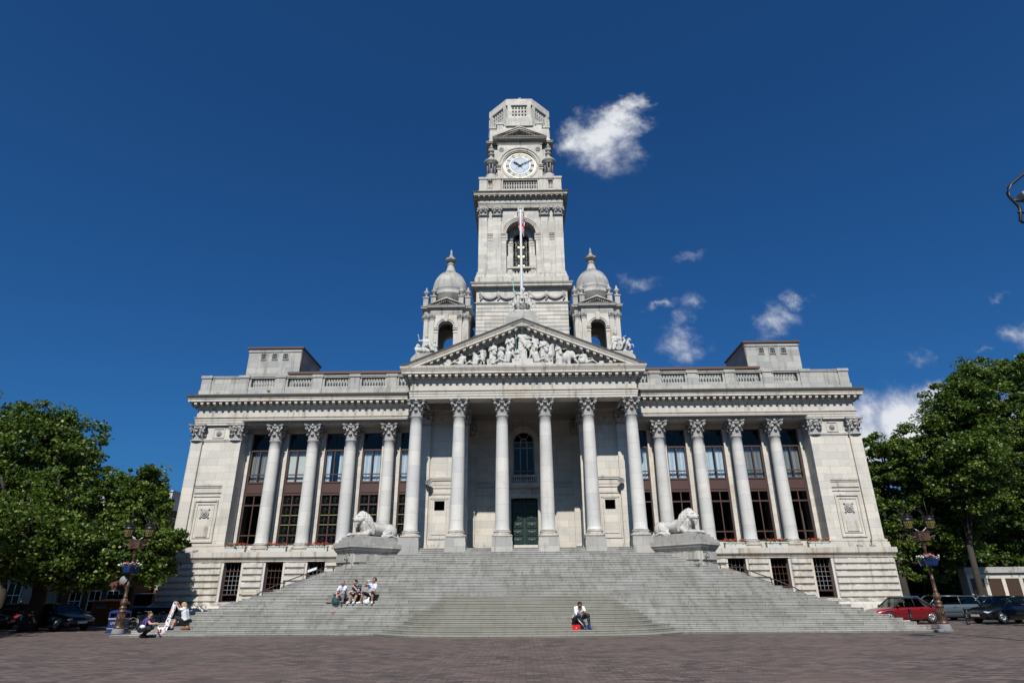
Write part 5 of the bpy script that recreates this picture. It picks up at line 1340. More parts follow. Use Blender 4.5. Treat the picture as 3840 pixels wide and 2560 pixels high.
def horse_bust(x, z, d, sc=1., y=40.55):
    P = [cone((x, y, z-.75*sc), (x+d*.05*sc, y, z-.3*sc), .30*sc, .22*sc), cone((x+d*.02*sc, y, z-.35*sc), (x+d*.20*sc, y-.06, z+.12*sc), .19*sc, .13*sc), cone((x+d*.18*sc, y-.06, z+.14*sc), (x+d*.48*sc, y-.14, z-.12*sc), .12*sc, .07*sc),
         cone((x+d*.14*sc, y-.1, z+.2*sc), (x+d*.12*sc, y-.1, z+.34*sc), .03*sc, .015*sc), cone((x-d*.05*sc, y, z+.18*sc), (x-d*.16*sc, y, z-.3*sc), .06*sc, .07*sc),
         cone((x+d*.08*sc, y-.12, z-.7*sc), (x+d*.1*sc, y-.12, z-1.35*sc), .12*sc, .06*sc), cone((x-d*.1*sc, y-.05, z-.8*sc), (x-d*.12*sc, y-.05, z-1.35*sc), .14*sc, .07*sc)]
    return P
part('carved_horse', organic('carved_horse', horse_bust(-3.32, 17.45, -1, .85), .034, .03, ['statue'], wob(.01, 20)), None, G, label='carved horse head turned to the left')
part('carved_horse', organic('carved_horse', horse_bust(1.98, 18.05, 1, 1.0), .034, .03, ['statue'], wob(.01, 20)), None, G, label='carved horse between two robed figures')
y = 40.5
part('carved_elephant', organic('carved_elephant', [ell((3.05, y, 17.05), (.34, .3, .42)), ell((3.45, y-.08, 17.22), (.26, .24, .33)), ell((3.18, y-.2, 17.3), (.20, .06, .26)), cone((3.62, y-.18, 17.1), (3.68, y-.22, 16.8), .11, .08), cone((3.68, y-.22, 16.8), (3.86, y-.22, 16.56), .08, .06), cone((3.86, y-.22, 16.56), (4.0, y-.22, 16.66), .06, .045), cone((3.55, y-.25, 17.02), (3.72, y-.36, 16.94), .03, .02), cone((3.2, y-.1, 17.0), (3.24, y-.12, 16.5), .15, .12), cone((2.95, y, 17.0), (2.92, y, 16.5), .15, .12)], .034, .03, ['statue']), None, G)
part('carved_lion', organic('carved_lion', [ell((-.42, 40.25, 17.38), (.20, .18, .20)), ell((-.42, 40.32, 17.15), (.27, .2, .30)), cone((-.42, 40.1, 17.34), (-.42, 40.03, 17.3), .09, .07), cone((-.5, 40.12, 17.1), (-.5, 40.05, 16.78), .07, .07), cone((-.34, 40.12, 17.1), (-.34, 40.05, 16.78), .07, .07)], .03, .02, ['statue'], wob(.025, 30)), None, G, label='small carved lion facing forward')
part('carved_lion', organic('carved_lion', [ell((-1.5, 40.5, 17.72), (.26, .24, .24)), ell((-1.52, 40.5, 17.3), (.28, .26, .42)), cone((-1.42, 40.3, 17.72), (-1.28, 40.2, 17.62), .12, .08), cone((-1.6, 40.45, 17.1), (-1.62, 40.4, 16.5), .12, .08), cone((-1.42, 40.45, 17.1), (-1.44, 40.4, 16.5), .12, .08)], .034, .025, ['statue'], wob(.022, 24)), None, G, label='carved beast behind the robed woman')
t = MB(); 
t.box(-1.75, 2.1, 39.98, 40.75, 16.42, 16.56); t.box(-.75, .7, 40.02, 40.75, 16.56, 16.88); t.box(-6.2, -5.5, 40.2, 40.6, 16.42, 16.5); 
t.add([(-6.08,40.3,16.5),(-5.62,40.3,16.5),(-5.62,40.42,16.92),(-6.08,40.42,16.92),(-6.08,40.5,16.5),(-5.62,40.5,16.5),(-5.62,40.5,16.92),(-6.08,40.5,16.92)], [(0,1,2,3),(0,3,7,4),(1,5,6,2),(3,2,6,7)])
part('pediment_base', t, 'statue', G)
t = MB(); 
for i in range(16): a = i*pi/8; t.box(-5.28+.25*cos(a)-.03, -5.28+.25*cos(a)+.03, 40.22, 40.34, 16.72+.25*sin(a)-.03, 16.72+.25*sin(a)+.03)
t.archring(-5.28, 16.72, .03, .24, 40.22, 40.34, a0=0, a1=2*pi, n=24); part('carved_cogwheel', t, 'statue', G)
t = MB(); t.archring(3.95, 16.9, .27, .40, 40.4, 40.5, a0=pi*.45, a1=pi*1.5, n=18); t.lathe([(.2, 16.44), (.23, 16.6), (.22, 16.8), (.17, 16.84)], 4.12, 40.12, 12, sq=.7); t.lathe([(.17, 16.44), (.20, 16.62), (.17, 16.86)], 6.12, 40.3, 14); t.lathe([(.2, 16.44), (.22, 16.6), (.14, 16.78)], 5.5, 40.4, 9); part('carved_bale', t, 'statue', G)
q = MB(); q.tube([(-.40, 40.28, 16.9), (-.52, 40.22, 19.35)], .018, 5); part('bronze_spear', q, 'verdigris', G)
q = MB(); q.tube([(-1.22, 40.0, 17.5), (-1.08, 40.0, 16.45)], .014, 5); part('bronze_trident', q, 'verdigris', G)

# sculpture group on the apex: seated sea god with trident and three horses
def group(name, label, loc, P, F=(), vox=.032, k=.018, mats=('statue',), dsp=.012):
    t_ = thing(name, label, 'statue', loc)
    me = organic('sculpture', [shift(p, 0) for p in P], vox, k, list(mats), wob(dsp, 22), F); part('sculpture', me, None, t_, rel=True); return t_
def shift(p, _): return p
def horse(d, sc=1., x=0., y=0., z=0., rear=.5):
    R = lambda a, b, c: (x+d*a*sc, y+b*sc, z+c*sc)
    return [cone(R(0, .2, .55), R(.25, -.05, .85), .27*sc, .24*sc), cone(R(.25, -.1, .95), R(.36, -.18, 1.32), .19*sc, .12*sc), cone(R(.36, -.2, 1.36), R(.50, -.42, 1.16), .12*sc, .065*sc), cone(R(.30, -.16, 1.44), R(.27, -.16, 1.56), .03*sc, .015*sc),
            cone(R(.25, -.05, 1.35), R(.12, .05, .95), .07*sc, .08*sc), cone(R(.38, -.15, .75), R(.68, -.35, .70), .10*sc, .06*sc), cone(R(.68, -.35, .70), R(.74, -.38, .42), .055*sc, .045*sc), cone(R(.30, -.2, .7), R(.42, -.42, .45), .09*sc, .055*sc), cone(R(.42, -.42, .45), R(.3, -.45, .2), .05*sc, .05*sc), cone(R(-.1, .15, .4), R(-.05, 0, .1), .17*sc, .10*sc)]
P = [cone((-.85, .1, .12), (.85, .1, .12), .16), cone((-.5, -.15, .1), (.5, -.15, .1), .16)]
P += horse(-1, .95, -.28, .05, .05)+horse(1, .95, .28, .05, .05)+[cone((0, -.1, .5), (0, -.25, .75), .2, .18), cone((0, -.25, .8), (0, -.35, 1.15), .15, .10), cone((0, -.36, 1.18), (0, -.55, 1.0), .10, .06)]
B1, F1 = body((.08, .25, 1.25), (.08, .18, 1.66), (.10, .10, 2.02), ((-.62, -.05, 1.95), (.42, -.15, 1.45)), ((-.42, .05, 1.62), (.44, .02, 1.55)), ((-.12, -.2, 1.2), (.28, -.2, 1.2)), ((-.1, -.25, .75), (.3, -.25, .75)), ((-.1, -.4, .7), (.3, -.4, .7)), s=1.15, T=(0,)*5, fingers=False, stat=True, slim=1.2, curl=1.3)
P += list(B1)+[cone((.1, .02, 1.95), (.1, .0, 1.76), .08, .05)]
AG = group('apex_sculpture', 'stone sea god with trident driving horses on top of the pediment', (0, 40.6, 20.55), P, F1)
q = MB(); q.tube([(-.42, -.1, .45), (-.68, -.08, 2.75)], .022, 6)
for dx in (-.1, 0, .1): q.tube([(-.68+dx*.3, -.08, 2.72), (-.69+dx, -.08, 2.84), (-.70+dx, -.08, 3.05)], .018, 5)
q.tube([(-.78, -.08, 2.83), (-.58, -.08, 2.83)], .02, 5); part('trident', q, 'verdigris', AG, rel=True)
# seated chariot groups on the pediment ends
B1, F1 = body((-.1, .1, .72), (-.05, .05, 1.12), (-.02, 0, 1.48), ((-.62, -.1, 1.55), (.35, -.2, .85)), ((-.52, 0, 1.15), (.25, -.02, .95)), ((.25, -.25, .78), (.35, -.1, .72)), ((.45, -.3, .35), (.6, -.15, .3)), ((.6, -.36, .3), (.75, -.2, .26)), s=1.12, T=(0,)*5, fingers=False, stat=True, slim=1.15, robe=True, curl=1.15, face=(.3, -1, 0))
P = list(B1)+[cone((-.6, .1, .15), (.85, .0, .12), .18, .14), cone((-.62, 0, .2), (-.75, 0, .55), .10, .10), cone((-.75, 0, .55), (-.62, 0, .85), .10, .09), cone((-.62, 0, .85), (-.48, 0, .78), .08, .06), cone((-.5, 0, .45), (.3, 0, .35), .22, .2)]
B2, F2 = body((.62, .1, .5), (.60, .05, .78), (.60, .0, 1.05), ((.42, -.1, .75), (.75, -.12, .7)), ((.45, 0, .68), (.78, 0, .72)), ((.6, -.15, .35), (.75, -.1, .3)), ((.72, -.15, .2), (.85, -.1, .15)), ((.78, -.2, .14), (.9, -.16, .12)), s=.72, T=(0,)*5, fingers=False, stat=True, robe=True)
group('chariot_sculpture', 'weathered stone woman with raised arm riding a shell, on the left end of the pediment', (-6.85, 40.5, 17.32), P+list(B2), list(F1)+list(F2))
B1, F1 = body((-.35, .1, .78), (-.28, .05, 1.18), (-.22, 0, 1.55), ((-.05, -.25, .95), (.42, -.2, 1.25)), ((-.45, -.05, .95), (.12, -.05, 1.08)), ((-.55, -.28, .7), (-.3, -.25, .7)), ((-.72, -.3, .25), (-.45, -.3, .25)), ((-.8, -.4, .2), (-.5, -.42, .2)), s=1.12, T=(0,)*5, fingers=False, stat=True, slim=1.15, robe=True, curl=1.25, face=(.5, -1, 0))
P = list(B1)+[cone((-.8, .1, .12), (.85, .0, .12), .15, .12), cone((-.4, .1, .45), (.3, .1, .42), .2, .2)]+horse(1, .72, .42, -.05, .05)+[cone((.1, -.3, .5), (.35, -.3, .85), .09, .1), ell((.3, -.3, 1.0), (.08, .08, .09))]
g_ = group('chariot_sculpture', 'weathered stone rider driving a small horse chariot, on the right end of the pediment', (6.85, 40.5, 17.32), P, F1)
q = MB(); q.archring(0, 0, .2, .28, -.05, .05, a0=0, a1=2*pi, n=18); 
for i in range(6): a = i*pi/3; q.tube([(0, 0, 0), (.22*cos(a), 0, .22*sin(a))], .025, 5)
for i in range(len(q.v)): q.v[i] = (q.v[i][0]-.12, q.v[i][1]-.42, q.v[i][2]+.42)
part('chariot_wheel', q, 'statue', g_, rel=True)

# ------------------------------------------------------------------ lion pedestals and lions
def lion_prims():
    P = [cone((-.85, 0, .52), (.45, 0, .60), .36, .40), ell((-1.08, 0, .50), (.46, .38, .42)), ell((.2, 0, .45), (.6, .34, .35))]
    for q in (-1, 1):
        P += [ell((-.98, q*.30, .42), (.42, .17, .40), ry=-.5), cone((-.70, q*.40, .34), (-.42, q*.44, .26), .20, .14), cone((-.42, q*.44, .20), (-.95, q*.46, .10), .12, .10), cone((-.95, q*.46, .10), (-.35, q*.50, .10), .10, .11),
              ell((-.30, q*.50, .10), (.17, .12, .10)), cone((.62, q*.27, .34), (.82, q*.30, .20), .20, .16), cone((.80, q*.30, .18), (1.50, q*.26, .14), .15, .12), ell((1.62, q*.26, .13), (.20, .14, .12))]
        for j in range(3): P.append(cone((1.68, q*.26+(j-1)*.075, .16), (1.80, q*.26+(j-1)*.08, .09), .055, .045))
    # head with muzzle, brow, open jaw
    P += [ell((1.08, 0, 1.18), (.30, .25, .28)), cone((1.20, 0, 1.14), (1.40, 0, 1.02), .22, .17), ell((1.50, 0, 1.00), (.12, .17, .13)), cone((1.20, 0, 1.36), (1.46, 0, 1.14), .12, .08), cone((1.14, 0, .92), (1.42, 0, .82), .14, .11), cone((1.42, 0, .80), (1.40, 0, .62), .11, .08), ell((1.20, .14, 1.04), (.18, .12, .16)), ell((1.20, -.14, 1.04), (.18, .12, .16))]
    return P
def mane_prims():
    P = []
    for r, n, x0, z0, rad in ((0, 9, 1.0, 1.24, .30), (1, 11, .86, 1.12, .38), (2, 12, .70, .98, .44), (3, 12, .55, .82, .47), (4, 11, .46, .66, .46)):
        for i in range(n):
            a = -pi*.62+pi*1.24*i/(n-1)
            y, z = sin(a)*rad, cos(a)*rad
            P.append(cone((x0+.04, y*.95, z0+z*.9), (x0-.10, y*1.05, z0+z*.86-.24), .10, .055))
    for q in (-1, 1):
        for i in range(6): P.append(cone((.95-.09*i, q*(.22+.03*i), .80-.07*i), (.84-.09*i, q*(.26+.03*i), .45-.05*i), .10, .05))
    for i in range(5): P.append(cone((1.0, (i-2)*.12, .82), (.93, (i-2)*.13, .36), .11, .06))
    P += [cone((1.0, 0, 1.44), (1.20, 0, 1.50), .09, .05), cone((1.0, .1, 1.42), (1.18, .12, 1.44), .07, .04), cone((1.0, -.1, 1.42), (1.18, -.12, 1.44), .07, .04)]
    return P
def lion_mesh(turn):
    P = lion_prims(); Mn = mane_prims(); F = []
    for q in (-1, 1):
        F += [cone((.97, q*.24, 1.34), (.95, q*.28, 1.40), .065, .05), cone((1.30, q*.17, 1.26), (1.42, q*.13, 1.24), .045, .03), cone((1.57, q*.06, 1.08), (1.63, q*.03, 1.07), .05)]
    tail = [(-1.42, 0, .42), (-1.52, .2*turn, .22), (-1.45, .45*turn, .08), (-1.1, .60*turn, .07), (-.8, .62*turn, .16), (-.62, .58*turn, .10)]
    for a, b in zip(tail[:-1], tail[1:]): P.append(cone(a, b, .065, .055))
    P.append(cone((-.62, .58*turn, .1), (-.5, .56*turn, .08), .09, .05))
    def dsp(p):
        m = np.clip(1-((p[:, 0]-.78)/.52)**2, 0, 1)*(p[:, 2] > .25)
        return m*.018*np.sin(p[:, 0]*26+p[:, 2]*17+3*np.sin(p[:, 1]*9))*np.sin(p[:, 2]*21-p[:, 1]*15)
    me = organic('lion_body', P+[ell((.72, 0, .82), (.42, .40, .50)), ell((.55, 0, .6), (.42, .40, .42))], .026, .018, ['statue'], None, F+Mn); return me
for s in (-1, 1):
    ang = radians(-135) if s < 0 else radians(-45)          # long axis of the block points out and forward
    kx, ky = s*10.28, 38.0; d = V(cos(ang), sin(ang)); nrm = V(-s*-1*0, 0)
    inn = V(-s*.7071, -.7071)                               # outward normal of the long face beside the steps
    # block frame: origin at the front inner corner, x' backwards along the long face, y' away from the steps
    bx = -d; by = -inn
    def rect(x0, x1, y0, y1): return [tuple(V(kx, ky)+bx*a+by*b) for a, b in ((x1, y1), (x0, y1), (x0, y0), (x1, y0))][::(1 if s < 0 else -1)]
    pc = V(kx, ky)+bx*2.1+by*.95
    PD = thing('pedestal', ('stepped grey stone pedestal carrying the lion at the left of the steps' if s < 0 else 'stepped grey stone pedestal carrying the lion at the right of the steps'), 'pedestal', (pc[0], pc[1], 0), group='lion pedestals')
    L, Wd = 4.25, 2.0; i_ = .22
    core = MB(); core.sweep(rect(i_, L, i_, Wd), [(-.5, 0), (0, 0), (0, 4.06), (-.5, 4.06)], True)
    part('pedestal_core', core, 'weather', PD)
    ru = MB()
    for j, (z0, z1) in enumerate(((2.98, 3.42), (3.46, 4.0), (2.4, 2.94))):
        for (a, b, e) in ((i_+.06, L, 'l'), (i_+.06, Wd, 's')):
            o = V(kx, ky); 
            if e == 'l': p0 = o+bx*a+by*i_; p1 = o+bx*b+by*i_; n_ = inn
            else: p0 = o+bx*i_+by*a; p1 = o+bx*i_+by*b; n_ = d
            t_ = (p1-p0)/np.linalg.norm(p1-p0); vs = []
            for (u0, u1, w0, w1, pj) in ((0, 0, z0, z1, .0), (.07, .07, z0+.07, z1-.07, .09)):
                q0, q1 = p0+t_*u0+n_*pj, p1-t_*u1+n_*pj; vs += [(*q0, w0), (*q1, w0), (*q1, w1), (*q0, w1)]
            ru.add(vs, [(4,5,6,7),(0,1,5,4),(1,2,6,5),(2,3,7,6),(3,0,4,7)])
    part('pedestal_rustication', ru, 'weather', PD)
    co_ = MB(); co_.sweep(rect(i_, L, i_, Wd), [(-.4, 4.04), (.02, 4.04), (.02, 4.10), (.07, 4.12), (.09, 4.18), (.15, 4.24), (.15, 4.27), (.19, 4.34), (.19, 4.36), (.23, 4.37), (.23, 4.63), (-.4, 4.63)], True)
    part('pedestal_cornice', co_, 'weather', PD)
    for a, z0, z1 in ((.22, 4.62, 4.84), (.42, 4.84, 5.02)):
        st = MB(); st.sweep(rect(a, L-.02, a, Wd), [(-.3, z0), (0, z0), (0, z1), (-.3, z1)], True); R_ = rect(a, L-.02, a, Wd); st.add([(x, y, z1+.001*0) for x, y in R_], [(0, 1, 2, 3)]); st.v[-4:] = [(x, y, z1) for x, y in rect(a+.05, L-.1, a+.05, Wd-.05)]
        st.v[-4:] = [(x, y, z1+.002) for x, y in rect(a+.0, L-.02, a, Wd)]
        part('pedestal_slab', st, 'weather', PD)
    lc = V(kx, ky)+bx*2.24+by*1.12
    LN = thing('lion_statue', ('reclining white stone lion looking left beside the steps' if s < 0 else 'reclining white stone lion looking right beside the steps'), 'statue', (lc[0], lc[1], 5.02), ang, 'stone lions flanking the steps')
    part('lion_body', lion_mesh(s*-1 if False else (1 if s < 0 else -1)), None, LN, rel=True)
    pb = MB(); pb.box(-1.7, 1.66, -.62, .62, -.02, .05); part('statue_base', pb, 'statue', LN, rel=True)

# ------------------------------------------------------------------ flagpole and flag
FP = thing('flagpole', 'tall pale flagpole rising behind the pediment sculpture', 'flagpole', (0, 42.0, 19.3))
q = MB(); q.lathe([(.13, 0), (.12, 3), (.085, 10.6), (.07, 11.3)], n=12); q.lathe([(.10, 11.28), (.13, 11.38), (.10, 11.45), (.02, 11.48)], n=10); part('pole', q, 'pole', FP, rel=True)
def flagmat():
    m, nt, out = new_mat('flag_cloth'); k = N(nt); tc = k.n('ShaderNodeUVMap'); sp = k.n('ShaderNodeSeparateXYZ'); k.l(tc.outputs[0], sp.inputs[0])
    x = k.math('ABSOLUTE', k.math('SUBTRACT', sp.outputs[0], .5)); y = k.math('ABSOLUTE', k.math('SUBTRACT', sp.outputs[1], .5))
    dg = k.math('ABSOLUTE', k.math('SUBTRACT', x, y))
    col = k.mix(k.math('LESS_THAN', dg, .13), (.01, .015, .10), (.75, .75, .75)); col = k.mix(k.math('LESS_THAN', dg, .05), col, (.60, .015, .03))
    cr = k.math('MINIMUM', k.math('MULTIPLY', x, 1.6), y); col = k.mix(k.math('LESS_THAN', cr, .18), col, (.75, .75, .75)); col = k.mix(k.math('LESS_THAN', cr, .11), col, (.60, .015, .03))
    p = k.n('ShaderNodeBsdfPrincipled', Roughness=.8); k.l(col, p.inputs['Base Color']); k.l(p.outputs[0], out.inputs[0]); return m
q = MB(); nu, nv = 16, 14
q.quadgrid(lambda u, v: (.10+.30*u*(1-.25*v)*(.55+.45*(1-v))+.03*sin(u*9+v*5), .12*sin(u*11+v*2)*(.4+u)-.05, 10.75-1.75*v-.55*u**.8+.1*u*v), nu, nv)
q.quadgrid(lambda u, v: (-.08-.08*u+.02*sin(v*9), .07*sin(u*8+v*3), 10.6-1.3*v-.2*u), 5, 10)
me = q.mesh('flag', [flagmat()]); uvl = me.uv_layers.new(name='UVMap'); k_ = (nu+1)*(nv+1)
for lp in me.loops:
    i = lp.vertex_index
    if i < k_: uvl.data[lp.index].uv = ((i % (nu+1))/nu, 1-(i//(nu+1))/nv)
    else: i -= k_; uvl.data[lp.index].uv = ((i % 6)/5*.4, 1-(i//6)/10)
fo = part('flag', me, None, None, (0, 42.0, 19.3)); props(fo, 'red white and blue crossed flag hanging limp from the pole', 'flag')
# ------------------------------------------------------------------ people and what they carry
def cmat(name, col, rough=.8, **kw): M[name] = plain(name, col, rough, **kw); return name
cmat('skin_a', (.42, .22, .15), .6); cmat('skin_b', (.50, .28, .21), .6); cmat('skin_c', (.36, .17, .10), .6)
cmat('hair_grey', (.13, .12, .115)); cmat('hair_dark', (.018, .012, .009)); cmat('hair_brown', (.10, .045, .02)); cmat('hair_blonde', (.42, .30, .13)); cmat('hair_black', (.012, .010, .010))
cmat('shirt_pale', (.55, .60, .72)); cmat('shirt_white', (.78, .78, .80)); cmat('trouser_grey', (.19, .19, .22)); cmat('shorts_black', (.012, .013, .018)); cmat('shoe_brown', (.04, .018, .012), .4); cmat('shoe_white', (.75, .75, .75), .5)
cmat('purple_top', (.06, .018, .20)); cmat('tracksuit', (.010, .012, .022), .6); cmat('bag_green', (.010, .06, .055)); cmat('bag_tan', (.22, .075, .018), .5); cmat('bag_black', (.015, .017, .022), .25); cmat('bag_red', (.55, .015, .02), .25); cmat('plastic_bag', (.74, .75, .76), .3)
cmat('stripe', (.55, .5, .62)); cmat('paper', (.68, .68, .66)); cmat('shoe_blue', (.02, .05, .30), .4); cmat('teal', (.03, .12, .13)); cmat('can_red', (.5, .02, .03), .3, metal=.3); cmat('lime', (.25, .6, .10)); cmat('print_blue', (.04, .05, .16))
def strmat():
    m, nt, out = new_mat('navy_striped_shirt'); k = N(nt); tc = k.n('ShaderNodeTexCoord'); sp = k.n('ShaderNodeSeparateXYZ'); k.l(tc.outputs['Object'], sp.inputs[0])
    f = k.math('LESS_THAN', k.math('FRACT', k.math('MULTIPLY', sp.outputs[2], 9.)), .17); p = k.n('ShaderNodeBsdfPrincipled', Roughness=.9)
    k.l(k.mix(f, (.012, .02, .045), (.16, .24, .32)), p.inputs['Base Color']); k.l(p.outputs[0], out.inputs[0]); return m
M['navy_stripe'] = strmat()
def dressmat():
    m, nt, out = new_mat('floral_cloth'); k = N(nt); tc = k.n('ShaderNodeTexCoord')
    v = k.n('ShaderNodeTexVoronoi', Scale=11.); k.l(tc.outputs['Object'], v.inputs['Vector']); sp = k.n('ShaderNodeSeparateColor'); k.l(v.outputs['Color'], sp.inputs[0])
    blob = k.math('LESS_THAN', v.outputs['Distance'], .46)
    c = k.mix(k.math('GREATER_THAN', sp.outputs[0], .36), (.75, .12, .02), (.20, .01, .10)); c = k.mix(k.math('GREATER_THAN', sp.outputs[0], .68), c, (.02, .02, .05)); c = k.mix(k.math('GREATER_THAN', sp.outputs[0], .88), c, (.1, .25, .25))
    c = k.mix(k.math('MULTIPLY', blob, k.math('GREATER_THAN', sp.outputs[1], .22)), (.74, .73, .72), c)
    p = k.n('ShaderNodeBsdfPrincipled', Roughness=.9); k.l(c, p.inputs['Base Color']); k.l(p.outputs[0], out.inputs[0]); return m
M['floral'] = dressmat()

def person(label, loc, mats, args, hair=None, rz=0., vox=.016, extra=(), fine=(), group=None, lie=None):
    # one continuous body mesh; hair is a child
    t = thing('person', label, 'person', loc, rz, group)
    P, F = body(T=(0, 1, 2, 3, 4), **args)
    me = organic('body', list(P)+list(extra), vox, .016, mats, None, list(F)+list(fine)); part('body', me, None, t, rel=True)
    he = V(*args['hea']); s = args.get('s', 1.)
    if hair:
        fc = V(*args.get('face', (0, -1, 0))); fc = fc/np.linalg.norm(fc)
        H = [('e', he+V(0, 0, .05)*s-fc*.028*s, V(.092, .094, .082)*s*hair[1], np.eye(3), 0, 0), ('e', he+V(0, 0, .095)*s-fc*.0*s, V(.080, .088, .048)*s*hair[1], np.eye(3), 0, 0)]
        if len(hair) > 2: H += [('c', he-fc*.05*s+V(.04*q, 0, 0), he-fc*.08*s+V(.05*q, 0, -hair[2]), .062*s, .04*s, 0) for q in (-1, 0, 1)]
        part('hair', organic('hair', H, .014, .012, [hair[0]], wob(.006, 60)), None, t, rel=True)
    return t
z8 = zt(8); Y8 = Yn(9)-.20
# three men sitting in a row
person('grey haired man in a pale shirt and grey trousers leaning over a green rucksack', (-9.42, Y8, z8), ['skin_a', 'shirt_pale', 'trouser_grey', 'shoe_brown', 'hair_grey'],
  dict(pel=(-.02, .40, .39), che=(.02, .16, .72), hea=(.04, .0, .97), face=(.15, -.9, -.5), hands=((-.14, -.24, .34), (-.10, -.22, .40)), elbows=((-.24, -.02, .55), (.10, -.10, .56)),
       knees=((-.34, -.06, .50), (.15, -.10, .50)), feet=((-.48, -.02, .10), (.12, -.06, .10)), toes=((-.66, -.10, .05), (.10, -.24, .05)), bare_leg=2.), ('hair_grey', 1.02))
person('dark haired man in a navy striped shirt and shorts with a newspaper on his knees', (-8.72, Y8, z8), ['skin_b', 'navy_stripe', 'shorts_black', 'shoe_white', 'hair_dark'],
  dict(pel=(.02, .40, .39), che=(.04, .20, .76), hea=(-.04, .06, 1.01), face=(-.8, -.55, -.15), hands=((-.06, -.16, .50), (-.08, -.04, .82)), elbows=((-.20, .02, .52), (.16, -.06, .60)),
       knees=((-.17, -.08, .50), (.13, -.08, .50)), feet=((-.27, -.02, .10), (-.0, -.04, .10)), toes=((-.31, -.19, .05), (-.02, -.21, .05))), ('hair_dark', 1.03))
person('man in a pale polo shirt and black shorts drinking from a can', (-7.98, Y8, z8), ['skin_c', 'shirt_pale', 'shorts_black', 'shoe_white', 'hair_dark'],
  dict(pel=(.02, .40, .39), che=(.07, .28, .80), hea=(.16, .20, 1.12), face=(-.75, -.55, .25), hands=((-.12, -.06, 1.07), (-.0, -.12, .56)), elbows=((-.27, .02, .84), (.26, .02, .60)),
       knees=((-.29, -.08, .52), (.16, -.08, .52)), feet=((-.44, -.03, .10), (.17, -.05, .10)), toes=((-.58, -.14, .05), (.19, -.22, .05))), ('hair_dark', .98))
def prop(name, label, cat, loc, prims, mats, vox=.02, k=.012, disp=None, fine=(), rz=0., group=None):
    o = part(name, organic(name, prims, vox, k, mats, disp, fine), None, None, loc, rz); return props(o, label, cat, group)
RB = thing('rucksack', 'dark green rucksack standing between the feet of the grey haired man', 'bag', (-9.60, Y8-.16, z8))
part('bag_body', organic('bag_body', [ell((0, 0, .15), (.19, .12, .16)), ell((0, 0, .06), (.20, .13, .07)), cone((-.08, 0, .28), (.10, 0, .28), .07)], .02, .015, ['bag_green'], wob(.006, 26)), None, RB, rel=True)
part('front_pocket', organic('front_pocket', [ell((.0, -.10, .11), (.13, .05, .09))], .02, .01, ['bag_green']), None, RB, rel=True)
q = MB(); q.tube([(-.05, 0, .33), (-.03, 0, .40), (.04, 0, .40), (.06, 0, .33)], .011, 6); part('handle', q, 'bag_green', RB, rel=True)
q = MB(); q.quadgrid(lambda u, v: (-.32+.62*u, -.10+.34*v-.05*sin(u*3), .535+.05*sin(u*5+v)-.22*max(0, u-.8)+.02*sin(v*6)), 14, 8)
q.quadgrid(lambda u, v: (-.02+.30*u, -.12+.2*v, .57+.10*sin(u*3.1)-.02*v), 8, 5)
NP = part('newspaper', q, 'paper', None, (-8.72, Y8, z8)); props(NP, 'open newspaper spread across the lap of the man in the striped shirt', 'newspaper')
q = MB(); q.quadgrid(lambda u, v: (.03+.16*u, -.127+.14*v, .578+.10*sin(u*1.9+.3)), 5, 4); part('coloured_page', q, 'lime', NP, (-8.72, Y8, z8))
q = MB(); q.lathe([(.03, -.06), (.034, -.05), (.034, .05), (.028, .062)], n=12)
for i in range(len(q.v)): x, y, z = q.v[i]; q.v[i] = (x*.4+z*.9, y, z*.35-x*.9)
props(part('drink_can', q, 'pole', None, (-8.04, Y8-.13, z8+1.09)), 'silver can tilted up to the mouth of the drinking man', 'can')
prop('plastic_bag', 'crumpled white plastic bag with faint print between the feet of the drinking man', 'bag', (-8.07, Y8-.12, z8), [ell((-.02, 0, .09), (.15, .11, .10)), cone((0, 0, .15), (.07, 0, .28), .07, .02), cone((.09, 0, .12), (.11, 0, .30), .05, .015)], ['plastic_bag'], disp=wob(.016, 34))
prop('plastic_bag', 'crumpled white and green plastic bag behind the bare shins of the man with a newspaper', 'bag', (-8.80, Y8+.12, z8+.13), [ell((0, 0, .09), (.13, .06, .10), 0), ell((.03, -.03, .06), (.07, .05, .05), 1), cone((.02, 0, .14), (.05, 0, .22), .05, .02, 0)], ['plastic_bag', 'lime'], disp=wob(.012, 34))
q = MB(); q.lathe([(.028, 0), (.033, .01), (.033, .11), (.026, .12)], n=12); cn = part('drink_can', q, 'can_red', None, (-9.48, Yn(6)-.12, zt(5)), rel=True); props(cn, 'small red drink can left standing alone on a step below the three men', 'can')
# man bent over his phone near the middle
XP, zp = 2.28, zt(1); YP = front(2, XP)-.17
person('man in white t-shirt and black tracksuit bottoms bent over a phone near the bottom step', (XP, YP, zp), ['skin_c', 'shirt_white', 'tracksuit', 'shoe_blue', 'hair_black'],
  dict(pel=(-.13, .52, .40), che=(-.03, .22, .78), hea=(.0, .02, .97), face=(.1, -.6, -.8), hands=((.10, -.10, .62), (.17, -.12, .68)), elbows=((-.17, .10, .50), (.22, .12, .68)),
       knees=((-.08, -.06, .55), (.34, .05, .56)), feet=((.22, -.04, .10), (.38, -.02, .10)), toes=((.22, -.22, .05), (.44, -.20, .05)), bare_leg=2.2, s=1.03), ('hair_black', .96),
  fine=[('c', V(-.17, .0, .57), V(.15, -.06, .16), .026, .020, 4)] if False else [])
q = MB(); 
for a, b in (((-.20, .30, .46), (-.165, .0, .60)), ((-.165, .0, .60), (-.07, -.05, .36)), ((-.07, -.05, .36), (.13, -.06, .16))): q.tube([a, b], .030, 6)
props(part('trouser_stripe', q, 'stripe', bpy.data.objects[[o.name for o in bpy.data.objects if o.name.startswith('person')][-1]], rel=True))
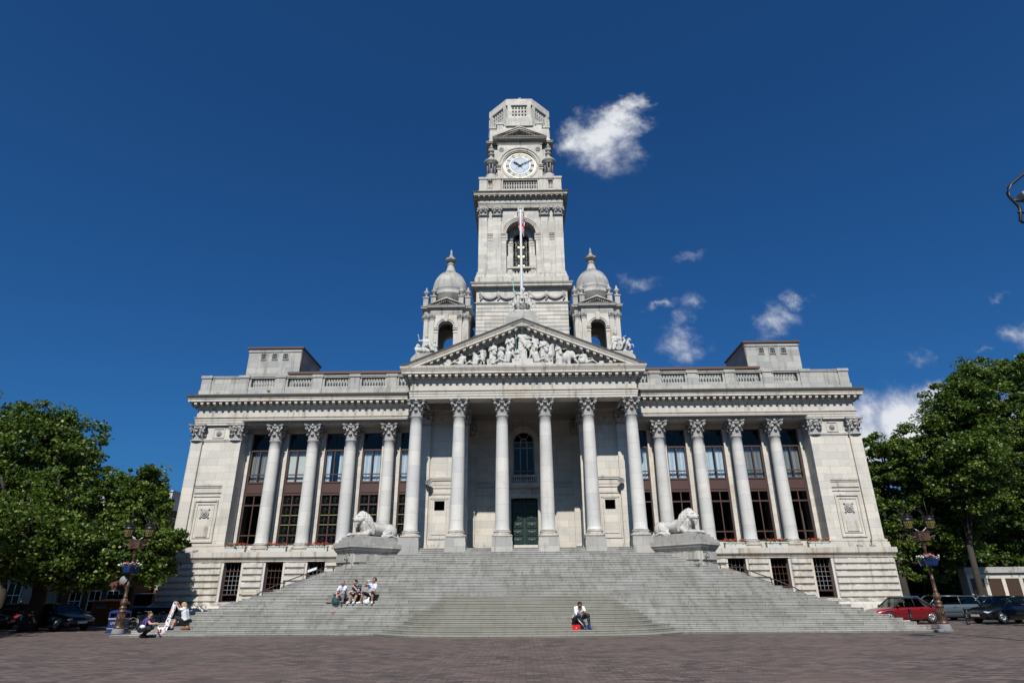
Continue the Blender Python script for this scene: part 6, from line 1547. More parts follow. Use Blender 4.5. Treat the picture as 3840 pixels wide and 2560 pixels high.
q = MB(); q.box(-.03, .03, -.006, .006, -.05, .05); props(part('phone', q, 'black', None, (XP+.14, YP-.19, zp+.70)), 'small dark phone held by the man bent forward on the lowest steps', 'phone')
RBG = thing('shopping_bag', 'shiny red carrier bag beside the shoes of the man with the phone', 'bag', (XP-.20, YP-.05, zp))
q = MB(); q.quadgrid(lambda u, v: (-.17+.34*u-.02*v*(u-.5), -.05-.03*sin(u*9)*(.3+v*.4)+.02*v, .20*v), 12, 5); q.quadgrid(lambda u, v: (-.17+.34*u, .06-.03*v+.02*sin(u*8), .20*v-.01*sin(u*7)), 10, 4); q.box(-.16, .16, -.05, .06, 0, .17); part('bag_body', q, 'bag_red', RBG, rel=True)
q = MB(); q.sphere((-.01, -.085, .07), (.022, .006, .022), 8); part('emblem', q, 'gold', RBG, rel=True)
# women with the dress at the left end
w1 = person('crouching woman in a sleeveless purple top with short brown hair', (-17.08, 29.9, 0), ['skin_b', 'purple_top', 'shorts_black', 'shoe_brown', 'hair_brown'],
  dict(pel=(-.22, .12, .36), che=(.0, .08, .66), hea=(.14, .02, .90), face=(.9, -.35, -.25), sd=(.35, -.94, 0), hands=((.50, -.06, .60), (.56, -.10, .58)), elbows=((.28, .28, .55), (.30, -.14, .58)),
       knees=((.22, .22, .42), (.26, .0, .40)), feet=((-.10, .22, .12), (-.12, .02, .10)), toes=((.10, .24, .04), (.08, -.0, .04)), bare_leg=2., sleeve=.22, s=.98, slim=1.1), ('hair_brown', 1.06, .04))
hb = thing('handbag', 'black and pale shoulder handbag hanging against the crouching woman', 'bag', (-17.04, 29.66, .27))
part('bag_body', organic('bag_body', [ell((0, 0, .10), (.17, .07, .13), 0), ell((0, -.02, .21), (.12, .07, .07), 1)], .016, .01, ['bag_black', 'plastic_bag'], wob(.005, 30)), None, hb, rel=True)
q = MB(); q.tube([(-.10, 0, .24), (-.06, .06, .44), (.0, .14, .56), (.06, .08, .44), (.10, 0, .24)], .012, 5); part('strap', q, 'trouser_grey', hb, rel=True)
sb = thing('shopping_bag', 'white shopping bag with red lettering between the two women', 'bag', (-16.62, 30.5, .10))
part('bag_body', organic('bag_body', [ell((0, 0, .14), (.17, .10, .17)), cone((-.15, 0, .24), (-.20, 0, .33), .05, .02), cone((.10, 0, .26), (.13, 0, .35), .06, .02)], .018, .012, ['plastic_bag'], wob(.010, 28)), None, sb, rel=True)
def text(body_, size, mat, parent, loc, rz=0., depth=.004, rot=None, name='lettering', bold=0.):
    cu = bpy.data.curves.new(name, 'FONT'); cu.body = body_; cu.size = size; cu.extrude = depth; cu.align_x = 'CENTER'; cu.align_y = 'CENTER'; cu.resolution_u = 3; cu.offset = bold
    tmp = bpy.data.objects.new('tmp', cu); COL.objects.link(tmp); dg = bpy.context.evaluated_depsgraph_get(); me = bpy.data.meshes.new_from_object(tmp.evaluated_get(dg)); bpy.data.objects.remove(tmp)
    me.materials.clear(); me.materials.append(M[mat] if isinstance(mat, str) else mat)
    for p in me.polygons: p.material_index = 0
    o = bpy.data.objects.new(name, me); COL.objects.link(o)
    if parent is not None: o.parent = parent
    o.location = loc; o.rotation_euler = rot or (radians(90), 0, rz); return o
text('LE', .17, 'bag_red', sb, (-.03, -.115, .17), depth=.012, bold=.006)
w2 = person('blonde woman in a white t-shirt sitting and holding up a floral dress', (-16.45, Yn(2)-.15, zt(1)), ['skin_b', 'shirt_white', 'shorts_black', 'purple_top', 'hair_blonde'],
  dict(pel=(.32, .40, .40), che=(.24, .30, .80), hea=(.15, .26, 1.06), face=(-1, -.3, -.1), sd=(-.1, -1, 0), hands=((-.14, .22, 1.16), (-.12, .02, 1.16)), elbows=((-.02, .42, .92), (.08, .04, .90)),
       knees=((-.06, .34, .52), (-.04, .14, .52)), feet=((-.14, .26, .12), (-.14, .08, .11)), toes=((-.30, .22, .05), (-.30, .02, .05)), bare_leg=1.05, s=.98), ('hair_blonde', 1.05, .14))
q = MB(); q.quadgrid(lambda u, v: (-.16-.17*v+(.17+.02*v)*(u-.5)+.012*sin(v*9), .06+.03*sin(u*12+v*5)-.2*v, 1.20-1.22*v), 8, 20)
q.quadgrid(lambda u, v: (-.20-.17*v+.15*(u-.5), .10+.03*sin(u*10+v*4)-.2*v, 1.22-1.1*v), 6, 16)
props(part('dress', q, 'floral', None, (-16.45, Yn(2)-.15, zt(1))), 'long white dress with orange and purple flowers held up between the two women', 'dress')
q = MB(); q.box(-.002, .002, -.1, .1, -.03, .03)
prop('handbag', 'tan brown leather bag lying on the step beside the blonde woman', 'bag', (-15.92, Yn(2)-.14, zt(1)), [cone((-.16, 0, .05), (.10, 0, .10), .045, .09), ell((.10, 0, .10), (.10, .08, .10))], ['bag_tan'], disp=wob(.008, 30))

# ------------------------------------------------------------------ small things fixed to or standing on the building
for s in (-1, 1):
    for c in (19.5, 16.73, 13.96):
        nm = {19.5: 'nearest the corner of the building', 16.73: 'between the two outer columns', 13.96: 'nearest the lion'}[c]
        WB = thing('window_box', 'window box of red flowers %s, %s wing' % (nm, 'left' if s < 0 else 'right'), 'window box', (s*c, 43.22, 4.43), group='window boxes of red flowers')
        q = MB(); q.box(-.68, .68, -.17, .17, 0, .36); q.box(-.71, .71, -.20, .20, .30, .37); part('box', q, 'planter', WB, rel=True)
        rr = np.random.default_rng(int(c*10)+s); q = MB()
        for i in range(170):
            x, y, z = rr.uniform(-.72, .72), rr.uniform(-.24, .16), .34+rr.uniform(0, .20)*(1 if rr.random() < .8 else -.6); a = rr.normal(size=3)*.05; b = rr.normal(size=3)*.05
            q.add([(x, y, z), (x+a[0], y+a[1], z+abs(a[2])), (x+a[0]+b[0], y+a[1]+b[1], z+b[2]), (x+b[0], y+b[1], z+b[2])], [(0, 1, 2, 3)])
        part('foliage', q, 'leafy', WB, rel=True)
        q = MB(); 
        for i in range(34): q.sphere((rr.uniform(-.70, .70), rr.uniform(-.26, .05), .42+rr.uniform(0, .16)), (.045, .045, .035), 6)
        part('flowers', q, 'red', WB, rel=True)
def horn(s):
    t = thing('loudspeaker', 'grey horn loudspeaker on the %s side bay wall of the portico' % ('left' if s < 0 else 'right'), 'loudspeaker', (s*6.72, 43.4, 8.85), group='horn loudspeakers in the portico')
    q = MB(); q.lathe([(.06, -.22), (.08, -.2), (.08, -.08), (.05, -.05), (.06, .0), (.12, .12), (.24, .22), (.25, .23)], n=20, caps=False); q.lathe([(.10, .0), (.04, .12)], n=12)
    a = radians(60) ; R = []
    for x, y, z in q.v: y2, z2 = y*cos(a)-z*sin(a), y*sin(a)+z*cos(a); R.append((x+s*-.0+z*.25*(-s if s < 0 else -s)*.0+(.28*z*(1 if s < 0 else -.2)), y2, z2))
    q.v = R; part('horn', q, 'grey_p', t, rel=True)
    q = MB(); q.tube([(0, .05, 0), (s*.12, .3, .02)], .025, 6); q.box(s*.14-.05, s*.14+.05, .1, .34, -.1, .1); part('bracket', q, 'grey_p', t, rel=True)
    q = MB(); q.tube([(0, .0, -.15), (.05, .05, -.4), (.0, .2, -.5), (-.05, .28, -.3)], .012, 5); part('cable', q, 'black', t, rel=True)
horn(-1); horn(1)
sg = thing('entrance_sign', 'stone coloured sign with white lettering on the basement wall left of the side door', 'sign', (-17.9, 42.68, 1.95))
q = MB(); q.box(-.52, .52, -.03, .03, -.17, .17); part('board', q, 'sign', sg, rel=True)
text('GUILDHALL', .155, 'white_p', sg, (.02, -.034, .065), bold=.003); text('SOUTH EAST ENTRANCE', .085, 'white_p', sg, (0, -.034, -.075), bold=.001)
cc = thing('security_camera', 'white box security camera on a bracket over the left handrail', 'camera', (-12.75, 38.9, 3.12))
q = MB(); q.box(-.28, .28, -.07, .07, -.06, .08)
q.v = [(x, y-.25*x, z+.28*x) for x, y, z in q.v]; part('housing', q, 'white_p', cc, rel=True)
q = MB(); q.tube([(.0, 0, -.05), (.05, .1, -.25), (.1, 3.8, -.3)], .03, 6); part('bracket', q, 'grey_p', cc, rel=True)
for s in (-1, 1):                                # handrails with a scrolled end
    H_ = thing('handrail', 'dark iron handrail with a scrolled top end beside the %s basement door' % ('left' if s < 0 else 'right'), 'handrail', (s*12.5, 36.8, 2.2), group='scrolled iron handrails')
    L = WL[H_.name]; rel = lambda x, y, z: (s*x-L[0], y-L[1], z-L[2])
    q = MB(); q.tube([rel(15.6, 35.5, 1.1), rel(14.2, 35.3, 1.92), rel(13.25, 35.85, 2.40), rel(11.5, 37.65, 3.28), rel(10.9, 38.2, 3.30)], .028, 6)
    part('rail', q, 'black', H_, rel=True)
    pts = [rel(10.9, 38.2, 3.30), rel(10.65, 38.4, 3.5), rel(10.5, 38.5, 3.85)]
    q = MB(); q.tube(pts, .02, 6)
    for R, n, cx, cz in ((.27, 13, 10.72, 4.05),):
        q.tube([rel(cx-R*cos(.2+i*.42)*(1-i*.055)*1., 38.35, cz+R*sin(-.6+i*.42)*(1-i*.055)) for i in range(n)], .018, 5)
    q.tube([rel(10.62-.0, 38.35, 3.82), rel(10.62, 38.35, 3.62), rel(10.75, 38.3, 3.6)], .018, 5)
    part('scroll', q, 'black', H_, rel=True)
    for x, y, z in ((13.25, 35.85, 2.15), (12.35, 36.75, 2.57), (11.2, 37.9, 3.0)):
        q = MB(); q.tube([rel(x, y, z-.05), rel(x, y, z+.28)], .035, 6); q.box(*[v for p in zip(rel(x-.07*s*s, y-.05, z+.17), rel(x+.07, y+.05, z+.22)) for v in sorted(p)]); part('post', q, 'lampbronze', H_, rel=True)
for s in (-1, 1):
    for j in range(2):
        fl = thing('floodlight', '%s small grey floodlight on the ledge at the %s corner of the building' % (('outer', 'inner')[j], 'left' if s < 0 else 'right'), 'floodlight', (s*(22.95-.85*j), 43.0, 4.42), group='ledge floodlights')
        q = MB(); q.box(-.16, .16, -.10, .10, .05, .14); q.v = [(x, y, z+.35*y) for x, y, z in q.v]; part('lamp_body', q, 'grey_p', fl, rel=True); q = MB(); q.box(-.03, .03, -.04, .04, 0, .07); part('foot', q, 'black', fl, rel=True)
for n_, (x, y, z) in (('growing on the left wing cornice', (-18.9, 43.3, 15.7)), ('growing at the foot of the right lion pedestal', (9.9, 37.85, 3.1))):
    q = MB(); rr = np.random.default_rng(5)
    for i in range(60):
        a = rr.uniform(0, 6.28); l = rr.uniform(.08, .28); p0 = rr.normal(size=3)*.04; w_ = .02
        q.add([(p0[0], p0[1], 0), (p0[0]+w_, p0[1], 0), (p0[0]+l*cos(a)*.9, p0[1]+l*sin(a)*.5, l*.9)], [(0, 1, 2)])
    props(part('weed_plant', q, 'grass', None, (x, y, z)), 'small green weed %s' % n_, 'plant')
# ------------------------------------------------------------------ street lamps with hanging planters
M['foot_grey'] = plain('grey_footing', (.20, .205, .21), .9)
def make_lamp(label, loc):
    t = thing('street_lamp', label, 'street lamp', loc, 0, 'ornate bronze street lamps')
    q = MB(); q.lathe([(.30, 0), (.30, .03), (.26, .22), (.25, .24)], n=20); part('concrete_foot', q, 'foot_grey', t, rel=True)
    q = MB(); q.lathe([(.235, .24), (.24, .30), (.20, .33), (.19, .36), (.175, .98), (.20, 1.0), (.20, 1.04), (.15, 1.07), (.13, 1.12), (.17, 1.18), (.165, 1.22), (.12, 1.26), (.12, 1.30), (.165, 1.38), (.165, 1.46), (.10, 1.62), (.085, 1.68), (.10, 1.70), (.10, 1.73), (.078, 1.76), (.072, 2.2), (.088, 2.22), (.088, 2.27), (.068, 2.30), (.055, 3.60), (.07, 3.62), (.07, 3.66), (.085, 3.72), (.07, 3.80), (.10, 3.92), (.12, 3.98), (.12, 4.03)], n=20)
    for i in range(14):
        a = i*2*pi/14; q.tube([(.185*cos(a), .185*sin(a), .40), (.172*cos(a), .172*sin(a), .94)], .014, 5)
    for i in range(12):
        a = i*2*pi/12; q.tube([(.12*cos(a), .12*sin(a), 1.30), (.168*cos(a), .168*sin(a), 1.42), (.11*cos(a), .11*sin(a), 1.6)], .012, 4)
    q.archring(0, .72, .07, .10, -.22, -.16, a0=0, a1=2*pi, n=14); q.sphere((0, -.19, .72), (.06, .03, .06), 8)
    for i in range(8): a = i*pi/4; q.sphere((.09*cos(a), .09*sin(a), 3.86), (.03, .03, .06), 6)
    part('post', q, 'lampbronze', t, rel=True)
    q = MB(); q.box(-.27, .27, -.22, .22, 4.06, 4.42); q.box(-.30, .30, -.25, .25, 4.42, 4.46); q.box(-.29, .29, -.24, .24, 4.03, 4.06)
    for r0, r1 in ((.11, .14), (.05, .08)): q.archring(-.10, 4.24, r0, r1, -.25, -.21, a0=0, a1=2*pi, n=18)
    q.sphere((-.10, -.23, 4.24), (.035, .03, .035), 8); q.box(.10, .115, -.235, -.21, 4.06, 4.42)
    for s in (-1, 1):
        q.tube([(s*.27, 0, 4.22), (s*.42, 0, 4.18), (s*.55, 0, 4.24), (s*.63, 0, 4.26)], .06, 8, r2=.035); q.sphere((s*.64, 0, 4.26), (.06, .05, .05), 8); q.tube([(s*.58, 0, 4.22), (s*.59, 0, 4.02)], .018, 5)
    part('junction_box', q, 'lampbronze', t, rel=True)
    for s in (-1, 1):
        x = s*.55
        q = MB(); q.lathe([(.24, 4.58), (.27, 4.60), (.27, 4.63), (.24, 4.65)], x, 0, 8, a0=pi/8); q.lathe([(.10, 4.50), (.22, 4.58)], x, 0, 8, a0=pi/8)
        q.lathe([(.25, 4.98), (.27, 5.0), (.27, 5.05), (.24, 5.07), (.24, 5.16), (.26, 5.17), (.26, 5.2), (.1, 5.22)], x, 0, 8, a0=pi/8)
        for i in range(8):
            a = pi/8+i*pi/4; q.tube([(x+.235*cos(a), .235*sin(a), 4.63), (x+.245*cos(a), .245*sin(a), 5.0)], .016, 5)
            q.sphere((x+.25*cos(a), .25*sin(a), 5.20), (.04, .04, .035), 6)
            b = a+pi/8; q.tube([(x+.225*cos(b), .225*sin(b), 4.65), (x+.232*cos(b), .232*sin(b), 4.99)], .008, 4)
        for z in (4.74, 4.86): q.lathe([(.236, z-.008), (.24, z), (.236, z+.008)], x, 0, 8, a0=pi/8, caps=False)
        for i in range(8):
            a = i*pi/4+.2; q.tube([(x+.22*cos(a), .22*sin(a), 5.2), (x+.22*cos(a), .22*sin(a), 5.34), (x+.30*cos(a), .30*sin(a), 5.48), (x+.40*cos(a), .40*sin(a), 5.58)], .022, 5, r2=.006)
        q.tube([(x, 0, 5.2), (x, 0, 6.08)], .028, 6, r2=.008)
        LT = part('lantern', q, 'black', t, rel=True)
        g_ = MB(); g_.lathe([(.225, 4.64), (.232, 4.99)], x, 0, 8, a0=pi/8, sm=False); part('lantern_glass', g_, 'amber', LT, rel=True)
        q = MB(); q.tube([(s*.05, 0, 4.46), (s*.22, 0, 4.56), (s*.36, 0, 4.70)], .014, 5); q.sphere((s*.20, 0, 4.55), .03, 6); part('stay', q, 'pole', t, rel=True)
    return t
LL = make_lamp('ornate bronze street lamp with two lanterns standing beside the blue bin', (-20.42, 33.5, 0))
LR = make_lamp('ornate bronze street lamp with two lanterns standing in front of the red convertible', (19.88, 32.6, 0))
q = MB(); 
for i in range(20): pass
q.lathe([(.19, -.012), (.20, 0), (.19, .012)], n=18); q.v = [(z, x, y) for x, y, z in q.v]; q.v = [(y, x-.1, z) for x, y, z in q.v]
o = part('round_sign', q, 'grey_p', LL, (-20.62, 33.45, 2.5))
for s, L_ in ((-1, (-20.42, 33.5)), (1, (19.88, 32.6))):
    p = thing('hanging_planter', 'blue tub of pink and white flowers on the %s street lamp' % ('left' if s < 0 else 'right'), 'planter', (L_[0], L_[1], 2.85), 0, 'flower tubs on the street lamps')
    q = MB(); 
    for sy in (-1, 1):
        q.lathe([(.24, .0), (.27, .06), (.34, .26), (.36, .27), (.36, .30), (.33, .30)], 0, sy*.24, 6, sm=False, a0=.2)
    part('tub', q, 'navy', p, rel=True)
    rr = np.random.default_rng(11+s); q = MB()
    for i in range(420):
        a = rr.uniform(0, 6.283); r = rr.uniform(.05, .55); x, y = r*cos(a), r*sin(a)*.9; z = .34+.14*(1-r/.5)+rr.uniform(-.05, .07)-.25*max(0, r-.36); u_ = rr.normal(size=3)*.035; v_ = rr.normal(size=3)*.035
        q.add([(x, y, z), tuple(V(x, y, z)+u_), tuple(V(x, y, z)+u_+v_), tuple(V(x, y, z)+v_)], [(0, 1, 2, 3)])
    part('foliage', q, 'leafy', p, rel=True)
    for nm, mt, n_, sx in (('pink_flowers', 'pink', 26, .0), ('white_flowers', 'white', 16, .3), ('red_flowers', 'red', 7, .1)):
        q = MB()
        for i in range(n_): x = rr.uniform(-.3, .3) if nm[0] != 'w' else rr.choice((-1, 1))*rr.uniform(.3, .5); q.sphere((x, rr.uniform(-.45, .1), .42+rr.uniform(0, .12)-.2*abs(x)), (.04, .04, .03), 6)
        part(nm, q, mt, p, rel=True)
# bollards
bp = [(21.05, 37.24, 'hidden partly by the rear of the red convertible, second from the steps'), (20.7, 39.3, 'standing closest to the steps'), (22.43, 37.03, 'behind the foot of the right street lamp'), (23.82, 36.85, 'farthest to the right')]
q = MB(); q.lathe([(.085, 0), (.085, .08), (.07, .1), (.065, .36), (.08, .38), (.08, .44), (.065, .46), (.06, .72), (.075, .74), (.075, .8), (.05, .84), (.0, .85)], n=14); mbol = q.mesh('post', 'black')
wr = MB().lathe([(.083, .375), (.083, .385)], n=14).mesh('ring', 'grey_p')
for i, (x, y, l) in enumerate(bp):
    b = thing('bollard', 'black iron bollard '+{0: 'in front of the rear of the red convertible', 1: 'closest to the steps beside the red convertible bonnet', 2: 'behind the foot of the right street lamp', 3: 'farthest right in front of the black saloon'}[i], 'bollard', (x, y, 0), 0, 'black bollards on the right')
    part('post', mbol, None, b, rel=True); part('ring', wr, None, b, rel=True)

# ------------------------------------------------------------------ cars
def carpaint(name, col, metal=.3): M[name] = plain(name, col, .3, metal, var=.03, coat=1., spec=.5); return name
carpaint('paint_red', (.22, .008, .012)); carpaint('paint_black', (.006, .007, .009)); carpaint('paint_grey', (.09, .12, .14)); carpaint('paint_blue', (.05, .12, .30)); carpaint('paint_darkred', (.25, .006, .01)); carpaint('paint_teal', (.03, .05, .055))
M['tyre'] = plain('tyre_rubber', (.012, .012, .012), .8); M['rim'] = plain('alloy_rim', (.45, .45, .46), .35, .6); M['carglass'] = glass('car_glass', (.28, .34, .33), .85); M['lamp_c'] = plain('headlamp', (.55, .56, .58), .15); M['lamp_r'] = plain('tail_lamp', (.35, .01, .01), .2); M['trim'] = plain('black_trim', (.015, .015, .016), .5); M['plate'] = plain('number_plate', (.6, .6, .58), .5); M['plate_y'] = plain('rear_plate', (.6, .45, .03), .5)
M['softtop'] = plain('black_soft_top', (.022, .022, .026), .85)
def car(label, loc, rz, paint, kind='saloon', L=4.3, W=1.70, H=1.40, cat='car'):
    t = thing('parked_car', label, cat, loc, rz)
    h = L/2; w = W/2
    belt = .92 if kind != 'van' else 1.15
    # lower body: rounded sections along x (front at +x)
    st = {'saloon': [(-1, .45, .62, .78), (-.97, .28, .84, .93), (-.8, .22, .93, .99), (-.45, .2, belt, 1.), (.15, .2, belt, 1.), (.42, .2, belt-.02, 1.), (.75, .2, .80, .98), (.94, .25, .68, .88), (1, .38, .58, .74)],
          'cabrio': [(-1, .42, .64, .80), (-.97, .28, .82, .92), (-.8, .22, .90, .98), (-.45, .2, .90, 1.), (.15, .2, .88, 1.), (.40, .2, .86, 1.), (.75, .2, .76, .97), (.94, .25, .64, .88), (1, .38, .54, .74)],
          'estate': [(-1, .40, .90, .90), (-.98, .26, .96, .95), (-.8, .22, .97, .99), (-.45, .2, .96, 1.), (.15, .2, .94, 1.), (.42, .2, .92, 1.), (.75, .2, .82, .98), (.94, .25, .70, .88), (1, .38, .60, .76)],
          'van': [(-1, .35, 1.2, .95), (-.98, .26, 1.25, .97), (-.5, .2, 1.2, 1.), (.3, .2, 1.15, 1.), (.7, .2, 1.1, .99), (.93, .24, .9, .92), (1, .35, .75, .85)]}[kind]
    q = MB(); n = 14; vs = []
    for fx, zb, zt_, fw in st:
        ww = w*fw; pts = [(-ww*.86, zb), (-ww*.97, zb+.08), (-ww, zb+(zt_-zb)*.45), (-ww*.985, zb+(zt_-zb)*.75), (-ww*.93, zt_-.03), (-ww*.82, zt_), (-ww*.3, zt_+.025)]
        pts = pts+[(-y, z) for y, z in reversed(pts)]
        vs += [(fx*h, y, z) for y, z in pts]
    fs = []
    for i in range(len(st)-1):
        for j in range(n): fs.append((i*n+j, (i+1)*n+j, (i+1)*n+(j+1) % n, i*n+(j+1) % n))
    fs += [tuple(range(n)), tuple(range(len(st)*n-1, (len(st)-1)*n-1, -1))]
    q.add(vs, fs, 0, True); part('body', q, paint, t, rel=True)
    # cabin
    X = {'saloon': (-.68, -.40, .14, .44), 'cabrio': (-.66, -.36, .10, .42), 'estate': (-.97, -.86, .12, .44), 'van': (-.97, -.93, .45, .78)}[kind]
    zb_ = {'saloon': .93, 'cabrio': .88, 'estate': .955, 'van': 1.2}[kind]
    def ring(z, f, ins, up=0): return [(x*h, y*(w-ins), z) for x, y in ((f[0], -1), (f[1], -1), (f[2], -1), (f[3], -1), (f[3], 1), (f[2], 1), (f[1], 1), (f[0], 1))]
    a0, a1, a2, a3 = X
    lo = [(a0*h, -w*.90, zb_), (a3*h, -w*.90, zb_-.04), (a3*h, w*.90, zb_-.04), (a0*h, w*.90, zb_)]
    hi = [(a1*h, -w*.74, H-.05), (a2*h, -w*.74, H-.04), (a2*h, w*.74, H-.04), (a1*h, w*.74, H-.05)]
    g_ = MB(); g_.add(lo+hi, [(0, 1, 5, 4), (1, 2, 6, 5), (2, 3, 7, 6), (3, 0, 4, 7)]); part('windows', g_, 'carglass', t, rel=True)
    q = MB(); cx = [(a1*h-.03, H-.05), (a1*h*.5+a2*h*.5-.2, H), (a2*h-.2, H-.005), (a2*h+.04, H-.055)]; vs = []
    for x, z in cx:
        for y, dz in ((-.77, -.035), (-.68, .0), (0, .02), (.68, .0), (.77, -.035)): vs.append((x, y*w, z+dz))
    for x, z in cx:
        for y, dz in ((-.77, -.07), (-.68, -.05), (0, -.04), (.68, -.05), (.77, -.07)): vs.append((x, y*w, z+dz))
    fs = [(i*5+j, i*5+j+1, (i+1)*5+j+1, (i+1)*5+j) for i in range(3) for j in range(4)]; fs += [tuple(k+20 for k in reversed(f)) for f in fs[:12]]
    q.add(vs, fs, 0, True)
    top = 'softtop' if kind == 'cabrio' else paint
    P_ = lambda u, v: tuple((np.array(lo[0])*(1-u)+np.array(lo[1])*u)*(1-v)+(np.array(hi[0])*(1-u)+np.array(hi[1])*u)*v)
    for s in (-1, 1):
        for (p, r, th) in ((lo[1], hi[1], .04), (lo[0], hi[0], .05 if kind != 'cabrio' else .09)): q.tube([(p[0], s*abs(p[1]), p[2]), (r[0], s*abs(r[1]), r[2])], th, 5)
        q.tube([(hi[0][0], s*w*.75, H-.06), (hi[1][0], s*w*.75, H-.05)], .035, 5)
        m_ = (a1+a2)/2*h-(.1 if kind != 'cabrio' else .05); q.tube([(m_-.05, s*w*.905, zb_-.02), (m_-.05, s*w*.75, H-.06)], .035 if kind != 'cabrio' else .02, 5)
        if kind == 'cabrio': q.add([(lo[0][0]-.05, s*w*.91, zb_), (lo[0][0]+.42, s*w*.91, zb_), (hi[0][0]+.05, s*w*.76, H-.07), (hi[0][0]-.05, s*w*.76, H-.06)], [(0, 1, 2, 3)])
    if kind == 'cabrio': q.add([(lo[0][0], -w*.9, zb_), (lo[0][0], w*.9, zb_), (hi[0][0], w*.76, H-.05), (hi[0][0], -w*.76, H-.05)], [(0, 1, 2, 3)])
    part('roof', q, top, t, rel=True)
    q = MB(); q.box(-.3*h, .3*h, -w*.6, w*.6, .55, .80)
    for x in (-.12*h, .16*h):
        for y in (-.36, .36): q.box(x-.08, x+.06, y-.22, y+.22, .75, 1.12)
    part('seats', q, 'trim', t, rel=True)
    wb = .585*h
    for fx in (-wb, wb+.02):
        for s in (-1, 1):
            k = MB(); k.lathe([(.30, -.09), (.325, -.06), (.325, .06), (.30, .09)], n=24); k.v = [(x+fx, z+s*(w-.10), y+.325) for x, y, z in k.v]
            WH = part('wheel', k, 'tyre', t, rel=True)
            k = MB(); k.lathe([(.215, .0), (.21, .025), (.16, .01), (.05, .03), (.04, .04)], n=20)
            for i in range(9): a = i*2*pi/9; k.tube([(.04*cos(a), .04*sin(a), .04), (.2*cos(a), .2*sin(a), .035)], .024, 4)
            k.v = [(x+fx, s*(z+w-.03), y+.325) for x, y, z in k.v]; part('rim', k, 'rim', WH, rel=True)
            k = MB(); k.archring(0, .325, .335, .375, 0, .02, n=16, a0=-.15, a1=pi+.15); k.v = [(x+fx, s*(w-.006+y*.6), z) for x, y, z in k.v]; 
            k.archring(0, 0, 0.01, .335, 0, .02, n=16, a0=0, a1=2*pi); kk = len(k.v)-17*4; k.v[kk:] = [(x+fx, s*(w-.10), z+.325) for x, y, z in k.v[kk:]]
            part('wheel_arch', k, 'trim', t, rel=True)
    for s in (-1, 1):
        k = MB(); k.sphere((h*.945, s*w*.66, .585), (.09, .19, .075), 10); part('headlight', k, 'lamp_c', t, rel=True)
        k = MB(); z_ = .72 if kind in ('saloon', 'cabrio') else .8; k.sphere((-h*.965, s*w*.74, z_), (.07, .15, .09), 10); part('tail_light', k, 'lamp_r', t, rel=True)
        k = MB(); k.sphere((a3*h-.18, s*(w+.07), .94), (.06, .10, .065), 8); part('door_mirror', k, paint, t, rel=True)
        k = MB(); k.box(-wb+.42, wb-.42, s*w-.012, s*w+.012, .50, .54); part('side_strip', k, 'trim', t, rel=True)
        k = MB(); xd = -.12*h if kind != 'estate' else -.05*h; k.box(xd-.5, xd-.36, s*w*.975-.02, s*w*.985+.02, .77, .80); part('door_handle', k, 'trim', t, rel=True)
    k = MB(); k.box(h*.97, h+.02, -.26, .26, .38, .49); part('number_plate', k, 'plate', t, rel=True)
    k = MB(); k.box(h*.93, h*.985, -.42, .42, .54, .64); part('grille', k, 'trim', t, rel=True)
    k = MB(); k.box(-h-.01, -h*.96, -.26, .26, .55, .66); part('rear_plate', k, 'plate_y', t, rel=True)
    return t
car('shiny red convertible with a black soft top parked right of the steps', (21.55, 38.95, 0), radians(180+4), 'paint_red', 'cabrio', 4.15, 1.67, 1.40)
car('grey estate car parked between the red convertible and the black saloon', (26.0, 42.7, 0), radians(180), 'paint_grey', 'estate', 4.5, 1.74, 1.46)
car('light blue car whose roof shows above the red convertible', (24.9, 46.3, 0), radians(178), 'paint_blue', 'estate', 4.0, 1.65, 1.45)
car('bright red car mostly hidden at the corner of the building', (25.8, 52.0, 0), radians(200), 'paint_darkred', 'estate', 4.0, 1.7, 1.62)
car('black saloon in tree shade at the right edge', (27.2, 38.3, 0), radians(180+12), 'paint_black', 'saloon', 4.6, 1.76, 1.42)
car('pale silver saloon behind the dark trunk on the right', (31.2, 46.5, 0), radians(180), 'paint_grey', 'saloon', 4.5, 1.74, 1.42)
car('dark saloon facing right in the shade behind the left street lamp', (-26.55, 37.6, 0), radians(-22), 'paint_black', 'saloon', 4.5, 1.74, 1.40)
car('red hatchback whose tail shows behind the left tree trunk', (-29.9, 40.8, 0), radians(3), 'paint_darkred', 'estate', 4.1, 1.68, 1.42)
car('dark car at the very left edge of the square', (-32.4, 38.9, 0), radians(15), 'paint_black', 'estate', 4.1, 1.68, 1.42)
car('dark teal van parked behind the bicycles at the corner of the building', (-27.3, 47.2, 0), radians(0), 'paint_teal', 'van', 4.8, 1.9, 1.95, 'van')

# ------------------------------------------------------------------ litter bin, container, bicycles, background buildings
b = thing('litter_bin', 'blue square litter bin with gold bands beside the left street lamp', 'litter bin', (-21.15, 34.6, 0))
q = MB(); q.lathe([(.42, 0), (.42, .06), (.36, .10), (.36, .62), (.39, .64), (.39, .70), (.36, .72)], n=4, a0=pi/4, sm=False)
for sx in (-1, 1):
    for sy in (-1, 1): q.box(sx*.25-.03, sx*.25+.03, sy*.25-.03, sy*.25+.03, .70, .92)
q.lathe([(.36, .92), (.41, .93), (.41, .98), (.28, 1.06), (.05, 1.10)], n=4, a0=pi/4, sm=False); q.box(-.15, .15, -.15, .15, .6, .93)
q.v = [(x*1.35, y*1.2, z) for x, y, z in q.v]; part('bin_body', q, 'navy', b, rel=True)
q = MB(); q.box(-.375, .375, -.34, .34, .655, .685); q.box(-.365, .365, -.33, .33, .20, .22); part('gold_band', q, 'gold', b, rel=True)
text('LITTER', .13, 'gold', b, (-.02, -.312, .45), name='lettering')
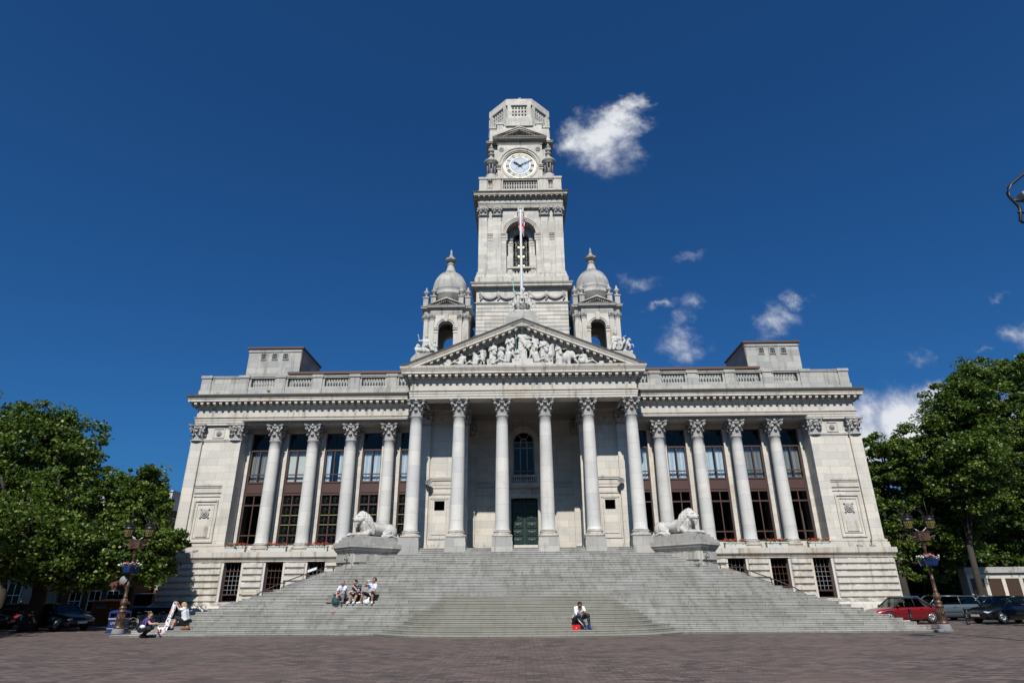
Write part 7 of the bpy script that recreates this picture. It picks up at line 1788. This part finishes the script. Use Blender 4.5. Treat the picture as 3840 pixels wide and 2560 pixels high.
c = thing('storage_container', 'orange steel storage box with a pale label behind the left street lamp', 'container', (-27.9, 44.6, 0))
q = MB(); q.box(-.95, .95, -.6, .6, .08, 1.42); 
for i in range(8): x = -.88+.25*i; q.box(x-.03, x+.03, -.63, -.6, .1, 1.4)
part('container_body', q, 'orange', c, rel=True); q = MB(); q.add([(-1.0,-.68,1.42),(1.0,-.68,1.42),(1.0,.68,1.52),(-1.0,.68,1.52),(-1.0,-.68,1.48),(1.0,-.68,1.48),(1.0,.68,1.60),(-1.0,.68,1.60)], [(0,3,2,1),(4,5,6,7),(0,1,5,4),(1,2,6,5),(2,3,7,6),(3,0,4,7)]); part('lid', q, 'orange', c, rel=True)
q = MB(); q.box(-.65, .05, -.66, -.63, 1.0, 1.2); part('label_plate', q, 'grey_p', c, rel=True)
def bike(loc, rz, label, light=False):
    t = thing('bicycle', label, 'bicycle', loc, rz, 'bicycles parked behind the bin')
    for x in (-.52, .52):
        q = MB(); q.tube([(x+.33*cos(i*pi/10), 0, .34+.33*sin(i*pi/10)) for i in range(21)], .018, 6); WH = part('wheel', q, 'grey_p' if light else 'tyre', t, rel=True)
        q = MB(); 
        for i in range(10): a = i*pi/5; q.tube([(x, 0, .34), (x+.32*cos(a), 0, .34+.32*sin(a))], .003, 3)
        part('spokes', q, 'rim', WH, rel=True)
    q = MB()
    for a, b_ in (((-.52, .34), (-.08, .30)), ((-.52, .34), (-.18, .80)), ((-.08, .30), (-.2, .88)), ((-.08, .30), (.36, .76)), ((-.18, .78), (.36, .82)), ((.52, .34), (.34, .92))): q.tube([(a[0], 0, a[1]), (b_[0], 0, b_[1])], .018, 6)
    part('frame', q, 'black', t, rel=True)
    q = MB(); q.tube([(.34, -.26, .96), (.34, 0, .95), (.34, .26, .96)], .014, 6); q.tube([(.34, 0, .9), (.34, 0, .96)], .016, 6); part('handlebar', q, 'rim', t, rel=True)
    q = MB(); q.sphere((-.21, 0, .92), (.13, .07, .03), 8); part('saddle', q, 'black', t, rel=True)
bike((-20.9, 36.2, 0), radians(70), 'bicycle with a pale rimmed wheel leaning closest to the blue bin', True)
bike((-20.2, 37.3, 0), radians(60), 'dark bicycle standing second from the blue bin')
bike((-19.5, 37.9, 0), radians(75), 'dark bicycle farthest from the bin near the crouching woman')
for i, x in enumerate((-20.55, -19.85)):
    q = MB(); q.tube([(x, 37.0+.5*i, 0), (x, 37.0+.5*i, .7), (x, 37.25+.5*i, .85), (x, 37.5+.5*i, .7), (x, 37.5+.5*i, 0)], .03, 8); o = part('bike_stand', q, 'black', None); props(o, ('grey metal cycle hoop nearest the blue bin', 'grey metal cycle hoop nearest the steps')[i], 'cycle stand', 'cycle hoops')

def house(name, label, x0, x1, y0, y1, H, wall, wins, roof=None, doors=()):
    t = thing(name, label, 'building', ((x0+x1)/2, y0, 0)); q = MB(); q.box(x0, x1, y0, y1, 0, H); part('wall', q, wall, t)
    q = MB(); q.box(x0-.15, x1+.15, y0-.2, y1, H-.35, H+.05); part('cornice', q, roof or 'cream', t)
    for (x, z, w_, h_) in wins:
        q = MB(); 
        for a in (-w_/2, w_/2-.07): q.box(x+a, x+a+.07, y0-.08, y0+.02, z, z+h_)
        q.box(x-w_/2, x+w_/2, y0-.08, y0+.02, z+h_-.07, z+h_); q.box(x-w_/2-.1, x+w_/2+.1, y0-.14, y0+.02, z-.1, z); q.box(x-w_/2, x+w_/2, y0-.07, y0+.01, z+h_/2-.03, z+h_/2+.03); q.box(x-.025, x+.025, y0-.06, y0+.01, z, z+h_)
        f = part('window', q, 'white_p', t); g_ = MB(); g_.box(x-w_/2+.05, x+w_/2-.05, y0-.03, y0-.02, z, z+h_); part('pane', g_, 'glass_d', f)
        g_ = MB(); g_.box(x-w_/2+.05, x+w_/2-.05, y0-.015, y0-.006, z, z+h_); part('pane_backing', g_, 'void', f)
    for (x, w_, h_) in doors:
        q = MB(); q.box(x-w_/2-.2, x-w_/2, y0-.25, y0+.02, 0, h_+.1); q.box(x+w_/2, x+w_/2+.2, y0-.25, y0+.02, 0, h_+.1); q.box(x-w_/2-.35, x+w_/2+.35, y0-.35, y0+.02, h_+.1, h_+.4); f = part('doorway', q, 'cream', t)
        g_ = MB(); g_.box(x-w_/2, x+w_/2, y0-.06, y0-.01, 0, h_); part('door', g_, 'paint_teal', f)
    return t
house('shop_building', 'pale rendered building with sash windows behind the left trees', -62, -43.5, 58, 70, 9.5, 'cream', [(x, z, 1.3, 2.1) for x in (-59, -55.5, -52, -48.6, -45.2) for z in (.9, 4.4)])
house('brick_terrace', 'red brick building with sash windows behind the left street lamp', -43.4, -35.2, 58, 70, 9, 'brickred', [(x, z, 1.1, 1.7) for x in (-39.6, -37.9, -36.3) for z in (.6, 4.2)]+[(-42.4, 4.2, 1.1, 1.7)], doors=[(-41.9, 1.1, 2.3)])
hb_ = house('shopfront_building', 'two storey building with a pale fascia and red upper band beside the hall', -35.1, -24.5, 62, 74, 7.2, 'brickred', [(x, 4.0, 1.3, 1.5) for x in (-33.6, -31, -28.4)])
q = MB(); q.box(-34.8, -24.8, 61.7, 62, 2.35, 2.85); part('fascia', q, 'cream', hb_); q = MB(); q.box(-34.6, -25, 61.8, 61.95, .4, 2.3); part('shop_window', q, 'glass_d', hb_)
tb = thing('brick_block', 'red brick block with a pale rounded top storey just left of the hall', 'building', (-40, 64, 0))
q = MB(); q.box(-52, -35.4, 62.6, 76, 0, 9.75); part('wall', q, 'brickred', tb)
q = MB(); q.box(-53, -35.2, 62.2, 76, 9.8, 11.5); q.box(-53.1, -35.1, 62.1, 76, 11.5, 11.62); part('top_storey', q, 'cream_lit', tb)
# memorial wall on the right
mw = thing('memorial_wall', 'pale stone memorial wall with dark bronze name panels at the right edge', 'wall', (44, 56, 0))
q = MB(); q.box(37.2, 56, 56, 57, 0, 3.12); part('wall', q, 'stone_w', mw)
q = MB(); q.box(37.0, 56.2, 55.8, 57.1, 3.12, 3.30); q.box(37.1, 56.1, 55.9, 57.1, 3.30, 3.58); part('coping', q, 'weather', mw)
q = MB(); q.box(37.1, 56, 55.85, 56, 0, .55); part('wall_plinth', q, 'weather', mw)
M['panel'] = plain('bronze_name_panel', (.075, .045, .028), .5, .3, var=.35, vs=10, bump=.3)
for i in range(9):
    x = 37.45+1.45*i
    q = MB(); q.box(x, x+1.12, 55.96, 55.999, .75, 2.68); pn = part('name_panel', q, 'panel', mw)
for i, ch in enumerate('LIV'): text(ch, .36, 'trim', mw, (41.0-44+.62*i, -.01, 2.90), depth=.006)
# tall tubular lamp frame at the upper right, its mast outside the picture
tl = thing('lamp_frame', 'black tubular metal lamp frame with grey floodlights high at the right edge', 'floodlight', (17.6, 16.6, 0))
q = MB(); 
for y in (15.9,): 
    q.tube([(17.4, y, 14.9), (16.4, y, 14.35), (15.62, y, 13.70), (15.20, y, 13.38), (15.02, y, 13.25), (14.86, y, 13.08), (14.79, y, 12.92), (14.80, y, 12.78), (14.96, y, 12.45), (14.98, y, 12.38), (14.96, y, 12.22), (14.86, y, 11.93), (14.90, y, 11.86), (15.5, y, 11.84), (17.4, y, 11.84)], .045, 8)
q.tube([(14.88, 15.88, 12.62), (15.6, 16.3, 12.88), (17.4, 17.2, 13.2)], .038, 8); q.tube([(14.86, 15.86, 12.19), (15.5, 16.2, 12.38), (17.4, 17.1, 12.8)], .038, 8)
part('frame', q, 'black', tl)
q = MB(); q.tube([(17.5, 16.6, 0), (17.5, 16.6, 15.0)], .12, 10); part('mast', q, 'black', tl)
for p, r in (((15.62, 16.1, 13.0), .28), ((15.85, 16.3, 12.4), .25)):
    q = MB(); q.box(-r, r, -.12, .12, -r*.6, r*.6); a = -.55; q.v = [(p[0]+x*cos(a)+z*sin(a), p[1]+y, p[2]-x*sin(a)*-1*-1+z*cos(a)) for x, y, z in q.v]; part('floodlight_head', q, 'grey_p', tl)

# the office blocks that close the other sides of the square, behind and beside the viewer
M['office_wall'] = plain('bronze_office_cladding', (.06, .045, .035), .5); M['office_pane'] = plain('tinted_office_glass', (.02, .022, .025), .15)
for nm, lb, x0, x1, y0, y1, H in (('office_block', 'long dark glass office block facing the steps across the square', -70, 70, -60, -44, 24), ('office_block', 'dark glass office block closing the left side of the square', -74, -52, -44, 12, 17), ('office_block', 'dark glass office block closing the right side of the square', 52, 74, -44, 12, 17)):
    t = thing(nm, lb, 'building', ((x0+x1)/2, (y0+y1)/2, 0)); q = MB(); q.box(x0, x1, y0, y1, 0, H); part('wall', q, 'office_wall', t)
    for j in range(int(H/3.6)):
        z0 = 1.0+3.6*j; q = MB(); q.box(x0-.12, x1+.12, y0-.12, y1+.12, z0, z0+2.5); part('window_band', q, 'office_pane', t)
# ------------------------------------------------------------------ trees
def leaves(blobs, n, size, seed, clump=.55, clumps=60, inner=.25):
    r = np.random.default_rng(seed); B = np.array(blobs, float); w = (B[:, 3]*B[:, 4]+B[:, 3]*B[:, 5]+B[:, 4]*B[:, 5]); w = w/w.sum()
    out = []
    for b, ww in zip(B, w):
        k = int(n*ww); m = max(6, int(clumps*ww*len(B)))
        d = r.normal(size=(m, 3)); d /= np.linalg.norm(d, axis=1)[:, None]; rad = r.uniform(.62, 1.08, m)[:, None]; rad[r.random(m) < inner] *= .6; spr = r.random(m) < .10; rad[spr] *= 1.14
        cc = b[:3]+d*rad*b[3:6]
        # skip clump centres well inside another blob
        idx = r.integers(0, m, k); cs = r.uniform(.45, 1.35, m)*clump; cs[spr] *= .45
        g_ = r.normal(size=(k, 3)); g_ *= (r.random(k)**.4/np.linalg.norm(g_, axis=1))[:, None]*1.15
        out.append(cc[idx]+g_*cs[idx][:, None]*np.array([1.25, 1.25, .75]))
    return np.concatenate(out), r
def tree(name, label, base, blobs, n, size, seed, mat='leaf', trunk_r=.4, clump=.7, clumps=60, limbs=True, group=None):
    t = thing(name, label, 'tree', base, 0, group)
    P, r = leaves(blobs, n, size, seed, clump, clumps); P = P-np.array(base); k = len(P)
    P = P[P[:, 2] > .8]; k = len(P)
    a = r.normal(size=(k, 3)); a[:, 2] *= .45; a /= np.linalg.norm(a, axis=1)[:, None]; c = r.normal(size=(k, 3)); b = np.cross(a, c); b /= np.linalg.norm(b, axis=1)[:, None]
    s = (size*r.uniform(.6, 1.25, k))[:, None]; nrm = np.cross(a, b)
    v = np.stack([P-a*s*.55, P-a*s*.05+b*s*.48+nrm*s*.10, P+a*s*.6, P-a*s*.05-b*s*.48+nrm*s*.10], 1).reshape(-1, 3)
    me = bpy.data.meshes.new('crown'); me.vertices.add(k*4); me.vertices.foreach_set('co', v.ravel()); me.loops.add(k*4); me.loops.foreach_set('vertex_index', np.arange(k*4)); me.polygons.add(k); me.polygons.foreach_set('loop_start', np.arange(k)*4)
    me.polygons.foreach_set('loop_total', np.full(k, 4)) if hasattr(me.polygons[0], 'loop_total') and False else None
    me.materials.append(M[mat]); me.update(calc_edges=True)
    part('crown', me, None, t, rel=True)
    q = MB(); B = np.array(blobs); top = B[:, 2].max()-base[2]
    cx, cy = B[:, 0].mean()-base[0], B[:, 1].mean()-base[1]; hz = min(top*.35, 5)
    q.tube([(0, 0, 0), (.05, 0, .6), (.12, .05, 1.8), (cx*.12, cy*.1, hz)], trunk_r*1.25, 10, r2=trunk_r*.7)
    if limbs:
        for i, bb in enumerate(blobs):
            e = V(bb[0]-base[0], bb[1]-base[1], bb[2]-base[2]); s0 = V(cx*.12, cy*.1, hz*.9); m_ = s0*.45+e*.55+V(r.normal()*.4, 0, -.5)
            q.tube([s0, s0*.75+m_*.25+V(0, 0, .2), m_, e], trunk_r*.42, 6, r2=.05)
            for j in range(4):
                d = r.normal(size=3); d[2] = abs(d[2]); d /= np.linalg.norm(d); q.tube([m_*.6+e*.4, e+d*np.array(bb[3:6])*.45, e+d*np.array(bb[3:6])*.9], .09, 5, r2=.02)
    part('trunk', q, 'bark', t, rel=True)
    return t
tree('plane_tree', 'large leafy plane tree with a dark trunk at the left edge', (-27.3, 36.6, 0),
     [(-31.5, 38.0, 9.0, 3.6, 3.0, 3.4), (-28.6, 37.6, 10.2, 2.2, 2.2, 2.2), (-30.6, 37.0, 11.2, 1.6, 2.0, 1.9), (-27.2, 37.0, 7.7, 2.2, 2.4, 2.4), (-33.6, 36.5, 12.0, 1.6, 2, 1.7), (-29.2, 37, 11.9, .9, 1, 1.0), (-31.5, 38.8, 5.2, 3.2, 2.4, 2.4), (-27.0, 33.8, 4.9, 2.2, 2.2, 2.0), (-34.5, 39, 6.5, 3, 3, 3), (-29.5, 38.5, 6.5, 3.2, 3, 3), (-24.6, 34.5, 4.4, 1.6, 1.8, 1.4), (-29, 34.5, 3.5, 2.6, 2, 1.3), (-32.6, 35.8, 3.5, 2.2, 1.8, 1.2), (-25.4, 35.6, 3.2, 2.0, 1.8, 1.1), (-33, 38, 4.0, 2.5, 2, 1.6)],
     105000, .165, 21, 'leaf', .42, clump=.42, clumps=95)
tree('plane_tree', 'smaller leafy plane tree overlapping the left corner of the building', (-24.3, 40.2, 0),
     [(-23.9, 38.6, 6.6, 1.9, 1.9, 1.8), (-23.5, 38.2, 7.6, 1.0, 1.3, 1.2), (-22.9, 37.6, 5.4, 1.2, 1.6, 1.4), (-23.2, 36.6, 3.9, 2.0, 1.8, 1.5), (-20.9, 37.6, 4.7, .9, 1.0, .7), (-24.8, 38.8, 7.8, 1.2, 1.4, 1.1), (-21.8, 37.6, 3.3, 1.2, 1.3, 1.1), (-24.5, 36, 2.9, 1.5, 1.4, 1.0), (-23.2, 38, 8.7, .6, .7, .6)],
     60000, .155, 33, 'leaf', .28, clump=.36, clumps=85)
tree('broad_tree', 'tall broad leafy tree with its dark trunk in front of the memorial wall', (34.2, 50.5, 0),
     [(37.0, 51.0, 14.6, 2.8, 3.0, 3.2), (36.4, 49.5, 16.4, 1.6, 2.0, 1.5), (35.6, 49.5, 11.2, 2.8, 3.0, 3.0), (36.0, 53.2, 8.0, 2.4, 2.2, 2.6), (34.4, 50, 14.6, 1.0, 1.2, .8), (38.4, 52.8, 12.4, 2.3, 2.2, 3.0), (34.6, 53, 6.0, 2.4, 2.0, 2.2), (37.8, 50, 18.2, 1.2, 1.6, 1.4), (34.6, 49.8, 9.2, 2.0, 1.8, 2.0)],
     105000, .19, 44, 'leaf', .27, clump=.52, clumps=85)
tree('broad_tree', 'huge leafy tree rising behind the memorial wall at the right edge', (50, 63, 0),
     [(46.5, 62, 18.5, 4.6, 3.5, 4.4), (51.5, 62, 19, 4.6, 3.5, 5), (47.8, 61, 22.3, 2.2, 2.4, 1.8), (51.4, 61, 22.8, 2.0, 2.4, 1.6), (49.5, 60.5, 12.5, 5.2, 3.2, 4.8), (44.5, 60.5, 12, 3.6, 3.2, 4.4), (54, 62, 14, 4, 3.5, 6), (48.5, 64, 7.6, 4.8, 2.4, 3.6), (54, 64, 7.8, 4.8, 2.4, 3.6), (43.5, 63, 6.6, 3.4, 2.2, 3.2)],
     120000, .22, 45, 'leaf', .5, clump=.62, clumps=85)
tree('broad_tree', 'rounded leafy tree just right of the building', (30.2, 53.5, 0),
     [(30.5, 53.0, 11.8, 2.8, 3.2, 2.4), (28.0, 53.5, 9.4, 2.0, 2.6, 2.4), (33.0, 52.6, 12.6, 2.4, 2.8, 2.4), (30.4, 54.4, 7.6, 3.2, 2.4, 3.0), (34.4, 54.0, 7.4, 3.0, 2.4, 3.2), (29.4, 54.5, 5.0, 2.2, 2.0, 2.4), (33.4, 54.5, 4.6, 2.8, 2.0, 2.2)],
     100000, .18, 55, 'leaf', .4, clump=.46, clumps=85)
tree('far_tree', 'dark tree behind the parked cars beyond the right side of the building', (29.5, 63, 0), [(28.5, 62, 5.0, 4, 3, 4.6), (34, 62, 5, 4.5, 3, 5.0), (31, 64, 10, 5, 3, 4), (39, 64, 9, 5, 3, 5), (32, 61, 2.2, 5, 2, 2.2), (38, 61, 3, 5, 2, 3)], 46000, .34, 66, 'leaf2', .4, clump=.8, clumps=60)
tree('far_tree', 'dark tree behind the memorial wall', (50, 66, 0), [(47, 64, 7, 6, 4, 7), (54, 64, 9, 6, 4, 7), (44, 66, 12, 5, 4, 5), (42, 64, 4, 4, 2, 4), (48, 66, 4, 5, 2, 3.4)], 60000, .36, 67, 'leaf2', .4, clump=.9, clumps=60)
tree('far_tree', 'dark street tree behind the cars on the left', (-40, 50, 0), [(-38, 49, 8.2, 4.5, 3, 4.2), (-44, 49, 8.8, 5, 3, 4.8), (-33.8, 48.5, 6.2, 3.0, 2.5, 2.6), (-50, 50, 9, 5, 3, 5), (-40, 52, 5, 5, 2, 2.5)], 50000, .28, 68, 'leaf2', .35, clump=.8, clumps=60)
q = MB(); q.box(27, 37, 67.5, 68.5, 0, 4.4); o = part('garden_wall', q, 'brickred', None); props(o, 'dark brick wall deep in the shade behind the parked cars', 'wall')
tree('plane_tree', 'avenue tree at the right of the square shading the parked cars', (29.5, 25, 0), [(28.6, 24.5, 8.6, 4.4, 4.0, 3.4), (34, 26, 9, 4.6, 4, 4), (33, 19, 9, 5, 4, 4), (39, 23, 9, 5, 5, 4), (29.5, 21, 7, 4, 3, 3)], 42000, .30, 81, 'leaf2', .35, clump=.8, clumps=60)
tree('plane_tree', 'avenue tree at the left of the square shading the parked cars', (-30.5, 25, 0), [(-29.4, 24.5, 8.6, 4.4, 4.0, 3.4), (-34, 26, 9, 4.6, 4, 4), (-33, 19, 9, 5, 4, 4), (-39, 23, 9, 5, 5, 4), (-30.2, 21, 7, 4, 3, 3)], 42000, .30, 82, 'leaf2', .35, clump=.8, clumps=60)
# ------------------------------------------------------------------ camera, sun, sky with clouds
cam = bpy.data.cameras.new('camera'); co = bpy.data.objects.new('camera', cam); COL.objects.link(co); SC.camera = co
cam.sensor_width = 36; cam.lens = 2303/3840*36; cam.clip_end = 2000
yaw, pit, rol = radians(-.754), radians(22.436), radians(-.428)
from mathutils import Matrix, Vector
f_ = Vector((sin(yaw)*cos(pit), cos(yaw)*cos(pit), sin(pit))); r0 = Vector((cos(yaw), -sin(yaw), 0)); u0 = r0.cross(f_)
r_ = cos(rol)*r0+sin(rol)*u0; u_ = -sin(rol)*r0+cos(rol)*u0
co.matrix_world = Matrix(((r_.x, u_.x, -f_.x, -.22), (r_.y, u_.y, -f_.y, 0), (r_.z, u_.z, -f_.z, 1.64), (0, 0, 0, 1)))
sd = Vector((.045, 1, -1.047)).normalized()
sl_ = bpy.data.lights.new('sun', 'SUN'); sl_.energy = 5.0; sl_.angle = radians(.5); sl_.color = (1, .955, .89)
so = bpy.data.objects.new('sun', sl_); COL.objects.link(so); so.rotation_euler = sd.to_track_quat('-Z', 'Y').to_euler(); so.location = (0, -20, 60)
W0 = bpy.data.worlds.new('World'); SC.world = W0; W0.use_nodes = True; nt = W0.node_tree; nt.nodes.clear(); k = N(nt)
out = k.n('ShaderNodeOutputWorld'); bg = k.n('ShaderNodeBackground'); k.l(bg.outputs[0], out.inputs[0])
sky = k.n('ShaderNodeTexSky', sky_type='NISHITA'); sky.sun_disc = False; sky.sun_elevation = math.asin(-sd.z); sky.sun_rotation = atan2(-sd.x, -sd.y)
sky.air_density = 1.0; sky.dust_density = 2.0; sky.ozone_density = 2.0; sky.altitude = 0
hs = k.n('ShaderNodeMix', data_type='RGBA', blend_type='MULTIPLY'); hs.inputs[0].default_value = 1.; hs.inputs[7].default_value = (.27, .88, 1.58, 1); k.l(sky.outputs[0], hs.inputs[6])
tc = k.n('ShaderNodeTexCoord'); sp = k.n('ShaderNodeSeparateXYZ'); k.l(tc.outputs['Generated'], sp.inputs[0])
yy = k.math('MAXIMUM', sp.outputs[1], .02); u = k.math('DIVIDE', sp.outputs[0], yy); v = k.math('DIVIDE', sp.outputs[2], yy)
cb = k.n('ShaderNodeCombineXYZ'); k.l(u, cb.inputs[0]); k.l(v, cb.inputs[1]); uv = cb.outputs[0]
nz1 = k.n('ShaderNodeTexNoise'); nz1.inputs['Scale'].default_value = 11; nz1.inputs['Detail'].default_value = 7; nz1.inputs['Roughness'].default_value = .66; k.l(uv, nz1.inputs['Vector'])
w1_ = k.n('ShaderNodeVectorMath', operation='SUBTRACT'); k.l(nz1.outputs['Color'], w1_.inputs[0]); w1_.inputs[1].default_value = (.5, .5, .5)
w2_ = k.n('ShaderNodeVectorMath', operation='MULTIPLY_ADD'); k.l(w1_.outputs[0], w2_.inputs[0]); w2_.inputs[1].default_value = (.16, .12, 0); k.l(uv, w2_.inputs[2]); uv0 = uv; uvw = w2_.outputs[0]
wp = k.noise(uv, 13, 6, .62); wp2 = k.noise(uv, 34, 6, .68)
# each cloud: direction u, v, half sizes, density
CL = [(.115,.84,.045,.040,1.1), (.150,.850,.065,.055,1.2), (.185,.875,.068,.052,1.25), (.215,.905,.055,.045,1.15), (.245,.94,.038,.032,1.0), (.17,.815,.070,.038,.9), (.215,.835,.050,.050,.75), (.19,.785,.05,.03,.4),
      (.218,.534,.045,.018,.42), (.303,.492,.036,.026,.62), (.290,.452,.025,.02,.5), (.285,.405,.045,.036,.68), (.305,.385,.035,.025,.6), (.252,.478,.022,.012,.5),
      (.450,.436,.042,.028,.66), (.480,.452,.040,.028,.66), (.503,.486,.026,.020,.6), (.688,.374,.022,.020,.42), (.860,.415,.045,.026,.7), (.80,.385,.016,.009,.42), (.775,.35,.025,.012,.36),
      (.57,.245,.070,.062,1.3), (.635,.25,.07,.065,1.3), (.700,.292,.055,.036,1.3), (.71,.24,.09,.05,1.3), (.58,.19,.06,.04,.9), (.82,.25,.09,.07,1.), (.322,.571,.026,.010,.3), (.627,.308,.02,.008,.3), (.866,.493,.02,.009,.33), (.95,.30,.08,.05,.7)]
acc = None
for (cu, cv, a, b, dn) in CL:
    s1 = k.n('ShaderNodeVectorMath', operation='SUBTRACT'); k.l(uvw, s1.inputs[0]); s1.inputs[1].default_value = (cu, cv, 0)
    s2 = k.n('ShaderNodeVectorMath', operation='MULTIPLY'); k.l(s1.outputs[0], s2.inputs[0]); s2.inputs[1].default_value = (1/a, 1/b, 0)
    s3 = k.n('ShaderNodeVectorMath', operation='LENGTH'); k.l(s2.outputs[0], s3.inputs[0])
    val = k.math('MULTIPLY', k.math('SUBTRACT', 1.25, s3.outputs['Value']), dn)
    acc = val if acc is None else k.math('MAXIMUM', acc, val)
dens = k.math('ADD', acc, k.math('ADD', k.math('MULTIPLY', k.math('SUBTRACT', wp, .5), .7), k.math('MULTIPLY', k.math('SUBTRACT', wp2, .5), .28)))
fac = k.ramp(dens, .05, 1.3, 0, .93)
ccol = k.mix(k.ramp(k.math('ADD', wp, k.math('MULTIPLY', dens, .22)), .45, .85), (8.0, 8.9, 11.0), (16., 16.4, 17.))
k.l(k.mix(fac, hs.outputs[2], ccol), bg.inputs['Color']); bg.inputs['Strength'].default_value = .05
SC.view_settings.view_transform = 'Standard'; SC.view_settings.look = 'None'; SC.view_settings.exposure = .05; SC.view_settings.gamma = 1
SC.render.engine = 'CYCLES'; SC.render.resolution_x = 1024; SC.render.resolution_y = 682
SC.cycles.max_bounces = 6; SC.cycles.diffuse_bounces = 1; SC.cycles.transparent_max_bounces = 12
